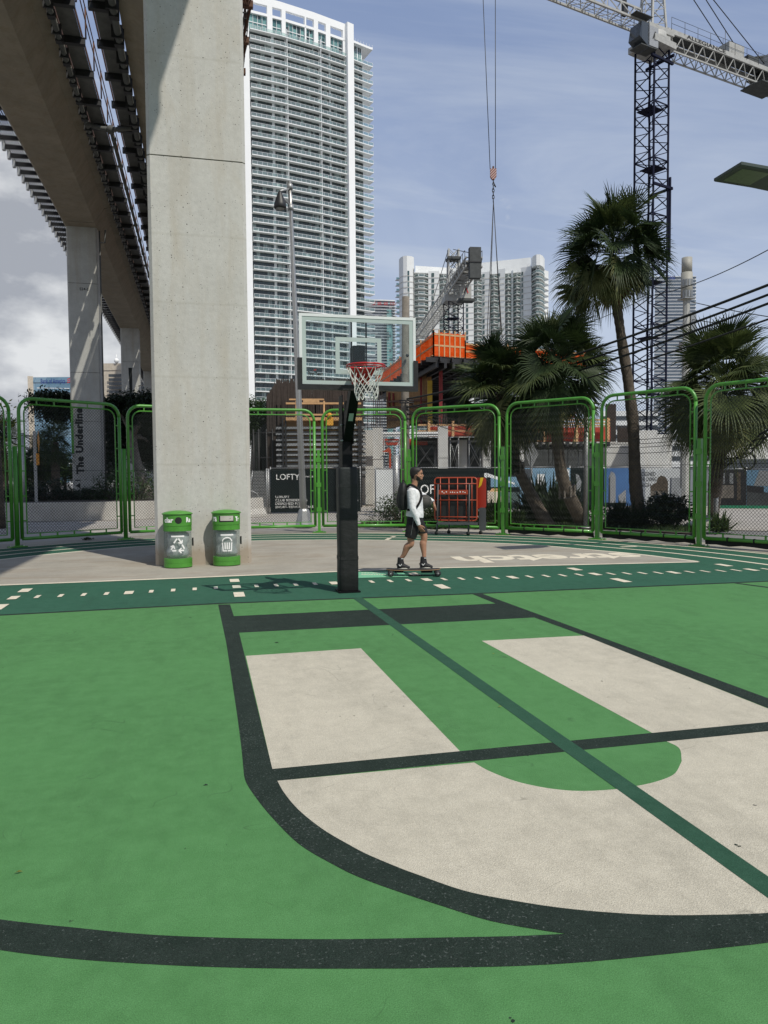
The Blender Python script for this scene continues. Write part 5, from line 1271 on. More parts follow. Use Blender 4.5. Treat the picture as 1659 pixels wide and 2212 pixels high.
for xe, ye, d in ((1052, 727, 56.6), (1057, 722, 57.6), (1082, 715, 57), (1084.5, 728, 57.8)): m.tube([q, pt(xe, ye, d)], .028, 4)
m.build('slings', hk)

# small crane, jib pointing away
sm, sb, szt, ux, uy = tower_crane('tower_crane', 981, 110, 654, 0, 2.2, .25, 'smaller tower crane with grey counterweight block in front of the white condominium', 14, 'crane_blue')
far, near = pt(908, 738, 145), pt(1024, 572, 95); zz_ = szt+1.2
top = sb+V((0, 0, szt)); jd = V((far.x-sb.x, far.y-sb.y, 0)).normalized(); jn = V((-jd.y, jd.x, 0))
m = MB().use('crane_white'); m.cbox(top+V((0, 0, .4)), 2.9, 2.9, .9, math.atan2(jd.y, jd.x)); m.build('slewing_ring', sm)
m = MB().use('crane_white'); lattice(m, top+V((0, 0, 1.9)), V((far.x, far.y, szt+1.9)), jn, (0, 0, 1), 1.7, 1.5, 22, .09, .045); m.build('jib', sm)
m = MB().use('crane_white'); ne = V((near.x, near.y, szt+1.6)); lattice(m, top+V((0, 0, 1.6)), ne, jn, (0, 0, 1), 2.0, 1.1, 9, .12, .06)
m.use('crane_grey'); m.obox(top-jd*2-jn*1+V((0, 0, 2.2)), (ne-top).normalized()*0-jd*11, jn*2, (0, 0, .08)); m.build('counter_jib', sm)
m = MB().use('crane_grey', True)
for v in (-1.1, 1.1):
    for k in range(9): q = top-jd*(2+1.5*k)+jn*v; m.tube([q+V((0, 0, 2.1)), q+V((0, 0, 3.3))], .04, 4)
    m.tube([top-jd*2+jn*v+V((0, 0, 3.3)), top-jd*14+jn*v+V((0, 0, 3.3))], .04, 4)
m.build('railing', sm)
cw = pt(1025.5, 568, 95); m = MB().use('crane_grey'); rz = math.atan2(RT.y, RT.x)+.12
m.cbox(V((cw.x, cw.y, cw.z-.95)), 1.42, .9, 1.95, rz); m.cbox(V((cw.x, cw.y, cw.z+.95)), 1.42, .9, 1.78, rz); m.use('dark_metal'); m.cbox(V((cw.x, cw.y, cw.z+.04)), 1.56, 1.05, .16, rz); m.build('counterweight', sm)
m = MB().use('crane_white'); a0 = [top+jd*(s1*.8)+jn*(s2*.85)+V((0, 0, .8)) for s1, s2 in ((-1, -1), (1, -1), (1, 1), (-1, 1))]; a1 = [top+jd*(s1*.3)+jn*(s2*.72)+V((0, 0, 7.6)) for s1, s2 in ((-1, -1), (1, -1), (1, 1), (-1, 1))]
for i in range(4): m.beam(a0[i], a1[i], .20)
for f in range(4):
    for k in range(5): m.beam(a0[f].lerp(a1[f], k/5), a0[(f+1) % 4].lerp(a1[(f+1) % 4], (k+1)/5), .07); m.beam(a0[(f+1) % 4].lerp(a1[(f+1) % 4], k/5), a0[f].lerp(a1[f], (k+1)/5), .07)
m.use('crane_grey'); m.cbox(top+V((0, 0, 6.2)), 1.9, 1.9, .35, rz); m.build('apex_frame', sm)
m = MB().use('dark_metal', True); m.tube([top-jn*.7+V((0, 0, 7.6)), top+jd*14+V((0, 0, 2.7))], .05, 4); m.tube([top+jn*.7+V((0, 0, 7.6)), top+jd*28+V((0, 0, 2.7))], .05, 4); m.tube([top+V((0, 0, 7.6)), ne+V((0, 0, 1))], .05, 4); m.build('pendant_lines', sm)
q = pt(1006, 632, 104); m = MB().use('crane_white'); m.cbox(q, 1.35, 1.0, 1.7, rz); m.use('crane_grey'); m.cbox(q+V((0, 0, -1.1)), 2.2, 1.6, .3, rz); m.use('text_black'); qq = q-Fh*.55
m.add([qq+RT*-.35+V((0, 0, -.2)), qq+RT*-.2+V((0, 0, -.2)), qq+RT*.05+V((0, 0, .5)), qq+RT*-.08+V((0, 0, .6))], [(0, 1, 2, 3)]); m.use('text_red'); m.add([qq+RT*.35+V((0, 0, -.2)), qq+RT*.2+V((0, 0, -.2)), qq+RT*-.03+V((0, 0, .4)), qq+RT*.03+V((0, 0, .6))], [(0, 1, 2, 3)]); m.build('machinery_box', sm)

# ------------------------------------------------------------------ construction site
def sx(z): return z*.3255+810
def sy(z): return z*.3255+675
# formwork core with rebar
fc = empty('core_formwork', col(690, 42), 'bulky core wall formwork with horizontal steel walers and a forest of rebar on top', 'formwork')
D = 42
def fq(x, d=D): return col(x, d)
zf = zy(fq(690), 908)
a, b = fq(612), fq(778); ax_ = (b-a).normalized(); an = V((ax_.y, -ax_.x, 0)); an = an if an.y < 0 else -an
m = MB().use('ply_brown'); m.obox(a+V((0, 0, .1)), b-a, -an*4, (0, 0, zf-.1)); m.build('plywood_face', fc)
m = MB().use('steel_grey')
for y, tk in ((925, .13), (938, .10), (951, .10), (961, .14), (972, .10), (983, .10), (995, .10), (1007, .12), (1022, .12)):
    z = zy(a, y); m.obox(a-ax_*.35+an*.05+V((0, 0, z-tk/2)), (b-a)+ax_*.7, an*.14, (0, 0, tk))
    m.use('dark_metal'); m.obox(a-ax_*.3+an*.04+V((0, 0, z-tk*2.4)), (b-a)+ax_*.6, an*.10, (0, 0, tk)); m.use('galvanised' if y in (951, 961, 972, 1007) else 'steel_grey')
m.build('walers', fc)
m = MB().use('dark_metal')
for x in (612, 618, 733, 737, 741, 775, 779): p = fq(x); m.obox(p+an*.19, ax_*.09, an*.1, (0, 0, zf+.1))
m.build('strongbacks', fc)
m = MB().use('timber')
for y, x0, x1, h in ((871.5, 618, 780, .10), (896, 618, 780, .09), (905, 618, 782, .16), (863, 625, 700, .08), (867, 655, 690, .12)):
    p, q = pt(x0, y, D-.3), pt(x1, y, D-.3); m.beam(p, q, .18, h)
for x in (640, 700, 760): m.beam(pt(x, 905, D-.35), pt(x, 866, D-.35), .09)
m.build('timber_rails', fc)
rb = random.Random(11); m = MB().use('rebar'); n_ = 0
for row in range(6):
    for i in range(80):
        x = 578+i*2.6+rb.uniform(-1.2, 1.2); d = D+.5+row*.7
        yt = 823+rb.uniform(-6, 7) if x > 600 else interp([(570, 872), (600, 826)], x)+rb.uniform(-5, 5)
        if x > 775: yt = 842+rb.uniform(-6, 6)
        p = fq(x, d); zt_ = zy(p, yt); m.beam(p+V((0, 0, 3.2 if x > 606 else 1.0)), p+V((rb.uniform(-.05, .05), 0, zt_)), .046)
        n_ += 1
m.build('rebar_cage', fc, kind='stuff')
m = MB().use('hydrant'); q = pt(712, 897, D-.5); m.sphere(q, .14, 8, 6); m.obox(q+V((-.2, 0, -.55)), (.4, 0, 0), (0, .2, 0), (0, 0, .42)); 
tag(m.build('yellow_bag'), 'small yellow sack lying on the top rail of the core formwork', 'sack')
# dark scaffolding and tarps left of the core
ds = empty('shoring_tower', col(575, 43), 'dark tarpaulin covered shoring left of the rebar core', 'shoring')
m = MB().use('tarp'); p, q = fq(548, 43), fq(610, 43); t_ = (q-p); 
m.add([p+V((0, 0, 2.7)), q+V((0, 0, 2.7)), q+V((0, 0, zy(q, 918))), (p.lerp(q, .45))+V((0, 0, zy(q, 912))), p+V((0, 0, zy(p, 945)))]+[v-an*2 for v in (p+V((0, 0, 2.7)), q+V((0, 0, 2.7)), q+V((0, 0, zy(q, 918))), (p.lerp(q, .45))+V((0, 0, zy(q, 912))), p+V((0, 0, zy(p, 945))))], [(0, 1, 2, 3, 4), (9, 8, 7, 6, 5), (0, 4, 9, 5), (4, 3, 8, 9), (3, 2, 7, 8), (0, 5, 6, 1)])
for x0, x1, y0 in ((566, 612, 960), (546, 556, 975), (585, 612, 940)): p, q = fq(x0, 42.8), fq(x1, 42.8); m.obox(p, q-p, -an*2.4, (0, 0, zy(p, y0)))
m.build('tarpaulin', ds); m = MB().use('dark_metal', True)
for x in (549, 560, 577, 590, 605): m.tube([fq(x, 42.4), fq(x, 42.4)+V((0, 0, 4.4))], .05, 5)
for z in (1.5, 2.8, 4.2): m.tube([fq(549, 42.4)+V((0, 0, z)), fq(606, 42.4)+V((0, 0, z))], .04, 5)
m.build('frame', ds)
# concrete columns of the new building
cs = [(782, 826, 929, 46), (947, 968, 921, 45), (991, 1009, 934, 47), (1044, 1060, 928, 45), (1106, 1132, 929, 44), (806, 828, 924, 44)]
cl = ['wide concrete column right of the basketball post', 'white concrete column above the skateboarder', 'pale concrete column between scaffolds', 'pale concrete column left of the ivy palm', 'pale concrete column beside the coiled cable', 'concrete column capped with rebar behind the net of the hoop']
for (xa, xb, yt, d), lb in zip(cs, cl):
    a, b = col(xa, d), col(xb, d); root = empty('concrete_column', a, lb, 'column', 'concrete columns of the unfinished building')
    m = MB().use('site_concrete'); zt_ = zy(a, yt); e = (b-a); nn = V((-e.y, e.x, 0)).normalized(); m.obox(a, e, nn*.7, (0, 0, zt_)); m.obox(a-e*.04-nn*.03+V((0, 0, zt_*.6)), e*1.08, nn*.76, (0, 0, .05)); m.build('shaft', root)
    m = MB().use('rebar')
    for i in range(10): q = a+e*(.08+.84*(i % 5)/4)+nn*(.1+.5*(i//5)); m.beam(q+V((0, 0, zt_)), q+V((0, 0, zt_+rb.uniform(.5, 1.4)+(1.6 if d == 44 and xa < 900 else 0))), .03)
    m.build('starter_bars', root)
# the unfinished building: low deck, red formwork, yellow wall forms, top deck
ub = empty('unfinished_building', col(1100, 50), 'unfinished concrete building with red formwork edges and steel shoring', 'construction')
def P3(zx, zyv, d): return pt(sx(zx), sy(zyv), d)
def facade(m, x0, x1, y0, y1, d0, d1=None, th=.3):
    """upright panel between photo columns x0..x1 (depths d0,d1) and rows y0 (top) .. y1 (bottom)"""
    d1 = d1 or d0; a, b = col(x0, d0), col(x1, d1); e = b-a; nn = V((-e.y, e.x, 0)).normalized(); nn = nn if nn.dot(a) > 0 else -nn
    ta, ba, tb, bb = zy(a, y0), zy(a, y1), zy(b, y0), zy(b, y1)
    tz, bz = (ta+tb)/2, (ba+bb)/2; m.obox(a+V((0, 0, bz)), e, nn*th, (0, 0, tz-bz)); return a, e, nn, bz, tz
m = MB().use('ply_red'); facade(m, sx(350), sx(735), sy(755), sy(822), 46); m.build('red_formwork', ub); m = MB().use('ply_red'); facade(m, sx(985), sx(1560), sy(762), sy(858), 47.5); m.build('red_formwork', ub); m = MB().use('ply_red'); facade(m, sx(50), sx(350), sy(838), sy(880), 47.5); m.build('red_formwork', ub)
m = MB().use('white_paint'); facade(m, sx(-10), sx(420), sy(793), sy(806), 45.0, 45.0, .2); facade(m, sx(-10), sx(425), sy(816), sy(822), 45.0, 45.0, .2); m.use('galvanised'); facade(m, sx(-10), sx(420), sy(806), sy(816), 45.05, 45.05, .1); m.build('white_beam', ub)
m = MB().use('timber')
def rail(x0, x1, y, d, w=.1): m.beam(pt(x0, y, d), pt(x1, y, d), w, w)
rail(sx(285), sx(735), sy(747), 45.6); rail(sx(285), sx(735), sy(786), 45.6, .08)
for z in (357, 517, 700): m.beam(pt(sx(z), sy(720), 45.5), pt(sx(z), sy(822), 45.5), .14, .14)
for yv in (713, 735, 752): rail(sx(1040), sx(1560), sy(yv), 47)
for z in (1045, 1125, 1210, 1338, 1440, 1545): m.beam(pt(sx(z), sy(700), 46.9), pt(sx(z), sy(858), 46.9), .15, .15)
for z in (1040, 1100, 1338, 1350): m.beam(pt(sx(z-20), sy(858), 46.9), pt(sx(z), sy(800), 46.9), .12)
facade(m, sx(1065), sx(1160), sy(762), sy(800), 47.2, None, .1); m.build('timber_railing', ub)
m = MB().use('kerb_concrete'); facade(m, sx(985), sx(1600), sy(860), sy(872), 46.5, None, 6); m.use('dark_metal')
for z in range(1000, 1560, 45): a = col(sx(z), 46.4); m.obox(a+V((0, 0, zy(a, sy(889)))), RT*.18, Fh*6, (0, 0, .30))
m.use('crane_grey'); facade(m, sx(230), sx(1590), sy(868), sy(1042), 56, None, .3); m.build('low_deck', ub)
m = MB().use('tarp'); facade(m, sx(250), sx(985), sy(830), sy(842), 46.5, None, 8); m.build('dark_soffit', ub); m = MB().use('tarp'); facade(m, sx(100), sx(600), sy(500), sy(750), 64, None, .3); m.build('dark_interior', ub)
m = MB().use('ply_brown'); facade(m, sx(80), sx(350), sy(470), sy(745), 58, 49.5); m.use('rust')
for k in range(26): z = 85+k*10.4; d = 57.9-8.4*k/26; a = col(sx(z), d-.25); m.obox(a+V((0, 0, zy(a, sy(742)))), RT*.06, Fh*.1, (0, 0, zy(a, sy(486 if z > 240 else 560))-zy(a, sy(742))))
for yv in (580, 620, 660, 700): m.beam(pt(sx(85), sy(yv+12), 57.4), pt(sx(350), sy(yv), 49), .14, .14)
m.build('wall_formwork', ub)
m = MB().use('yellow_form'); facade(m, sx(352), sx(383), sy(452), sy(752), 48.5); m.use('yellow_form')
for z in (1290, 1240): facade(m, sx(z), sx(z+12), sy(600), sy(715), 50)
for yv in (620, 650, 690): m.beam(pt(sx(1210), sy(yv), 50), pt(sx(1330), sy(yv), 50), .12)
m.build('yellow_forms', ub)
m = MB().use('red_steel')
for z, y0, y1, d in ((303, 425, 745, 50), (428, 380, 745, 47), (438, 380, 745, 47), (120, 535, 620, 56), (92, 530, 640, 57), (1305, 600, 700, 49), (1318, 600, 700, 49)): a = col(sx(z), d); m.obox(a+V((0, 0, zy(a, sy(y1)))), RT*.13, Fh*.13, (0, 0, zy(a, sy(y0))-zy(a, sy(y1))))
m.build('shoring_posts', ub)
# top deck: corner towards us, left edge running away
Cn, Le, Ri = pt(sx(390), sy(290), 45), pt(sx(5), sy(470), 64), pt(sx(1400), sy(330), 50)
zD = Cn.z; Le = V((Le.x, Le.y, zD)); Ri = V((Ri.x, Ri.y, zD))
Rk = Ri+(Le-Cn); m = MB().use('tarp'); m.prism([(p.x, p.y) for p in (Cn, Ri, Rk, Le)], zD-.05, zD+.02); m.use('timber'); m.prism([(p.x, p.y) for p in (Cn-(Ri-Cn)*.01, Ri, Rk, Le)], zD+.025, zD+.06); m.build('top_deck', ub)
m = MB().use('dark_metal'); eL = (Le-Cn); eR = (Ri-Cn)
for k in range(16): p = Cn+eL*(k/16); m.obox(p+V((0, 0, zD-zD-.35))-eR.normalized()*.5, eR.normalized()*6, eL.normalized()*.12, (0, 0, .28))
for k in range(3): m.beam(Cn+eR*(.02+.05*k)+V((0, 0, -.5)), Le+eR*(.02+.05*k)+V((0, 0, -.5)), .16, .3)
for k in range(14): p = Cn+eR*(.03+k/14); m.obox(p+V((0, 0, -.32))-eL.normalized()*.3, eR.normalized()*.12, eL.normalized()*8, (0, 0, .25))
m.build('deck_joists', ub)
def net_fence(a, b, h, nm, root, sag=.1):
    m = MB().use('net_orange'); n = 12; e = b-a
    for k in range(n):
        p, q = a+e*(k/n), a+e*((k+1)/n); s0, s1 = (.0 if k % 3 == 0 else -sag*(.4+rb.random()*.5)), (.0 if (k+1) % 3 == 0 else -sag*(.4+rb.random()*.5))
        o0 = V((0, 0, 0)); m.quad(p+V((0, 0, .0)), q, q+V((0, 0, h+s1)), p+V((0, 0, h+s0)))
    m.build('safety_net', root)
    m = MB().use('timber')
    for k in range(n//2+1): p = a+e*(k/(n/2)); m.beam(p+V((0, 0, 0)), p+V((0, 0, h+.12)), .07)
    for f in (.45, .9): m.beam(a+V((0, 0, h*f)), b+V((0, 0, h*f)), .04, .10)
    m.build('net_posts', root)
net_fence(Cn, Le, 1.4, 'n', ub); net_fence(Cn, Cn+eR*.19, 1.45, 'n', ub); net_fence(Cn+eR*.19+V((0, 0, 0)), Ri, .95, 'n', ub)
# scaffold frames under the deck
sl = ['steel scaffold frame just right of the white pipe', 'steel scaffold frame between the two pale columns, left one', 'steel scaffold frame left of the ivy palm', 'steel scaffold frame behind the leaning palms', 'steel scaffold frame near the wooden utility pole']
for (za, zb_, d), lb in zip(((62, 165, 46), (500, 555, 46), (625, 715, 46), (1180, 1380, 50), (275, 405, 47)), sl):
    a, b = col(sx(za), d), col(sx(zb_), d); root = empty('scaffold', a, lb, 'scaffold', 'scaffold frames under the low deck')
    m = MB().use('steel_grey', True); zt_ = zy(a, sy(832)); e = b-a; nn = V((-e.y, e.x, 0)).normalized()*1.2; k = max(1, round(e.length/1.3))
    for o_ in (V((0, 0, 0)), nn):
        for i in range(k+1): p = a+e*(i/k)+o_; m.tube([p, p+V((0, 0, zt_))], .035, 5)
        for i in range(k):
            p, q = a+e*(i/k)+o_, a+e*((i+1)/k)+o_
            for z0_, z1_ in ((.3, 2.2), (2.2, zt_-.2)): m.tube([p+V((0, 0, z0_)), q+V((0, 0, z1_))], .02, 4); m.tube([q+V((0, 0, z0_)), p+V((0, 0, z1_))], .02, 4)
            for z in (.3, 2.2, zt_-.2): m.tube([p+V((0, 0, z)), q+V((0, 0, z))], .025, 4)
    m.build('tubes', root)
m = MB().use('orange_frame'); a = col(sx(100), 44); m.box(a.x-.06, a.x+.06, a.y-.06, a.y+.06, 0, zy(a, sy(905))); m.add([(a.x-.05, a.y-.1, zy(a, sy(895))), (a.x-.05, a.y-.1, zy(a, sy(930))), (a.x-.5, a.y-.1, zy(a, sy(925)))], [(0, 1, 2)])
tag(m.build('orange_marker_post'), 'orange post with a small orange flag in the scaffolding', 'marker post')
m = MB().use('galvanised', True); a = col(855.5, 34); m.tube([a, a+V((0, 0, zy(a, sy(948))))], .155, 12); tag(m.build('white_pipe'), 'short pale grey bollard pipe standing by the hoarding', 'pipe')
# grey concrete walls with rebar, right
cw_ = empty('concrete_wall', col(1380, 50), 'bare grey concrete walls with rebar tops behind the tall palm', 'concrete wall')
m = MB().use('site_concrete')
def rx(z): return z*.235+1269
def ry(z): return z*.235+756
facade(m, rx(165), rx(460), ry(850), 1020, 50, None, .5); facade(m, rx(455), rx(640), ry(740), 1020, 48, None, 1.5); facade(m, rx(640), rx(775), ry(775), 1020, 51, None, .5); m.build('walls', cw_)
m = MB().use('rebar')
for k in range(26): x = rx(165+3.6*k); a = col(x, 50.2+.3*(k % 2)); m.beam(a+V((0, 0, 3)), a+V((0, 0, zy(a, ry(492+rb.uniform(0, 18))))), .05)
for k in range(22): x = rx(275+7*k); a = col(x, 50.2); m.beam(a+V((0, 0, 3)), a+V((0, 0, zy(a, ry(690+rb.uniform(0, 30))))), .045)
m.build('rebar', cw_)
# ------------------------------------------------------------------ hoarding banners
def banner(x0, x1, d0, d1, ytop, ybot, label, mt, group='hoarding panels along the building site', th=.04):
    a, b = col(x0, d0), col(x1, d1); e = b-a; nn = V((-e.y, e.x, 0)).normalized(); nn = nn if nn.dot(a) > 0 else -nn
    root = empty('hoarding_panel', a, label, 'hoarding', group)
    z1_, z0_ = (zy(a, ytop)+zy(b, ytop))/2, max(.03, (zy(a, ybot)+zy(b, ybot))/2)
    m = MB().use(mt); n = 8
    for k in range(n): p = a+e*(k/n); m.obox(p+V((0, 0, z0_)), e/n, nn*th, (0, 0, z1_-z0_))
    m.build('sheet', root)
    m = MB().use('galvanised', True)
    for p in (a, b): m.tube([p+nn*.08, p+nn*.08+V((0, 0, z1_+.12))], .03, 6)
    m.tube([a+nn*.08+V((0, 0, z1_+.05)), b+nn*.08+V((0, 0, z1_+.05))], .02, 5); m.build('posts', root)
    eu = e.normalized()
    def on(x, y, o=.005):
        v = ray(x, y); den = v.dot(nn); t_ = (a-nn*o-EYE).dot(nn)/den; return EYE+v*t_
    return root, on, eu, nn
def wtext(root, on, eu, s, x0, y0, x1, y1, mt='text_white', off=.0, **kw):
    o = on(x0, y1); w = (on(x1, y1)-o).length; h = abs(on(x0, y0).z-o.z)
    return text_mesh('lettering', s, mt, o, eu, (0, 0, 1), width=w, height=h, parent=root, offset=off, **kw)
r, on, eu, nn = banner(584, 778, 35.3, 35.6, 1013, 1106, 'black banner reading LOFTY behind the steel lamp post', 'banner_black')
wtext(r, on, eu, 'LOFTY', 597, 1024, 647, 1036.5); wtext(r, on, eu, 'BRICKELL', 659, 1028, 682, 1031)
for k, (s, x1) in enumerate((('LUXURY', 625), ('CLUB RESIDENCES', 664), ('DESIGNED FOR', 653), ('SHORT-TERM RENTALS', 677))): wtext(r, on, eu, s, 595, 1071+k*7.3, x1, 1076+k*7.3)
wtext(r, on, eu, 'MORE', 774.5-8, 1080, 774, 1082.5); 
r, on, eu, nn = banner(812, 857, 35.8, 36.2, 1014, 1104, 'plain white hoarding board between the two black banners', 'banner_white')
r, on, eu, nn = banner(862, 1052, 36.3, 37.8, 1012, 1097, 'black banner with large white letters behind the skateboarder', 'banner_black')
wtext(r, on, eu, 'LOFTY', 897, 1047, 968, 1067.5, off=.0)
wtext(r, on, eu, 'LUXURY LIVING', 912, 1089, 940, 1091) if False else None
m = MB().use('banner_white'); m.add([on(1046, 1022), on(1052, 1021.5), on(1052, 1033), on(1046, 1030)], [(3, 2, 1, 0)]); m.build('picture_edge', r)
def pic(root, on, parts):
    m = MB()
    for mt, poly in parts: m.use(mt); m.add([on(x, y, .006+.002*len(m.f)/9) for x, y in poly], [tuple(range(len(poly)))])
    m.build('printed_picture', root)
r, on, eu, nn = banner(1053, 1122, 37.8, 38.8, 1012, 1100, 'hoarding panel with a poolside terrace picture, right of the folded table', 'banner_black')
pic(r, on, [('blue_window', [(1060, 1052), (1122, 1052), (1122, 1030), (1060, 1030)]), ('banner_white', [(1053, 1030), (1112, 1047), (1112, 1043), (1053, 1022)]), ('beige_stone', [(1053, 1086), (1085, 1086), (1085, 1060), (1053, 1060)]), ('teal_window', [(1085, 1086), (1122, 1086), (1122, 1063), (1080, 1063)]), ('timber', [(1058, 1062), (1082, 1062), (1080, 1056), (1062, 1055)])])
r, on, eu, nn = banner(1123, 1232, 38.8, 39.6, 1011, 1096, 'hoarding panel with pale sky and blue towers behind the leaning palms', 'blue_window')
pic(r, on, [('dark_window', [(1126, 1060), (1148, 1060), (1148, 1013), (1126, 1013)]), ('banner_white', [(1160, 1060), (1176, 1060), (1176, 1024), (1160, 1024)]), ('banner_white', [(1200, 1040), (1230, 1040), (1230, 1014), (1200, 1014)])])
r, on, eu, nn = banner(1233, 1305, 39.6, 40.2, 1011, 1094, 'dark hoarding panel with a small white drawing, behind the grey sign post', 'banner_black')
pic(r, on, [('steel_grey', [(1246, 1060), (1254, 1062), (1256, 1040), (1250, 1026), (1244, 1024)])])
mat('sky_print', (.06, .15, .34), .8, var=.15, vs=1)
r, on, eu, nn = banner(1306, 1377, 40.2, 40.0, 1011, 1094, 'hoarding panel with a tall curved tower on blue sky', 'sky_print')
pic(r, on, [('galvanised', [(1314, 1088), (1330, 1088), (1330, 1030), (1327, 1022), (1320, 1018), (1315, 1030)]), ('dark_window', [(1314, 1088), (1318, 1088), (1318, 1028), (1315, 1034)]), ('galvanised', [(1336, 1088), (1352, 1088), (1352, 1058), (1336, 1070)]), ('banner_black', [(1306, 1094), (1352, 1094), (1352, 1086), (1306, 1086)]), ('galvanised', [(1315, 1045), (1329, 1045), (1329, 1046), (1315, 1046)])])
r, on, eu, nn = banner(1378, 1476, 40.0, 39.4, 1012, 1093, 'white hoarding panel with thin black lettering and a brown arch picture', 'banner_white')
wtext(r, on, eu, 'DESIGNED', 1352+28, 1019.5, 1416, 1028.5, 'text_black'); wtext(r, on, eu, 'FOR LIVING', 1352+28, 1031, 1418, 1039.5, 'text_black'); wtext(r, on, eu, 'HIGH', 1383, 1044, 1406, 1052, 'text_black')
pic(r, on, [('trunk', [(1405, 1074), (1443, 1074), (1443, 1040), (1437, 1030), (1428, 1027), (1421, 1032), (1418, 1042), (1405, 1050)]), ('old_wood', [(1405, 1074), (1443, 1074), (1443, 1062), (1405, 1060)])])
r, on, eu, nn = banner(1477, 1548, 39.4, 38.0, 1014, 1093, 'white hoarding panel behind the antenna pole and meter boxes', 'banner_white')
r, on, eu, nn = banner(1552, 1612, 37.8, 37.2, 1015, 1093, 'dark hoarding panel with an interior picture, right of the thick palm', 'dark_metal')
pic(r, on, [('old_wood', [(1554, 1076), (1585, 1076), (1585, 1048), (1554, 1048)]), ('steel_grey', [(1558, 1045), (1566, 1045), (1566, 1022), (1558, 1022)]), ('steel_grey', [(1576, 1045), (1584, 1045), (1584, 1022), (1576, 1022)]), ('trunk', [(1592, 1080), (1600, 1080), (1600, 1020), (1592, 1020)])])
r, on, eu, nn = banner(1613, 1720, 37.2, 36.2, 1015, 1093, 'hoarding panel with a blue grey marina picture at the right edge', 'blue_window')
pic(r, on, [('steel_grey', [(1628, 1050), (1660, 1050), (1660, 1016), (1640, 1016)]), ('crane_grey', [(1613, 1093), (1720, 1093), (1720, 1066), (1613, 1062)]), ('dark_metal', [(1613, 1062), (1650, 1066), (1650, 1052), (1613, 1048)])])
m = MB().use('green_edge'); a, b = col(1548, 37), col(1700, 35.8); m.obox(a, b-a, Fh*.06, (0, 0, .14)); tag(m.build('green_kerb_strip'), 'green plastic strip along the foot of the right hand hoarding', 'edging')
# chain link construction fence with barrier, left of the black banner
a, b = col(540, 34.5), col(580, 35.2); root = empty('site_fence', a, 'slanting chain link site fence left of the black LOFTY banner', 'fence')
m = MB().use('galvanised', True); e = b-a
for f in (.9, 1.0): p = a+e*f; m.tube([p, p+V((0, 0, 2.1))], .04, 6)
m.tube([a+V((0, 0, 1.2)), a+e*.15+V((0, 0, 2.0))], .03, 5); m.tube([a+V((0, 0, 1.1)), a+e*.35+V((0, 0, .95)), a+e*.6+V((0, 0, .5))], .03, 5)
m.build('posts', root); m = MB().use('galvanised')
for k in range(24):
    for s in (0, 1): p = a+e*(k/24); q = a+e*((k+(6 if s else -6))/24); q = V((min(max(q.x, a.x), b.x), q.y, 0)); m.beam(p+V((0, 0, .1)), q+V((0, 0, 2.0)), .008)
m.build('chain_link', root)
a, b = col(534, 31.5), col(576, 32.6); e = b-a; m = MB().use('kerb_concrete'); nn = V((-e.y, e.x, 0)).normalized()
m.rings([[a+nn*o+V((0, 0, z)) for o, z in ((0, 0), (.6, 0), (.6, .12), (.4, .35), (.36, .82), (.22, .82), (.18, .35), (0, .12))], [b+nn*o+V((0, 0, z)) for o, z in ((0, 0), (.6, 0), (.6, .12), (.4, .35), (.36, .82), (.22, .82), (.18, .35), (0, .12))]])
tag(m.build('concrete_barrier'), 'grey concrete traffic barrier in front of the slanting site fence', 'barrier')
# ------------------------------------------------------------------ poles and lines
a = col(1479, 38); root = empty('antenna_pole', a, 'octagonal concrete pole topped by a cylindrical antenna, behind the thick palm', 'pole')
m = MB().use('column_concrete'); z1_, z2_, z3_ = zy(a, 647), zy(a, 590), zy(a, 557)
def octa(z, r): return [V((a.x+r*math.cos(t), a.y+r*math.sin(t), z)) for t in [math.pi/8+math.pi/4*i for i in range(8)]]
m.rings([octa(0, .24), octa(z1_-.6, .17), octa(z1_, .17)]); m.build('shaft', root)
mat('antenna_beige', (.30, .29, .25), .6, var=.1)
m = MB().use('antenna_beige', True); m.tube([(a.x, a.y, z1_), (a.x, a.y, z2_+.02)], .275, 20); m.tube([(a.x, a.y, z2_), (a.x, a.y, z3_)], .25, 20); m.build('antenna_shroud', root)
m = MB().use('steel_grey'); 
for dz in (.25, .8):
    for k in range(5): t_ = -math.pi/2-.9+.5*k-YAW; m.cbox((a.x+.28*math.cos(t_), a.y+.28*math.sin(t_), z1_+dz), .10, .02, .32, t_+math.pi/2)
m.cbox((a.x, a.y, z1_+.03), .62, .62, .05); m.cbox((a.x+.3, a.y, z1_-1.2), .3, .35, .9); m.cbox((a.x-.2, a.y-.2, z1_-2.4), .5, .3, .5); m.build('vent_plates', root)
m = MB().use('steel_grey'); m.cbox(pt(1458, 1044, 37.5), .42, .2, .55, -YAW); m.cbox(pt(1459, 1070, 37.5), .5, .25, .7, -YAW); m.build('meter_boxes', root)
m = MB().use('bin_dark', True); m.tube([pt(1436, 960, 38)+V((0, 0, 0)), pt(1436, 985, 38)], .3, 10); m.build('transformer', root) if False else None
a = col(876, 31.8); root = empty('utility_pole', a, 'weathered wooden utility pole behind the right side of the backboard', 'utility pole')
tp = zy(a, 641); m = MB().use('old_wood', True); m.tube([a, a+V((0, 0, tp*.5)), a+V((.06, 0, tp))], [.19, .165, .15], 10); m.build('pole', root)
m = MB().use('dark_metal', True)
for y in (865, 870, 905, 925): q = pt(878, y, 31.5); m.tube([q-RT*.3, q+RT*.3], .03, 5)
q = pt(880, 768, 31.5); m.sphere(q, .07); m.tube([pt(887, 700, 31.7), pt(887, 735, 31.7)], .02, 4); m.build('line_hardware', root)
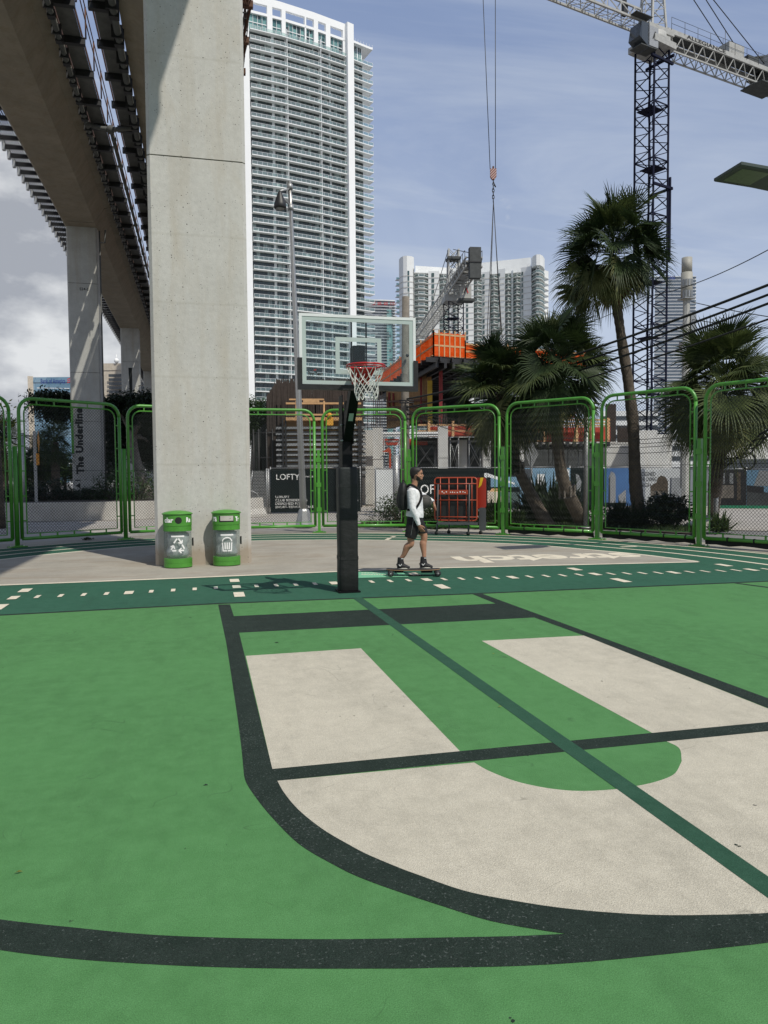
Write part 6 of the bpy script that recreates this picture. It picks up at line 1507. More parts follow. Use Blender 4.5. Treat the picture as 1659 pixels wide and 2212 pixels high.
def wire(name, pts, r, label, sag=.0, group=None, mt='bin_dark'):
    m = MB().use(mt, True); out = []
    for (p, q) in zip(pts, pts[1:]):
        L_ = (q-p).length
        for i in range(17 if q is pts[-1] else 16): t_ = i/16; out.append(p.lerp(q, t_)-V((0, 0, sag*4*t_*(1-t_))))
    m.tube(out, r, 5); return tag(m.build(name), label, 'cable', group)
up = pt(879, 868, 31.6)
LY = [(616, 880, 17, .036, 'topmost of the three thick black cables crossing the crane mast'), (637, 898, 17, .032, 'middle one of the three thick black cables crossing the crane mast'), (656, 914, 17, .032, 'lowest of the three thick black cables crossing the crane mast'), (690, 926, 17, .025, 'thin black cable below the three thick ones at the right edge')]
for y, y2, d, r_, lb in LY:
    e0 = pt(1659, y, d); e1 = pt(2300, y-.391*641*1.0, d*.75); wire('power_cable', [pt(879, y2-18 if y < 690 else y2-20, 31.6), e0, e1], r_, lb, .28, 'overhead cables')
wire('power_cable', [pt(1190, 720, 34), pt(1479, 602, 38) if False else pt(1400, 640, 25), pt(1659, 540, 17), pt(2300, 250, 12)], .012, 'thin looping wire rising to the right edge above the antenna pole', .15)
wire('power_cable', [pt(1494, 652, 38), pt(1700, 690, 30)], .02, 'thin cable from the antenna pole to the right, upper one', .05)
wire('power_cable', [pt(1494, 690, 38), pt(1700, 712, 30)], .02, 'thin cable from the antenna pole to the right, lower one', .05)
for k, (ya, yb) in enumerate(((938, 940), (945, 950), (952, 958), (962, 972))):
    wire('service_cable', [pt(878, 868+8*k, 31.5), pt(1150, ya, 32), pt(1480, yb, 37.7)], .016, ['uppermost', 'second', 'third', 'lowest'][k]+' of the thin service cables strung low across the building site', .25, 'low service cables')
m = MB().use('bin_dark', True); q = pt(1157, 944, 31.9); m.tube([q-RT*.28, q+RT*.28], .16, 10); tag(m.build('splice_box'), 'black cable splice can hanging on the wires beside the palms', 'splice box')
m = MB().use('bin_dark', True)
for k in range(3): c_ = pt(1115, 945, 31.6); m.tube([c_+RT*((.42+.05*k)*math.cos(t_))+V((0, 0, (.42+.06*k)*math.sin(t_)-.1*k)) for t_ in [2*math.pi*i/20 for i in range(20)]], .018, 4, closed=True)
tag(m.build('cable_coil'), 'loops of black cable hanging beside the ivy covered palm', 'cable coil')
m = MB().use('bin_dark', True); q0, q1 = pt(1545, 1015, 24), pt(1659, 935, 20)
for k in range(4): m.tube([q0.lerp(q1, i/8)+V((0, 0, .12*math.sin(i*1.1+k*1.7)-.25*math.sin(i/8*3.14)*k*.2)) for i in range(11)], .03-.004*k, 5)
tag(m.build('cable_bundle'), 'twisted bundle of black cables behind the rightmost fence panel', 'cable')
m = MB().use('bin_dark', True); c_ = pt(1616, 975+21, 22.5); m.tube([c_+RT*(.22*math.cos(t_))+V((0, 0, .24*math.sin(t_))) for t_ in [2*math.pi*i/18 for i in range(18)]], .03, 5, closed=True); tag(m.build('cable_loop'), 'round loop of black cable hanging from the bundle near the right edge', 'cable coil')
# grey sign posts and road sign
for x, y0, y1, d, r_, lb in ((1266, 870, 1141, 23.5, .085, 'grey steel sign post between the leaning palms and the tall palm'), (1546, 1035, 1138, 24, .075, 'short grey post right of the thick palm'), (51, 935, 1085, 33, .07, 'grey post at the left seen through the second fence panel')):
    a = G(x, y1) if y1 > 1100 else col(x, d); m = MB().use('galvanised', True); m.tube([a, a+V((0, 0, zy(a, y0)))], r_, 10); m.use('galvanised'); m.cbox(a+V((0, 0, .02)), .35, .35, .04); tag(m.build('sign_post'), lb, 'post')
a = col(1148, 30); m = MB().use('galvanised'); q = pt(1148, 982, 30); n_ = Fh
m.add([q+V((0, 0, .55)), q+RT*.28, q-V((0, 0, .55)), q-RT*.28]+[v+Fh*.02 for v in (q+V((0, 0, .55)), q+RT*.28, q-V((0, 0, .55)), q-RT*.28)], [(0, 3, 2, 1), (4, 5, 6, 7), (0, 1, 5, 4), (1, 2, 6, 5), (2, 3, 7, 6), (3, 0, 4, 7)]); m.beam(V((q.x, q.y, 0)), q, .06); tag(m.build('road_sign'), 'back of a grey diamond road sign between the leaning palm trunks', 'road sign')
a = col(77, 32.5); root = empty('warning_sign', a, 'narrow orange diamond road sign seen almost edge on at the left', 'road sign')
m = MB().use('galvanised'); m.box(a.x-.06, a.x+.06, a.y, a.y+.06, 0, zy(a, 931)); m.build('post', root); m = MB().use('sign_orange'); q = pt(82.5, 954, 32.3)
hh = 23*32.3/FPX; m.add([q+V((0, 0, hh)), q+RT*.10-Fh*.3, q-V((0, 0, hh)), q-RT*.10+Fh*.3]+[v+Fh*.03+RT*.01 for v in (q+V((0, 0, hh)), q+RT*.10-Fh*.3, q-V((0, 0, hh)), q-RT*.10+Fh*.3)], [(0, 1, 2, 3), (7, 6, 5, 4), (0, 4, 5, 1), (1, 5, 6, 2), (2, 6, 7, 3), (3, 7, 4, 0)]); q = pt(81.5, 992, 32.3); m.cbox(q, .12, .05, .5, .3); m.build('sign_plates', root)
a = col(1449, 38); 
# planter wall on the left
pw = [G(4, 1126.5), G(120, 1125.5), G(240, 1123), G(345, 1120), V((2.3, 33.4, 0))]
root = empty('planter_wall', pw[1], 'long low pale planter wall behind the left fence panels', 'low wall')
m = MB().use('kerb_concrete'); P = pw; slab(m, P, offs(P, .3), 0, .74); m.build('wall', root)
# ------------------------------------------------------------------ palms (costapalmate fans)
def fan_leaf(m, base, d, up, R, nb, rg, droop, old=False, wid=.034):
    """one fan leaf: arching petiole, then nb narrow folded blades, split and drooping at their tips"""
    d = d.normalized(); side = d.cross(up)
    if side.length < .1: side = d.cross(V((1, 0, 0)))
    side.normalize(); n = side.cross(d).normalized()
    pl = R*rg.uniform(.55, 1.0); mid = base+d*pl*.5; hub = base+d*pl+V((0, 0, -.12*pl*droop))
    m.beam(base, mid, .028, .02); m.beam(mid, hub, .024, .018)
    tilt = rg.uniform(.1, .5)+.55*droop; dd = (d*math.cos(tilt)-n*math.sin(tilt)).normalized(); n2 = side.cross(dd).normalized()
    roll = rg.uniform(-.5, .5); side = (side*math.cos(roll)+n2*math.sin(roll)).normalized(); n2 = side.cross(dd).normalized()
    L0 = R*rg.uniform(.95, 1.15); fold = rg.uniform(.2, .75); span = rg.uniform(3.2, 4.2)
    for i in range(nb):
        a = (i/(nb-1)-.5)*span
        v = dd*math.cos(a)+side*math.sin(a)+n2*(fold*abs(math.sin(a))*.9-.1); v.normalize()
        L_ = L0*(1-.30*abs(a/2.1)**2)*rg.uniform(.86, 1.06); w = wid*R*1.3
        t = v.cross(n2)
        if t.length < .01: continue
        t.normalize(); g = V((0, 0, -1)); k = (.35+droop)*rg.uniform(.4, 1.2)
        p0 = hub; p1 = hub+v*L_*.45+g*(.02*L_*k); p2 = hub+v*L_*.74+g*(.09*L_*k)+t*rg.uniform(-.02, .02); p3 = hub+v*L_*.96+g*(.28*L_*k)+t*rg.uniform(-.05, .05)
        lift = n2*.35*w
        m.add([p0, p1+t*w*.5, p1+lift, p1-t*w*.5, p2+t*w*.26, p2-t*w*.26, p3], [(0, 1, 2), (0, 2, 3), (1, 4, 2), (2, 5, 3), (2, 4, 5), (4, 6, 5)])
def palm(name, pts, rad, c, R, nleaf, label, seed, matn='palm_leaf', skirt=0, boots=False, old=.2, nb=46, cat='palm tree', group='fan palms behind the fence', elmin=-38, lean=None, squash=1.0):
    rg = random.Random(seed); root = empty(name, pts[0], label, cat, group)
    P = [V(p) for p in pts]; Q = smooth(P, 6); Q[-1] = P[-1]
    m = MB().use('trunk', True); n = 12; vs = []; rr = []
    L_ = 0; RR = []
    for i, p in enumerate(Q):
        t = (Q[min(i+1, len(Q)-1)]-Q[max(i-1, 0)]).normalized(); a = t.cross(V((0, 1, 0))).normalized(); b = t.cross(a); f = i/(len(Q)-1)
        r = interp(rad, f)*.76
        for s_ in (0, .5): # ring scars
            r2 = r*(1.0 if s_ == 0 else .93); pp = p.lerp(Q[min(i+1, len(Q)-1)], s_) if s_ else p
            RR.append([pp+(a*math.cos(2*math.pi*j/n)+b*math.sin(2*math.pi*j/n))*r2*(1+.06*math.sin(3*j+i)) for j in range(n)])
    m.rings(RR); m.build('trunk', root)
    if boots: # criss-cross old leaf bases
        m = MB().use('trunk'); 
        for i in range(60):
            f = rg.uniform(.42, .98); k = min(int(f*(len(Q)-1)), len(Q)-2); p = Q[k].lerp(Q[k+1], f*(len(Q)-1)-k); a = rg.uniform(0, 6.28); r = interp(rad, f)
            r *= .8; o = V((math.cos(a), math.sin(a), 0)); m.beam(p+o*r*.9, p+o*(r*1.45)+V((rg.uniform(-.08, .08), rg.uniform(-.08, .08), .26)), .12, .035)
        m.build('leaf_bases', root)
    m = MB().use(matn); 
    for i in range(nleaf):
        f = (i+.5)/nleaf; el = math.radians(elmin+(88-elmin)*(1-f)**.9*1.0 if False else 82-(82-elmin)*f**.85); az = i*2.39996+rg.uniform(-.3, .3)
        d = V((math.cos(az)*math.cos(el), math.sin(az)*math.cos(el), math.sin(el)))
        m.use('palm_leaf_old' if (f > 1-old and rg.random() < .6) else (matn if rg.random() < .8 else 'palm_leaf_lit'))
        el += rg.uniform(-.25, .25); d = V((math.cos(az)*math.cos(el), math.sin(az)*math.cos(el), math.sin(el)))
        fan_leaf(m, c+V((0, 0, .14*(1-2*f)*R)), d, V((rg.uniform(-.5, .5), rg.uniform(-.5, .5), 1)), R*rg.uniform(.48, .62), nb, rg, .15+.85*f)
    for i in range(16): # young inner leaves close the middle of the crown
        az = i*2.39996+1; el = rg.uniform(.2, 1.3); d = V((math.cos(az)*math.cos(el), math.sin(az)*math.cos(el), math.sin(el))); m.use(matn)
        fan_leaf(m, c, d, V((rg.uniform(-1, 1), rg.uniform(-1, 1), 1)), R*rg.uniform(.30, .38), 26, rg, .3)
    m.build('crown', root)
    if skirt:
        m = MB().use('dead_frond')
        for i in range(skirt):
            a = rg.uniform(0, 6.28); d = V((math.cos(a)*.25, math.sin(a)*.25, -1)); b = c+V((math.cos(a)*.22, math.sin(a)*.2, -.35-rg.random()*.4))
            fan_leaf(m, b, d, V((math.cos(a), math.sin(a), .2)), R*.30, 16, rg, 1.6, wid=.07)
        m.build('dead_skirt', root)
    return root
def trk(lst): return [pt(x, y, d) for x, y, d in lst]
def G0(x, y): p = G(x, y); return p
# tall palm
dT = 23.7
palm('palm_tree', [G0(1386, 1141)]+trk([(1374, 1060, dT), (1366, 900, dT), (1350, 780, dT), (1335, 680, dT), (1326, 600, dT), (1324, 560, dT)]), [(0, .33), (.12, .27), (.3, .24), (.6, .20), (.8, .19), (1, .24)], pt(1325, 545, dT), 2.1, 42, 'tall fan palm with a straight bare trunk in front of the blue crane mast', 5, 'palm_leaf', skirt=7, old=.25)
palm('palm_tree', [G0(1262, 1138)]+trk([(1236, 1085, 23.6), (1216, 1035, 23.4), (1205, 960, 23.4), (1200, 880, 23.4), (1200, 815, 23.4)]), [(0, .34), (.2, .28), (.5, .24), (.9, .24), (1, .26)], pt(1203, 800, 23.4), 2.05, 44, 'middle fan palm with a curved trunk and broad dark crown', 8, 'palm_leaf', old=.12, elmin=-48, skirt=3)
palm('palm_tree', [G0(1185, 1140)]+trk([(1150, 1075, 24.6), (1118, 1010, 24.8), (1103, 950, 25), (1092, 890, 25), (1082, 850, 25)]), [(0, .33), (.2, .26), (.5, .23), (.9, .24), (1, .26)], pt(1076, 846, 25), 2.0, 46, 'left leaning fan palm whose ivy covered trunk slants to the right', 13, 'palm_leaf', old=.3, elmin=-55)
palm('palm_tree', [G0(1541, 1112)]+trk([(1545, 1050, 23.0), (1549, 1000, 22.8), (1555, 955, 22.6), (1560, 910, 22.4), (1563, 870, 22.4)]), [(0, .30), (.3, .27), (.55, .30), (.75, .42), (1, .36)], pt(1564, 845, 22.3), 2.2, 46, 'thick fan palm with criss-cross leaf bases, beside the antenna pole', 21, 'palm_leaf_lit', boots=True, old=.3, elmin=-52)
# ivy and strap on the leaning palm
rg = random.Random(4); m = MB().use('shrub_dark')
for i in range(420):
    f = rg.random(); p = pt(1112-6*f+rg.uniform(-7, 5), 930+95*f, 24.6)+V((rg.uniform(-.12, .12), rg.uniform(-.2, .2), 0)); s = rg.uniform(.04, .09); a = V((rg.gauss(0, 1), rg.gauss(0, 1), rg.gauss(0, 1))).normalized(); b = a.cross(V((rg.gauss(0, 1), rg.gauss(0, 1), .3))).normalized(); m.quad(p-a*s, p-b*s*.6, p+a*s, p+b*s*.6)
tag(m.build('ivy'), 'dark ivy clinging to the leaning palm trunk', 'ivy')
m = MB().use('dark_metal')
for x, y, d, r in ((1118, 1012, 24.8, .21), (1225, 1062, 23.5, .24)):
    c_ = pt(x, y, d); 
    for z in (-.16, .16): m.tube([c_+V((r*math.cos(t_), r*math.sin(t_), z+.25*r*math.cos(t_))) for t_ in [2*math.pi*i/14 for i in range(14)]], .02, 4, closed=True)
    for k in range(8): t_ = 2*math.pi*k/8; m.use('old_wood'); m.cbox(c_+V((r*math.cos(t_), r*math.sin(t_), .2*r*math.cos(t_))), .05, .05, .34); m.use('dark_metal')
tag(m.build('trunk_straps'), 'wooden battens strapped round the two leaning palm trunks', 'straps')
# background palms left
for k, (x, y, d, R, lb) in enumerate(((118, 955, 37, 1.25, 'dark fan palm left of the lettered pillar, middle one of the left palms'), (4, 960, 36, 1.6, 'dark fan palm at the left edge behind the first fence panel'), (84, 992, 38, 1.3, 'small dark fan palm behind the orange diamond sign'))):
    b = col(x+(6 if k else 3), d); palm('palm_tree', [b, b.lerp(pt(x, y, d), .5), pt(x, y, d)], [(0, .3), (1, .26)], pt(x, y, d), R, 34, lb, 30+k, 'palm_leaf', old=.1, elmin=-60, nb=22, group='dark palms behind the planter wall')
# spiky saw palmetto between the trunks
def spiky(c, R, n, label, seed, mt='palm_leaf', name='spiky_shrub', h=1.0):
    rg = random.Random(seed); m = MB().use(mt)
    for i in range(n):
        az = rg.uniform(0, 6.28); el = rg.uniform(.15, 1.35); d = V((math.cos(az)*math.cos(el), math.sin(az)*math.cos(el), math.sin(el)*h)); L_ = R*rg.uniform(.6, 1.1); b = c+V((rg.uniform(-.25, .25)*R, rg.uniform(-.25, .25)*R, .02)); s = d.cross(V((0, 0, 1))).normalized()*.022*(1+R*.5)
        q = b+d*L_*.6; e = b+d*L_+V((0, 0, -.22*L_*math.cos(el))); m.add([b-s, b+s, q+s, q-s, e], [(0, 1, 2, 3), (3, 2, 4)])
    return tag(m.build(name), label, 'shrub')
spiky(G(1172, 1128), 2.0, 420, 'large dark spiky yucca like shrub between the two leaning trunks', 3)
spiky(G(1212, 1134), 1.6, 300, 'dark spiky shrub at the foot of the middle leaning palm', 4)
spiky(G(1345, 1141), 1.0, 420, 'tuft of dark arching grass left of the tall palm trunk', 5, 'shrub_dark', 'grass_tuft')
spiky(G(1370, 1143), .8, 300, 'tuft of dark grass close against the tall palm trunk', 15, 'shrub_dark', 'grass_tuft')
spiky(G(948, 1139), .95, 420, 'tuft of arching grass behind the skateboarder', 6, 'grass_leaf', 'grass_tuft')
spiky(G(1062, 1140), 1.1, 340, 'tuft of spiky grass right of the folded table', 7, 'grass_leaf', 'grass_tuft')
spiky(G(1552, 1150), .7, 140, 'small tuft of grass at the foot of the rightmost panel', 8, 'grass_leaf', 'grass_tuft')
spiky(G(1110, 1140), .8, 260, 'low arching grass left of the leaning trunks', 9, 'grass_leaf', 'grass_tuft')
def shrub(c, sx_, sy_, sz_, n, label, seed, mt='shrub_leaf', leaf=.05, name='shrub', ground=True, stems=5, cat='shrub', hang=0):
    """leaf clumps on wandering twigs inside an uneven mound"""
    rg = random.Random(seed); root = empty(name, V((c.x, c.y, 0 if ground else c.z)), label, cat); m = MB().use(mt); tw_ = MB().use('trunk')
    ncl = max(8, n//26)
    for k in range(ncl):
        while True:
            u = V((rg.uniform(-1, 1), rg.uniform(-1, 1), rg.uniform(-.9, 1)))
            if u.length < 1: break
        u = u.normalized()*u.length**.55; bump = .8+.35*noise.noise(V((u.x*2+seed, u.y*2, u.z*2)))
        cc_ = c+V((u.x*sx_*bump, u.y*sy_*bump, u.z*sz_*bump)); r_ = rg.uniform(.16, .30)*min(sx_, sz_)
        if k % 4 == 0: tw_.beam(V((c.x+u.x*sx_*.15, c.y+u.y*sy_*.15, max(0, c.z-sz_*.9))), cc_, .025)
        for i in range(26):
            p = cc_+V((rg.gauss(0, r_), rg.gauss(0, r_), rg.gauss(0, r_*.8)-hang*abs(rg.gauss(0, r_)))); s = leaf*rg.uniform(.6, 1.3); a = V((rg.gauss(0, 1), rg.gauss(0, 1), rg.gauss(0, .6))).normalized(); b = a.cross(V((rg.gauss(0, .6), rg.gauss(0, .6), 1))).normalized()
            if ground and p.z < .02: p.z = .02+rg.random()*.1
            m.add([p-a*s, p-b*s*.42, p+a*s, p+b*s*.42], [(0, 1, 2, 3)])
    m.build('foliage', root); tw_.build('stems', root); return root
c = G(1440, 1142); shrub(V((c.x, c.y, .58)), .85, .7, .55, 3600, 'round dark glossy bush right of the tall palm trunk', 40, 'shrub_dark', .075)
c = G(872, 1139); shrub(V((c.x, c.y, .52)), 1.15, .6, .62, 3400, 'loose sunlit bush behind the skateboarder, left of the grass', 41, 'shrub_leaf', .045)
c = G(1300, 1139); shrub(V((c.x, c.y, .4)), .9, .5, .4, 900, 'low green bush left of the straight tall palm', 42, 'shrub_leaf', .05)
for k, (x, y, d, sx_, sz_, lb) in enumerate(((40, 1066, 34, 1.1, .55, 'dark shrub above the planter wall at the far left'), (108, 1062, 35, 1.0, .65, 'dark shrub above the planter wall below the middle left palm'), (165, 1072, 36, 1.2, .38, 'dark shrub in front of the lettered pillar foot, left one'), (205, 1070, 36, 1.0, .42, 'shrub at the foot of the lettered pillar, right one'), (245, 1058, 35.5, 1.3, .9, 'green shrub above the wall right of the lettered pillar'), (292, 1055, 35, 1.4, .95, 'green shrub above the wall beside the big pillar'))):
    shrub(pt(x, y, d), sx_, 1.0, sz_, 2600, lb, 50+k, 'shrub_leaf' if k > 3 else 'shrub_dark', .06, ground=False)
m = MB().use('soil'); m.prism([(p.x, p.y) for p in (pw[0]+V((0, .4, 0)), pw[-1]+V((0, .4, 0)), col(345, 60), col(-90, 60))], 0, .7); m.build('planting_ground', kind='structure')
# dark broad tree left, its boughs over the second panel
def tree(name, trunk, crowns, n, leaf, mt, label, seed, bark='bark_pale', hang=.0, cat='tree', group=None):
    rg = random.Random(seed); root = empty(name, trunk[0][0], label, cat, group); m = MB().use(bark, True)
    P = smooth([q[0] for q in trunk], 4); rr = [interp([(i/(len(trunk)-1), q[1]) for i, q in enumerate(trunk)], i/(len(P)-1)) for i in range(len(P))]
    m.tube(P, rr, 9)
    for c_, s in crowns: # limbs
        a = P[-2]; mid = a.lerp(c_, .5)+V((rg.uniform(-.3, .3), rg.uniform(-.3, .3), rg.uniform(.1, .5))); m.tube([a, mid, c_], [rr[-1]*.7, rr[-1]*.4, .04], 6)
    m.build('trunk', root); m = MB().use(mt); tot = sum(s.x*s.z for _, s in crowns)
    for c_, s in crowns:
        k = int(n*s.x*s.z/tot/24)
        for _ in range(k):
            u = V((rg.gauss(0, 1), rg.gauss(0, 1), rg.gauss(0, 1))).normalized()*(rg.random()**.4); bump = .75+.5*noise.noise(u*1.7+c_*.3)
            cc_ = c_+V((u.x*s.x, u.y*s.y, u.z*s.z))*bump; r_ = rg.uniform(.18, .45)
            for i in range(24):
                p = cc_+V((rg.gauss(0, r_), rg.gauss(0, r_), rg.gauss(0, r_*.6)-hang*abs(rg.gauss(0, r_)))); q_ = leaf*rg.uniform(.6, 1.3); a = V((rg.gauss(0, 1), rg.gauss(0, 1), rg.gauss(0, .5)-hang)).normalized(); b = a.cross(V((rg.gauss(0, .6), rg.gauss(0, .6), 1))).normalized(); m.add([p-a*q_, p-b*q_*.4, p+a*q_, p+b*q_*.4], [(0, 1, 2, 3)])
    m.build('crown', root); return root
def cr(x, y, d, sx_, sz_): return (pt(x, y, d), V((sx_, sx_*.8, sz_)))
tree('tree', [(col(322, 53), .42), (pt(312, 1050, 53), .38), (pt(292, 985, 53), .32), (pt(286, 930, 53), .24)], [cr(250, 873, 53, 1.6, .9), cr(300, 866, 54, 2.2, .9), cr(246, 912, 54, 1.3, 1.6), cr(275, 915, 55, 2.0, 2.0), cr(330, 885, 52, 2.0, 1.4), cr(308, 950, 56, 1.6, 2.0), cr(244, 965, 56, 1.0, 1.6), cr(335, 970, 55, 1.6, 2.0)], 34000, .13, 'tree_leaf', 'large dark tree with a pale slanting trunk behind the third fence bay', 60, hang=.5)
tree('tree', [(col(214, 52), .3), (pt(212, 1000, 52), .26), (pt(205, 930, 52), .2), (pt(178, 862, 52), .15)], [cr(95, 853, 51, 1.1, .38), cr(128, 856, 51, 1.2, .42), cr(112, 872, 51, 1.0, .45), cr(80, 864, 51, .7, .25), cr(140, 880, 51, .9, .6), cr(98, 886, 51, .6, .3), cr(128, 900, 51, .5, .4)], 7000, .12, 'tree_leaf', 'dark drooping boughs reaching out behind the lettered pillar', 61, bark='trunk', hang=.9)
tree('tree', [(col(545, 46), .3), (pt(552, 960, 46), .25), (pt(548, 920, 46), .2)], [cr(545, 880, 46, 1.2, 1.0), cr(555, 905, 46, 1.3, 1.2), cr(540, 930, 46, 1.3, 1.3), cr(560, 940, 46, 1.0, 1.0)], 9000, .09, 'shrub_leaf', 'green tree just right of the big pillar behind the tarpaulin', 62)
tree('tree', [(col(2, 26), .12), (pt(-6, 960, 26), .1), (pt(-10, 900, 26), .06)], [cr(-10, 908, 26, .35, .25), cr(-30, 890, 26, .6, .6)], 900, .07, 'yellow_leaf', 'twig of yellow green leaves poking in at the left edge', 63, bark='trunk')
for k, (x, d, y, w, h) in enumerate(((-40, 75, 1010, 4, 2.6), (40, 80, 1016, 4, 2.2), (95, 90, 1018, 4, 2.2), (140, 85, 1012, 3.5, 2.6), (215, 80, 1010, 3.5, 2.6), (270, 85, 1005, 4, 3))):
    tree('tree', [(col(x, d), .2), (pt(x, y, d), .15)], [(pt(x, y, d), V((w, w*.8, h)))], 3600, .2, 'shrub_leaf' if k % 2 else 'tree_leaf', ['distant tree at the far left edge', 'distant tree behind the small palm', 'distant tree behind the orange sign', 'distant tree left of the lettered pillar foot', 'distant tree right of the lettered pillar foot', 'distant tree behind the pale slanting trunk'][k], 70+k, bark='trunk', group='distant trees on the left')
# ground cover: bed outside the fence with grass, and small weeds at the kerb
m = MB().use('soil'); bp = gp([(770, 1139), (900, 1136), (1090, 1140), (1300, 1143), (1505, 1154), (1520, 1138), (1290, 1131), (1090, 1128), (900, 1128), (770, 1131)]); m.add([(p.x, p.y, .012) for p in bp], [tuple(range(len(bp)))]); m.build('planting_ground', kind='structure')
rg = random.Random(77); m = MB().use('grass_leaf')
pa = gp([(780, 1137), (1090, 1139), (1300, 1142), (1505, 1152)]); pb = gp([(780, 1131), (1090, 1129), (1300, 1132), (1515, 1139)])
for i in range(5200):
    f = rg.random()*3; k = min(int(f), 2); a = pa[k].lerp(pa[k+1], f-k); b = pb[k].lerp(pb[k+1], f-k); p = a.lerp(b, rg.random()); h = rg.uniform(.06, .26); s = .012; d = V((rg.gauss(0, .4), rg.gauss(0, .4), 1)).normalized()
    m.add([p+V((-s, 0, .01)), p+V((s, 0, .01)), p+d*h], [(0, 1, 2)])
m.build('grass', kind='stuff')
m = MB().use('shrub_leaf'); c = G(189, 1166)
for i in range(60): p = c+V((rg.gauss(0, .08), rg.gauss(0, .05), abs(rg.gauss(0, .03))+.01)); a = V((rg.gauss(0, 1), rg.gauss(0, 1), .3)).normalized()*.05; b = V((-a.y, a.x, .01))*.5; m.quad(p-a, p-b, p+a, p+b)
tag(m.build('weed'), 'small green weed sprouting on the pavement under the second fence panel', 'weed')
# ------------------------------------------------------------------ skateboarder
PB_ = G(893, 1243.5); PX = RT.copy(); PY = Fh.copy(); 
KZ = 1.0
def L3(x, y, z): return PB_+PX*(x*1.0)+PY*y+V((0, 0, z))
def zp(zx, zyv, y=0.0):
    """point from the enlarged photo crop (px) at lateral offset y"""
    return ((zx-640)*.000954, y, (2095-zyv)*.000954)
def blob(rings_or_parts, name, parent, mt, voxel=.006, smooth_it=4):
    """fuse overlapping closed lofts into one continuous skin"""
    me = bpy.data.meshes.new(name); v = []; f = []
    for pv, pf in rings_or_parts: o = len(v); v += pv; f += [tuple(i+o for i in q) for q in pf]
    me.from_pydata([tuple(p) for p in v], [], f); ob = bpy.data.objects.new(name, me); COL.objects.link(ob)
    r = ob.modifiers.new('r', 'REMESH'); r.mode = 'VOXEL'; r.voxel_size = voxel; r.use_smooth_shade = True
    s = ob.modifiers.new('s', 'SMOOTH'); s.iterations = smooth_it; s.factor = .5
    bpy.context.view_layer.update(); dg = bpy.context.evaluated_depsgraph_get(); m2 = bpy.data.meshes.new_from_object(ob.evaluated_get(dg)); bpy.data.objects.remove(ob)
    m2.materials.clear(); m2.materials.append(MATS[mt])
    for p in m2.polygons: p.use_smooth = True
    for q in m2.vertices: q.co = L3(*q.co)
    o = bpy.data.objects.new(name, m2); COL.objects.link(o)
    if parent: attach(o, parent)
    return o
def loft(secs, n=16):
    """secs: (centre, rx, ry) with optional axis; tube through centres with elliptical sections (rx across in the x-z plane, ry lateral)"""
    if len(secs) > 2: # round the change of section between stations
        fine = []; K = [secs[0]]+list(secs)+[secs[-1]]
        def cr_(a, b, c, d, t): return .5*(2*b+(c-a)*t+(2*a-5*b+4*c-d)*t*t+(3*b-a-3*c+d)*t**3)
        for i in range(1, len(K)-2):
            for t in (0, .33, .67):
                q = [K[i-1], K[i], K[i+1], K[i+2]]
                fine.append((tuple(cr_(*[w[0][k] for w in q], t) for k in range(3)), cr_(*[w[1] for w in q], t), cr_(*[w[2] for w in q], t)))
        fine.append(secs[-1]); secs = fine
    C = [V(s[0]) for s in secs]; vs = []; fs = []
    for i, s in enumerate(secs):
        t = (C[min(i+1, len(C)-1)]-C[max(i-1, 0)]).normalized(); b = V((0, 1, 0)); b = (b-t*b.dot(t)).normalized(); a = b.cross(t).normalized()
        for j in range(n): an = 2*math.pi*j/n; vs.append(C[i]+a*(s[1]*math.cos(an))+b*(s[2]*math.sin(an)))
    for i in range(len(secs)-1):
        for j in range(n): fs.append((i*n+j, i*n+(j+1) % n, (i+1)*n+(j+1) % n, (i+1)*n+j))
    fs += [tuple(range(n-1, -1, -1)), tuple((len(secs)-1)*n+j for j in range(n))]
    return vs, fs
def ell(c, rx, ry, rz, nu=16, nv=12):
    m = MB(); m.sm = []; m.mats = []; m.mi = 0
    m.sphere(c, 1, nu, nv, (rx, ry, rz)); return [V(p) for p in m.v], m.f
def capsule(pts, rs, n=10):
    return loft([(p, r, r) for p, r in zip(pts, rs)], n)
man = empty('person', PB_, 'bearded man in white long sleeved top and black shorts riding an electric longboard, backpack on', 'person')
# joints: near side (towards us) is -y, far side +y
hipN, kneeN, ankN = (.02, -.10, .93), (-.045, -.085, .585), (-.205, -.03, .27)
hipF, kneeF, ankF = (.06, .09, .93), (.182, .075, .63), (.185, .045, .27)
def leg(h, k, a, toe):
    mid = [(h[i]+k[i])/2 for i in range(3)]; calf = tuple(k[i]+(a[i]-k[i])*.28 for i in range(3)); calf = (calf[0]-.014, calf[1], calf[2]); sh = tuple(k[i]+(a[i]-k[i])*.7 for i in range(3))
    kk = (k[0]+.006, k[1], k[2])
    return [loft([(h, .095, .09), (mid, .082, .078), ((k[0], k[1], k[2]+.06), .062, .058), (kk, .058, .054), ((k[0], k[1], k[2]-.05), .054, .05), (calf, .060, .052), (sh, .041, .037), ((a[0], a[1], a[2]+.03), .033, .03), (a, .035, .032), ((a[0]+.01, a[1], a[2]-.09), .04, .034)]), loft([((a[0]-.05, a[1], .16), .035, .034), ((a[0]+.04, a[1], .155), .032, .038), ((a[0]+.12, a[1], .145), .022, .036)])]
body = leg(hipN, kneeN, ankN, 0)+leg(hipF, kneeF, ankF, 0)
body.append(loft([((.03, 0, .86), .10, .14), ((.03, 0, .95), .115, .165), ((.03, 0, 1.08), .10, .145), ((.02, 0, 1.22), .112, .15), ((.015, 0, 1.36), .118, .165), ((-.005, 0, 1.45), .09, .16), ((.0, 0, 1.50), .055, .075)]))
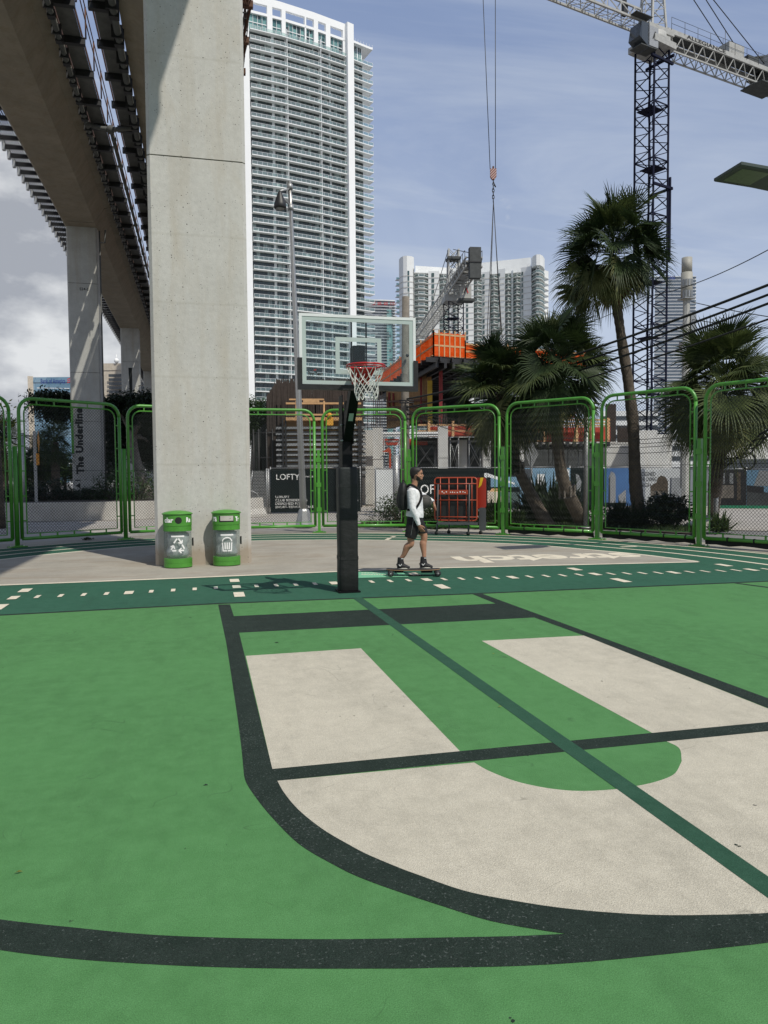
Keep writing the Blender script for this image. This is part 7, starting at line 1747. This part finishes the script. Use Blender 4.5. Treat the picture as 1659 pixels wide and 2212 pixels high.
body.append(loft([((-.005, 0, 1.44), .070, .085), ((.012, 0, 1.50), .058, .060), ((.030, 0, 1.56), .052, .052), ((.036, 0, 1.61), .052, .052), ((.036, 0, 1.66), .05, .05)]))
# head: stacked sections (z, back x, front x, half width) follow the profile of the photo
HS = [(1.597, .060, .142, .026), (1.603, .045, .153, .038), (1.615, .025, .158, .048), (1.632, .005, .158, .058), (1.650, -.014, .157, .065), (1.670, -.028, .156, .070), (1.690, -.037, .154, .073), (1.708, -.041, .151, .074), (1.722, -.043, .156, .075), (1.736, -.044, .163, .076), (1.755, -.044, .162, .077), (1.775, -.042, .157, .076), (1.795, -.034, .146, .070), (1.812, -.018, .126, .056), (1.824, .006, .102, .036), (1.829, .030, .080, .015)]
def head(off=0.0, up=0.0):
    R = []
    for z, xb, xf, w in HS:
        xc = xb+(xf-xb)*.46; ring = []
        for j in range(28):
            t = 2*math.pi*j/28; c_, s_ = math.cos(t), math.sin(t); e = (xf-xc+off) if c_ > 0 else (xc-xb+off); px_ = .82 if c_ > 0 else 1.0
            ring.append(V((xc+e*math.copysign(abs(c_)**px_, c_), (w+off)*math.copysign(abs(s_)**.92, s_), z+up*(z-1.70)/.12)))
        R.append(ring)
    m = MB(); m.mi = 0; m.rings(R); return [V(p) for p in m.v], m.f
body.append(head())
body.append(loft([((.150, 0, 1.728), .008, .007), ((.163, 0, 1.705), .010, .009), ((.173, 0, 1.686), .011, .012), ((.166, 0, 1.672), .009, .015), ((.155, 0, 1.668), .006, .013)], 10))
body += [ell((.159, 0, 1.652), .008, .022, .005), ell((.158, 0, 1.639), .009, .020, .0055), ell((.152, 0, 1.612), .010, .018, .010), ell((.160, .0, 1.741), .008, .040, .007)]
for s in (-1, 1): body += [ell((.055, s*.074, 1.690), .017, .010, .031), ell((.052, s*.074, 1.668), .010, .009, .012), ell((.128, s*.045, 1.685), .022, .018, .018)]
# arms
shN, elN, wrN = (-.035, -.185, 1.435), (-.01, -.235, 1.14), (.088, -.215, .875)
shF, elF, wrF = (.02, .185, 1.435), (.195, .31, 1.33), (.365, .275, 1.235)
def arm(s, e, w):
    f = tuple(e[i]+(w[i]-e[i])*.3 for i in range(3)); return loft([(s, .058, .055), (tuple((s[i]+e[i])/2 for i in range(3)), .050, .046), (e, .041, .040), (f, .042, .038), (w, .027, .024)])
body += [arm(shN, elN, wrN), arm(shF, elF, wrF)]
# near hand: relaxed, slightly curled, fingers down and forward
def hand(w, d, pal, thumb_dir, curl, s=1.0):
    """w wrist, d hand direction, pal palm normal; four separate fingers and a thumb leaving the side of the palm"""
    w, d, pal, th = V(w), V(d).normalized(), V(pal).normalized(), V(thumb_dir).normalized(); side = th; out = []
    pc = [w, w+d*.04*s, w+d*.085*s]
    def flat(c, a, b, t, axis, wa, wb):
        vs = []; n = 12
        return vs
    # palm as a flattened loft
    P_ = []; F_ = []; n = 12; secs = [(w-d*.015, .020, .024), (w+d*.02*s, .017, .034), (w+d*.06*s, .015, .041), (w+d*.09*s, .012, .039)]
    for c_, tpal, tside in secs:
        for j in range(n): an = 2*math.pi*j/n; P_.append(c_+pal*(tpal*math.cos(an))+side*(tside*math.sin(an)))
    for i in range(3):
        for j in range(n): F_.append((i*n+j, i*n+(j+1) % n, (i+1)*n+(j+1) % n, (i+1)*n+j))
    F_ += [tuple(range(n-1, -1, -1)), tuple(3*n+j for j in range(n))]; out.append((P_, F_))
    for k, (o, L_) in enumerate(((.029, .072), (.010, .080), (-.010, .074), (-.029, .058))):
        b = w+d*.085*s+side*o; c1_ = curl[k]; v = d.copy(); p = b-d*.012; pts = [p]; q = b
        for seg, frac in enumerate((.45, .32, .23)):
            ang = c1_*(.6+.5*seg); v = (v*math.cos(ang)+pal*math.sin(ang)).normalized(); v = (v+side*(o*1.2)).normalized(); q = q+v*L_*frac; pts.append(q)
        out.append(capsule([tuple(x) for x in pts], [.0095, .0090, .0080, .0065], 8))
    b = w+d*.028+side*.030; pts = [b-side*.012, b+side*.018+d*.022+pal*.006, b+side*.026+d*.050+pal*.016, b+side*.024+d*.070+pal*.024]
    out.append(capsule([tuple(x) for x in pts], [.014, .012, .0105, .008], 8)); return out
body += hand(wrN, (.42, .0, -.9), (.55, .75, .2), (.75, -.45, .35), (.42, .48, .55, .6))
body += hand(wrF, (.35, -.08, -.93), (-.80, -.25, -.2), (-.15, -.95, .0), (.10, .16, .2, .3))
blob(body, 'body', man, 'skin', .0055, 3)
# hair, beard, eyes, brows
def trimmed(parts, name, keep, vox=.0045):
    o = blob(parts, name, man, 'hair', vox, 2); bm = bmesh.new(); bm.from_mesh(o.data); kill = []
    for v in bm.verts:
        q = v.co-PB_
        if not keep(q.dot(PX), abs(q.dot(PY)), q.z): kill.append(v)
    bmesh.ops.delete(bm, geom=kill, context='VERTS'); bm.to_mesh(o.data); bm.free(); return o
def hairline(x, y, z):
    if z > 1.795: return x < .138
    if z > 1.745: return x < .100+(z-1.745)*1.0
    if z > 1.700: return x < .082
    return z > 1.612 and x < .030-(1.70-z)*.30
trimmed([head(.007, .009)], 'hair', hairline)
trimmed([head(.0035, .0)], 'beard', lambda x, y, z: (z < 1.628 and x > .06) or (x > .055 and z < 1.700-(x-.06)*.75 and x < .13 and z < 1.69 and z > 1.60) or (x > .135 and 1.655 < z < 1.666 and y < .03))
m = MB().use('hair'); 
for s in (-1, 1):
    p = L3(.163, s*.022, 1.739); q = L3(.146, s*.056, 1.737); m.beam(p, q, .007, .007)
    m.sphere(L3(.1475, s*.036, 1.716), .0065, 8, 6)
m.build('brows_and_eyes', man)
m = MB().use('black_paint', True); m.sphere(L3(.060, -.082, 1.686), .011, 8, 6); m.tube([L3(.060, -.086, 1.684), L3(.068, -.084, 1.665)], .004, 5); m.build('earphone', man)
# shirt
sh_ = [loft([((.025, 0, .995), .150, .195), ((.03, 0, 1.05), .150, .190), ((.03, 0, 1.15), .140, .180), ((.025, 0, 1.27), .142, .182), ((.012, 0, 1.38), .138, .192), ((-.002, 0, 1.455), .105, .175), ((.004, 0, 1.505), .066, .082), ((.01, 0, 1.52), .058, .062)])]
def sleeve(s, e, w, k=1):
    f = tuple(e[i]+(w[i]-e[i])*.35 for i in range(3)); w2 = tuple(w[i]+(w[i]-e[i])*.02 for i in range(3)); return loft([(tuple(s[i]+(0, 0, .02)[i] for i in range(3)), .072, .062), (tuple(s[i]*.55+e[i]*.45 for i in range(3)), .064, .056), (e, .055, .052), (f, .053, .048), (w2, .034, .031)])
sh_ += [sleeve(shN, elN, wrN), sleeve(shF, elF, wrF)]
blob(sh_, 'shirt', man, 'shirt', .007, 3)
# shorts
st_ = [loft([((.03, 0, 1.02), .128, .172), ((.03, 0, .95), .138, .182), ((.035, 0, .87), .145, .185), ((.035, 0, .83), .12, .16)]), loft([((.015, -.09, .95), .12, .10), ((-.005, -.10, .83), .118, .10), ((-.035, -.098, .72), .105, .095), ((-.052, -.095, .652), .098, .092)]), loft([((.06, .09, .95), .11, .10), ((.10, .09, .84), .112, .098), ((.145, .085, .76), .10, .092), ((.155, .082, .712), .094, .09)])]
blob(st_, 'shorts', man, 'shorts', .008, 3)
m = MB().use('steel_grey'); pr = [L3(.00, -.198, .98), L3(-.02, -.206, .84), L3(-.045, -.20, .70)]
for a_, b_ in zip(pr, pr[1:]): m.beam(a_, b_, .006, .004)
m.build('shorts_piping', man)
# shoes
for (a, nm) in ((ankN, 'shoe'), (ankF, 'shoe')):
    x, y = a[0], a[1]
    sh = [loft([((x-.01, y, .315), .050, .044), ((x-.012, y, .26), .054, .046), ((x-.008, y, .20), .064, .048)]), loft([((x-.075, y, .165), .040, .036), ((x-.03, y, .175), .052, .046), ((x+.04, y, .165), .044, .048), ((x+.11, y, .148), .028, .045), ((x+.145, y, .143), .018, .034)]), loft([((x-.07, y, .14), .012, .034), ((x+.03, y, .14), .015, .044), ((x+.135, y, .14), .012, .036)])]
    o = blob(sh, nm, man, 'shoe', .006, 2)
    m = MB().use('sole', True); m.rings([[L3(x+.035+.112*math.cos(t_)*(1.0), y+(.047 if math.cos(t_) > -.2 else .040)*math.sin(t_), z) for t_ in [2*math.pi*i/20 for i in range(20)]] for z in (.118, .140)]); m.build('sole', o)
    m = MB().use('text_white'); m.beam(L3(x-.04, y-.052, .20), L3(x-.02, y-.054, .175), .006, .010); m.beam(L3(x-.02, y-.054, .175), L3(x+.01, y-.052, .21), .006, .008); m.obox(L3(x+.0, y-.045, .292), PX*.035, PY*.004, (0, 0, .010)); m.build('shoe_mark', o)
m = MB().use('rubber', True); q0, q1 = V(wrF), V(elF); dd = (q1-q0).normalized(); m.tube([L3(*(q0+dd*.0)), L3(*(q0+dd*.028))], .034, 12); m.build('wristband', man)
# backpack with straps
bp_ = empty('backpack', L3(-.17, 0, 1.1), 'black backpack on the skateboarder\'s back', 'backpack')
pk = [loft([((-.165, 0, 1.11), .070, .13), ((-.175, 0, 1.20), .082, .15), ((-.175, 0, 1.35), .085, .155), ((-.168, 0, 1.48), .078, .145), ((-.150, 0, 1.555), .055, .11), ((-.14, 0, 1.575), .03, .06)]), loft([((-.235, 0, 1.15), .03, .11), ((-.250, 0, 1.28), .034, .12), ((-.238, 0, 1.38), .03, .11)])]
blob(pk, 'pack', bp_, 'black_vinyl', .008, 3)
m = MB().use('black_paint', True)
for s in (-1, 1):
    pth = [(-.10, s*.09, 1.50), (-.045, s*.105, 1.535), (.035, s*.115, 1.505), (.115, s*.125, 1.43), (.135, s*.14, 1.34), (.10, s*.175, 1.24), (.02, s*.19, 1.14), (-.10, s*.15, 1.12)]
    Q = [V(p) for p in pth]; Q = smooth(Q, 4); m.tube([L3(*q) for q in Q], [.020]*len(Q), 7)
m.build('straps', bp_); m = MB().use('black_paint', True); m.tube([L3(-.165, 0, 1.565), L3(-.185, 0, 1.60), L3(-.15, 0, 1.612), L3(-.12, 0, 1.575)], .008, 6); m.build('handle', bp_)
# ball
m = MB().use('ball', True); bc = (.205, .095, 1.25); m.sphere(L3(*bc), .119, 32, 20); bl_ = m.build('ball'); tag(bl_, 'dark grey basketball tucked under the skateboarder\'s far arm', 'ball')
m = MB().use('bin_dark', True)
for ax in (0, 1):
    m.tube([L3(bc[0]+.1195*math.cos(t_)*(.6 if ax else 1), bc[1]+.1195*(-.8*abs(math.cos(t_)) if ax else 0)*1.0, bc[2]+.1195*math.sin(t_)) if ax else L3(bc[0]+.1195*math.cos(t_), bc[1]-.1195*math.sin(t_)*.9, bc[2]+.1195*math.sin(t_)*.43) for t_ in [2*math.pi*i/28 for i in range(28)]], .0025, 4, closed=True)
m.build('seams', bl_)
# longboard
sb_ = empty('electric_longboard', PB_, 'black decked electric longboard with chunky wheels under the rider', 'skateboard')
m = MB().use('deck_wood', True); n = 22; P_ = []
def deck(z, ins): 
    r = []
    for i in range(28):
        t_ = 2*math.pi*i/28; c_, s_ = math.cos(t_), math.sin(t_); x = .46*math.copysign(abs(c_)**.55, c_)*(1-ins); y = .118*math.copysign(abs(s_)**.7, s_)*(1-ins); r.append(L3(x, y, z+.012*(x/.46)**4))
    return r
m.rings([deck(.098, .0), deck(.108, .0)]); m.build('deck', sb_); m = MB().use('rubber'); m.rings([deck(.1085, .01), deck(.1125, .015)]); m.build('grip_tape', sb_)
m = MB().use('black_paint')
m.obox(L3(-.32, -.08, .060), PX*.15, PY*.16, (0, 0, .037)); m.obox(L3(.13, -.085, .058), PX*.19, PY*.17, (0, 0, .039)); m.build('battery_boxes', sb_)
m = MB().use('steel_grey', True)
for x in (-.385, .405): m.tube([L3(x, -.125, .052), L3(x, .125, .052)], .014, 8); m.tube([L3(x*.88, 0, .095), L3(x, 0, .055)], .03, 8)
m.build('trucks', sb_)
for x in (-.385, .405):
    for y in (-.13, .13):
        w = MB().use('rubber', True); w.tube([L3(x, y-.028, .052), L3(x, y-.018, .052), L3(x, y+.018, .052), L3(x, y+.028, .052)], [.044, .0515, .0515, .044], 24); o = w.build('wheel', sb_)
        w = MB().use('galvanised', True); s_ = -1 if y < 0 else 1; w.tube([L3(x, y+s_*.0285, .052), L3(x, y+s_*.0300, .052)], .014, 12); w.use('steel_grey', False)
        for k in range(6): t_ = 2*math.pi*k/6; w.beam(L3(x+.012*math.cos(t_), y+s_*.0285, .052+.012*math.sin(t_)), L3(x+.036*math.cos(t_), y+s_*.0285, .052+.036*math.sin(t_)), .004, .004)
        w.build('hub', o)
# ------------------------------------------------------------------ sky, sun
SUN = V((.336, -.676, 1.0)).normalized()
el = math.asin(SUN.z); az = math.atan2(SUN.x, SUN.y)
W = bpy.data.worlds.new('World'); S.world = W; W.use_nodes = True; nt = W.node_tree; N = nt.nodes; L = nt.links
bg = N['Background']; sky = N.new('ShaderNodeTexSky'); sky.sky_type = 'NISHITA'; sky.sun_disc = False; sky.sun_elevation = el; sky.sun_rotation = az
sky.altitude = 5; sky.air_density = 1.0; sky.dust_density = .8; sky.ozone_density = 2.2
tc = N.new('ShaderNodeTexCoord'); src = tc.outputs['Generated']
sep = N.new('ShaderNodeSeparateXYZ'); L.new(src, sep.inputs[0])
# project the direction onto a cloud deck so that clouds flatten and shrink towards the horizon
zc = N.new('ShaderNodeMath'); zc.operation = 'ADD'; zc.inputs[1].default_value = .12; L.new(sep.outputs[2], zc.inputs[0])
zm = N.new('ShaderNodeMath'); zm.operation = 'MAXIMUM'; zm.inputs[1].default_value = .04; L.new(zc.outputs[0], zm.inputs[0])
dv = []
for i in (0, 1):
    d = N.new('ShaderNodeMath'); d.operation = 'DIVIDE'; L.new(sep.outputs[i], d.inputs[0]); L.new(zm.outputs[0], d.inputs[1]); dv.append(d)
cb = N.new('ShaderNodeCombineXYZ'); L.new(dv[0].outputs[0], cb.inputs[0]); L.new(dv[1].outputs[0], cb.inputs[1])
rot = N.new('ShaderNodeMapping'); rot.inputs['Rotation'].default_value = (0, 0, math.radians(28)); rot.inputs['Scale'].default_value = (.42, 1.5, 1); rot.inputs['Location'].default_value = (.7, .3, 0); L.new(cb.outputs[0], rot.inputs['Vector'])
cir = tex(N, L, 'Noise', rot.outputs['Vector'], 1.1, Detail=9, Roughness=.62, Distortion=.5)
big = tex(N, L, 'Noise', cb.outputs[0], .45, Detail=3)
cf = N.new('ShaderNodeMath'); cf.operation = 'MULTIPLY'; L.new(ramp(N, L, cir.outputs['Fac'], .42, .62, (0, 0, 0, 1), (.8,)*3+(1,)), cf.inputs[0]); L.new(ramp(N, L, big.outputs['Fac'], .30, .62, (.25,)*3+(1,), (1,)*3+(1,)), cf.inputs[1])
# low haze of thin cloud near the horizon
hz = ramp(N, L, sep.outputs[2], .02, .42, (.55,)*3+(1,), (.0,)*3+(1,))
ad = N.new('ShaderNodeMath'); ad.operation = 'MAXIMUM'; L.new(cf.outputs[0], ad.inputs[0]); L.new(hz, ad.inputs[1])
# cumulus bank to the left (north-west): direction mask on x
xm = N.new('ShaderNodeMath'); xm.operation = 'MULTIPLY_ADD'; L.new(sep.outputs[0], xm.inputs[0]); xm.inputs[1].default_value = -1.0; xm.inputs[2].default_value = 0
# mask strong where x<-.12 and z<.45
mx_ = ramp(N, L, xm.outputs[0], .02, .12); mz_ = ramp(N, L, sep.outputs[2], .26, .42, (1, 1, 1, 1), (0, 0, 0, 1))
mk = N.new('ShaderNodeMath'); mk.operation = 'MULTIPLY'; L.new(mx_, mk.inputs[0]); L.new(mz_, mk.inputs[1])
cu = tex(N, L, 'Noise', mapping(N, L, src, (1, 1, 1.7)), 3.6, Detail=9, Roughness=.52)
cum = N.new('ShaderNodeMath'); cum.operation = 'MULTIPLY_ADD'; L.new(mk.outputs[0], cum.inputs[0]); cum.inputs[1].default_value = .42; L.new(cu.outputs['Fac'], cum.inputs[2])
cuf = ramp(N, L, cum.outputs[0], .68, .76)
cu2 = tex(N, L, 'Noise', mapping(N, L, src, (1, 1, 1.9)), 5.0, Detail=9, Roughness=.55)
cucol = ramp(N, L, cu2.outputs['Fac'], .43, .59, (2.9, 3.1, 3.5, 1), (5.8, 5.95, 6.1, 1))
# thin high veil over the whole sky, thicker low down
veil = ramp(N, L, sep.outputs[2], .0, .62, (3.9, 4.4, 5.5, 1), (1.55, 2.15, 3.7, 1))
x = mixc(N, L, .80, sky.outputs['Color'], veil)
f5 = N.new('ShaderNodeMath'); f5.operation = 'MULTIPLY'; f5.inputs[1].default_value = .9; L.new(ad.outputs[0], f5.inputs[0])
x = mixc(N, L, f5.outputs[0], x, (4.1, 4.6, 5.4))
b2 = tex(N, L, 'Noise', cb.outputs[0], .8, Detail=5, Roughness=.55, Distortion=.8)
x = mixc(N, L, 1.0, x, ramp(N, L, b2.outputs['Fac'], .32, .66, (.92, .94, .97, 1), (1.20, 1.17, 1.12, 1)), 'MULTIPLY')
x = mixc(N, L, cuf, x, cucol)
L.new(x, bg.inputs['Color']); bg.inputs['Strength'].default_value = .13
sun = bpy.data.lights.new('sun', 'SUN'); so = bpy.data.objects.new('sun', sun); COL.objects.link(so); sun.energy = 3.8; sun.angle = math.radians(.5); sun.color = (1.0, .95, .85)
so.rotation_euler = SUN.to_track_quat('Z', 'Y').to_euler(); so.location = (20, -30, 60)
S.view_settings.view_transform = 'Standard'; S.view_settings.look = 'None'; S.view_settings.exposure = 0.0; S.view_settings.gamma = 1
S.cycles.max_bounces = 6; S.cycles.transparent_max_bounces = 24
S.render.film_transparent = False
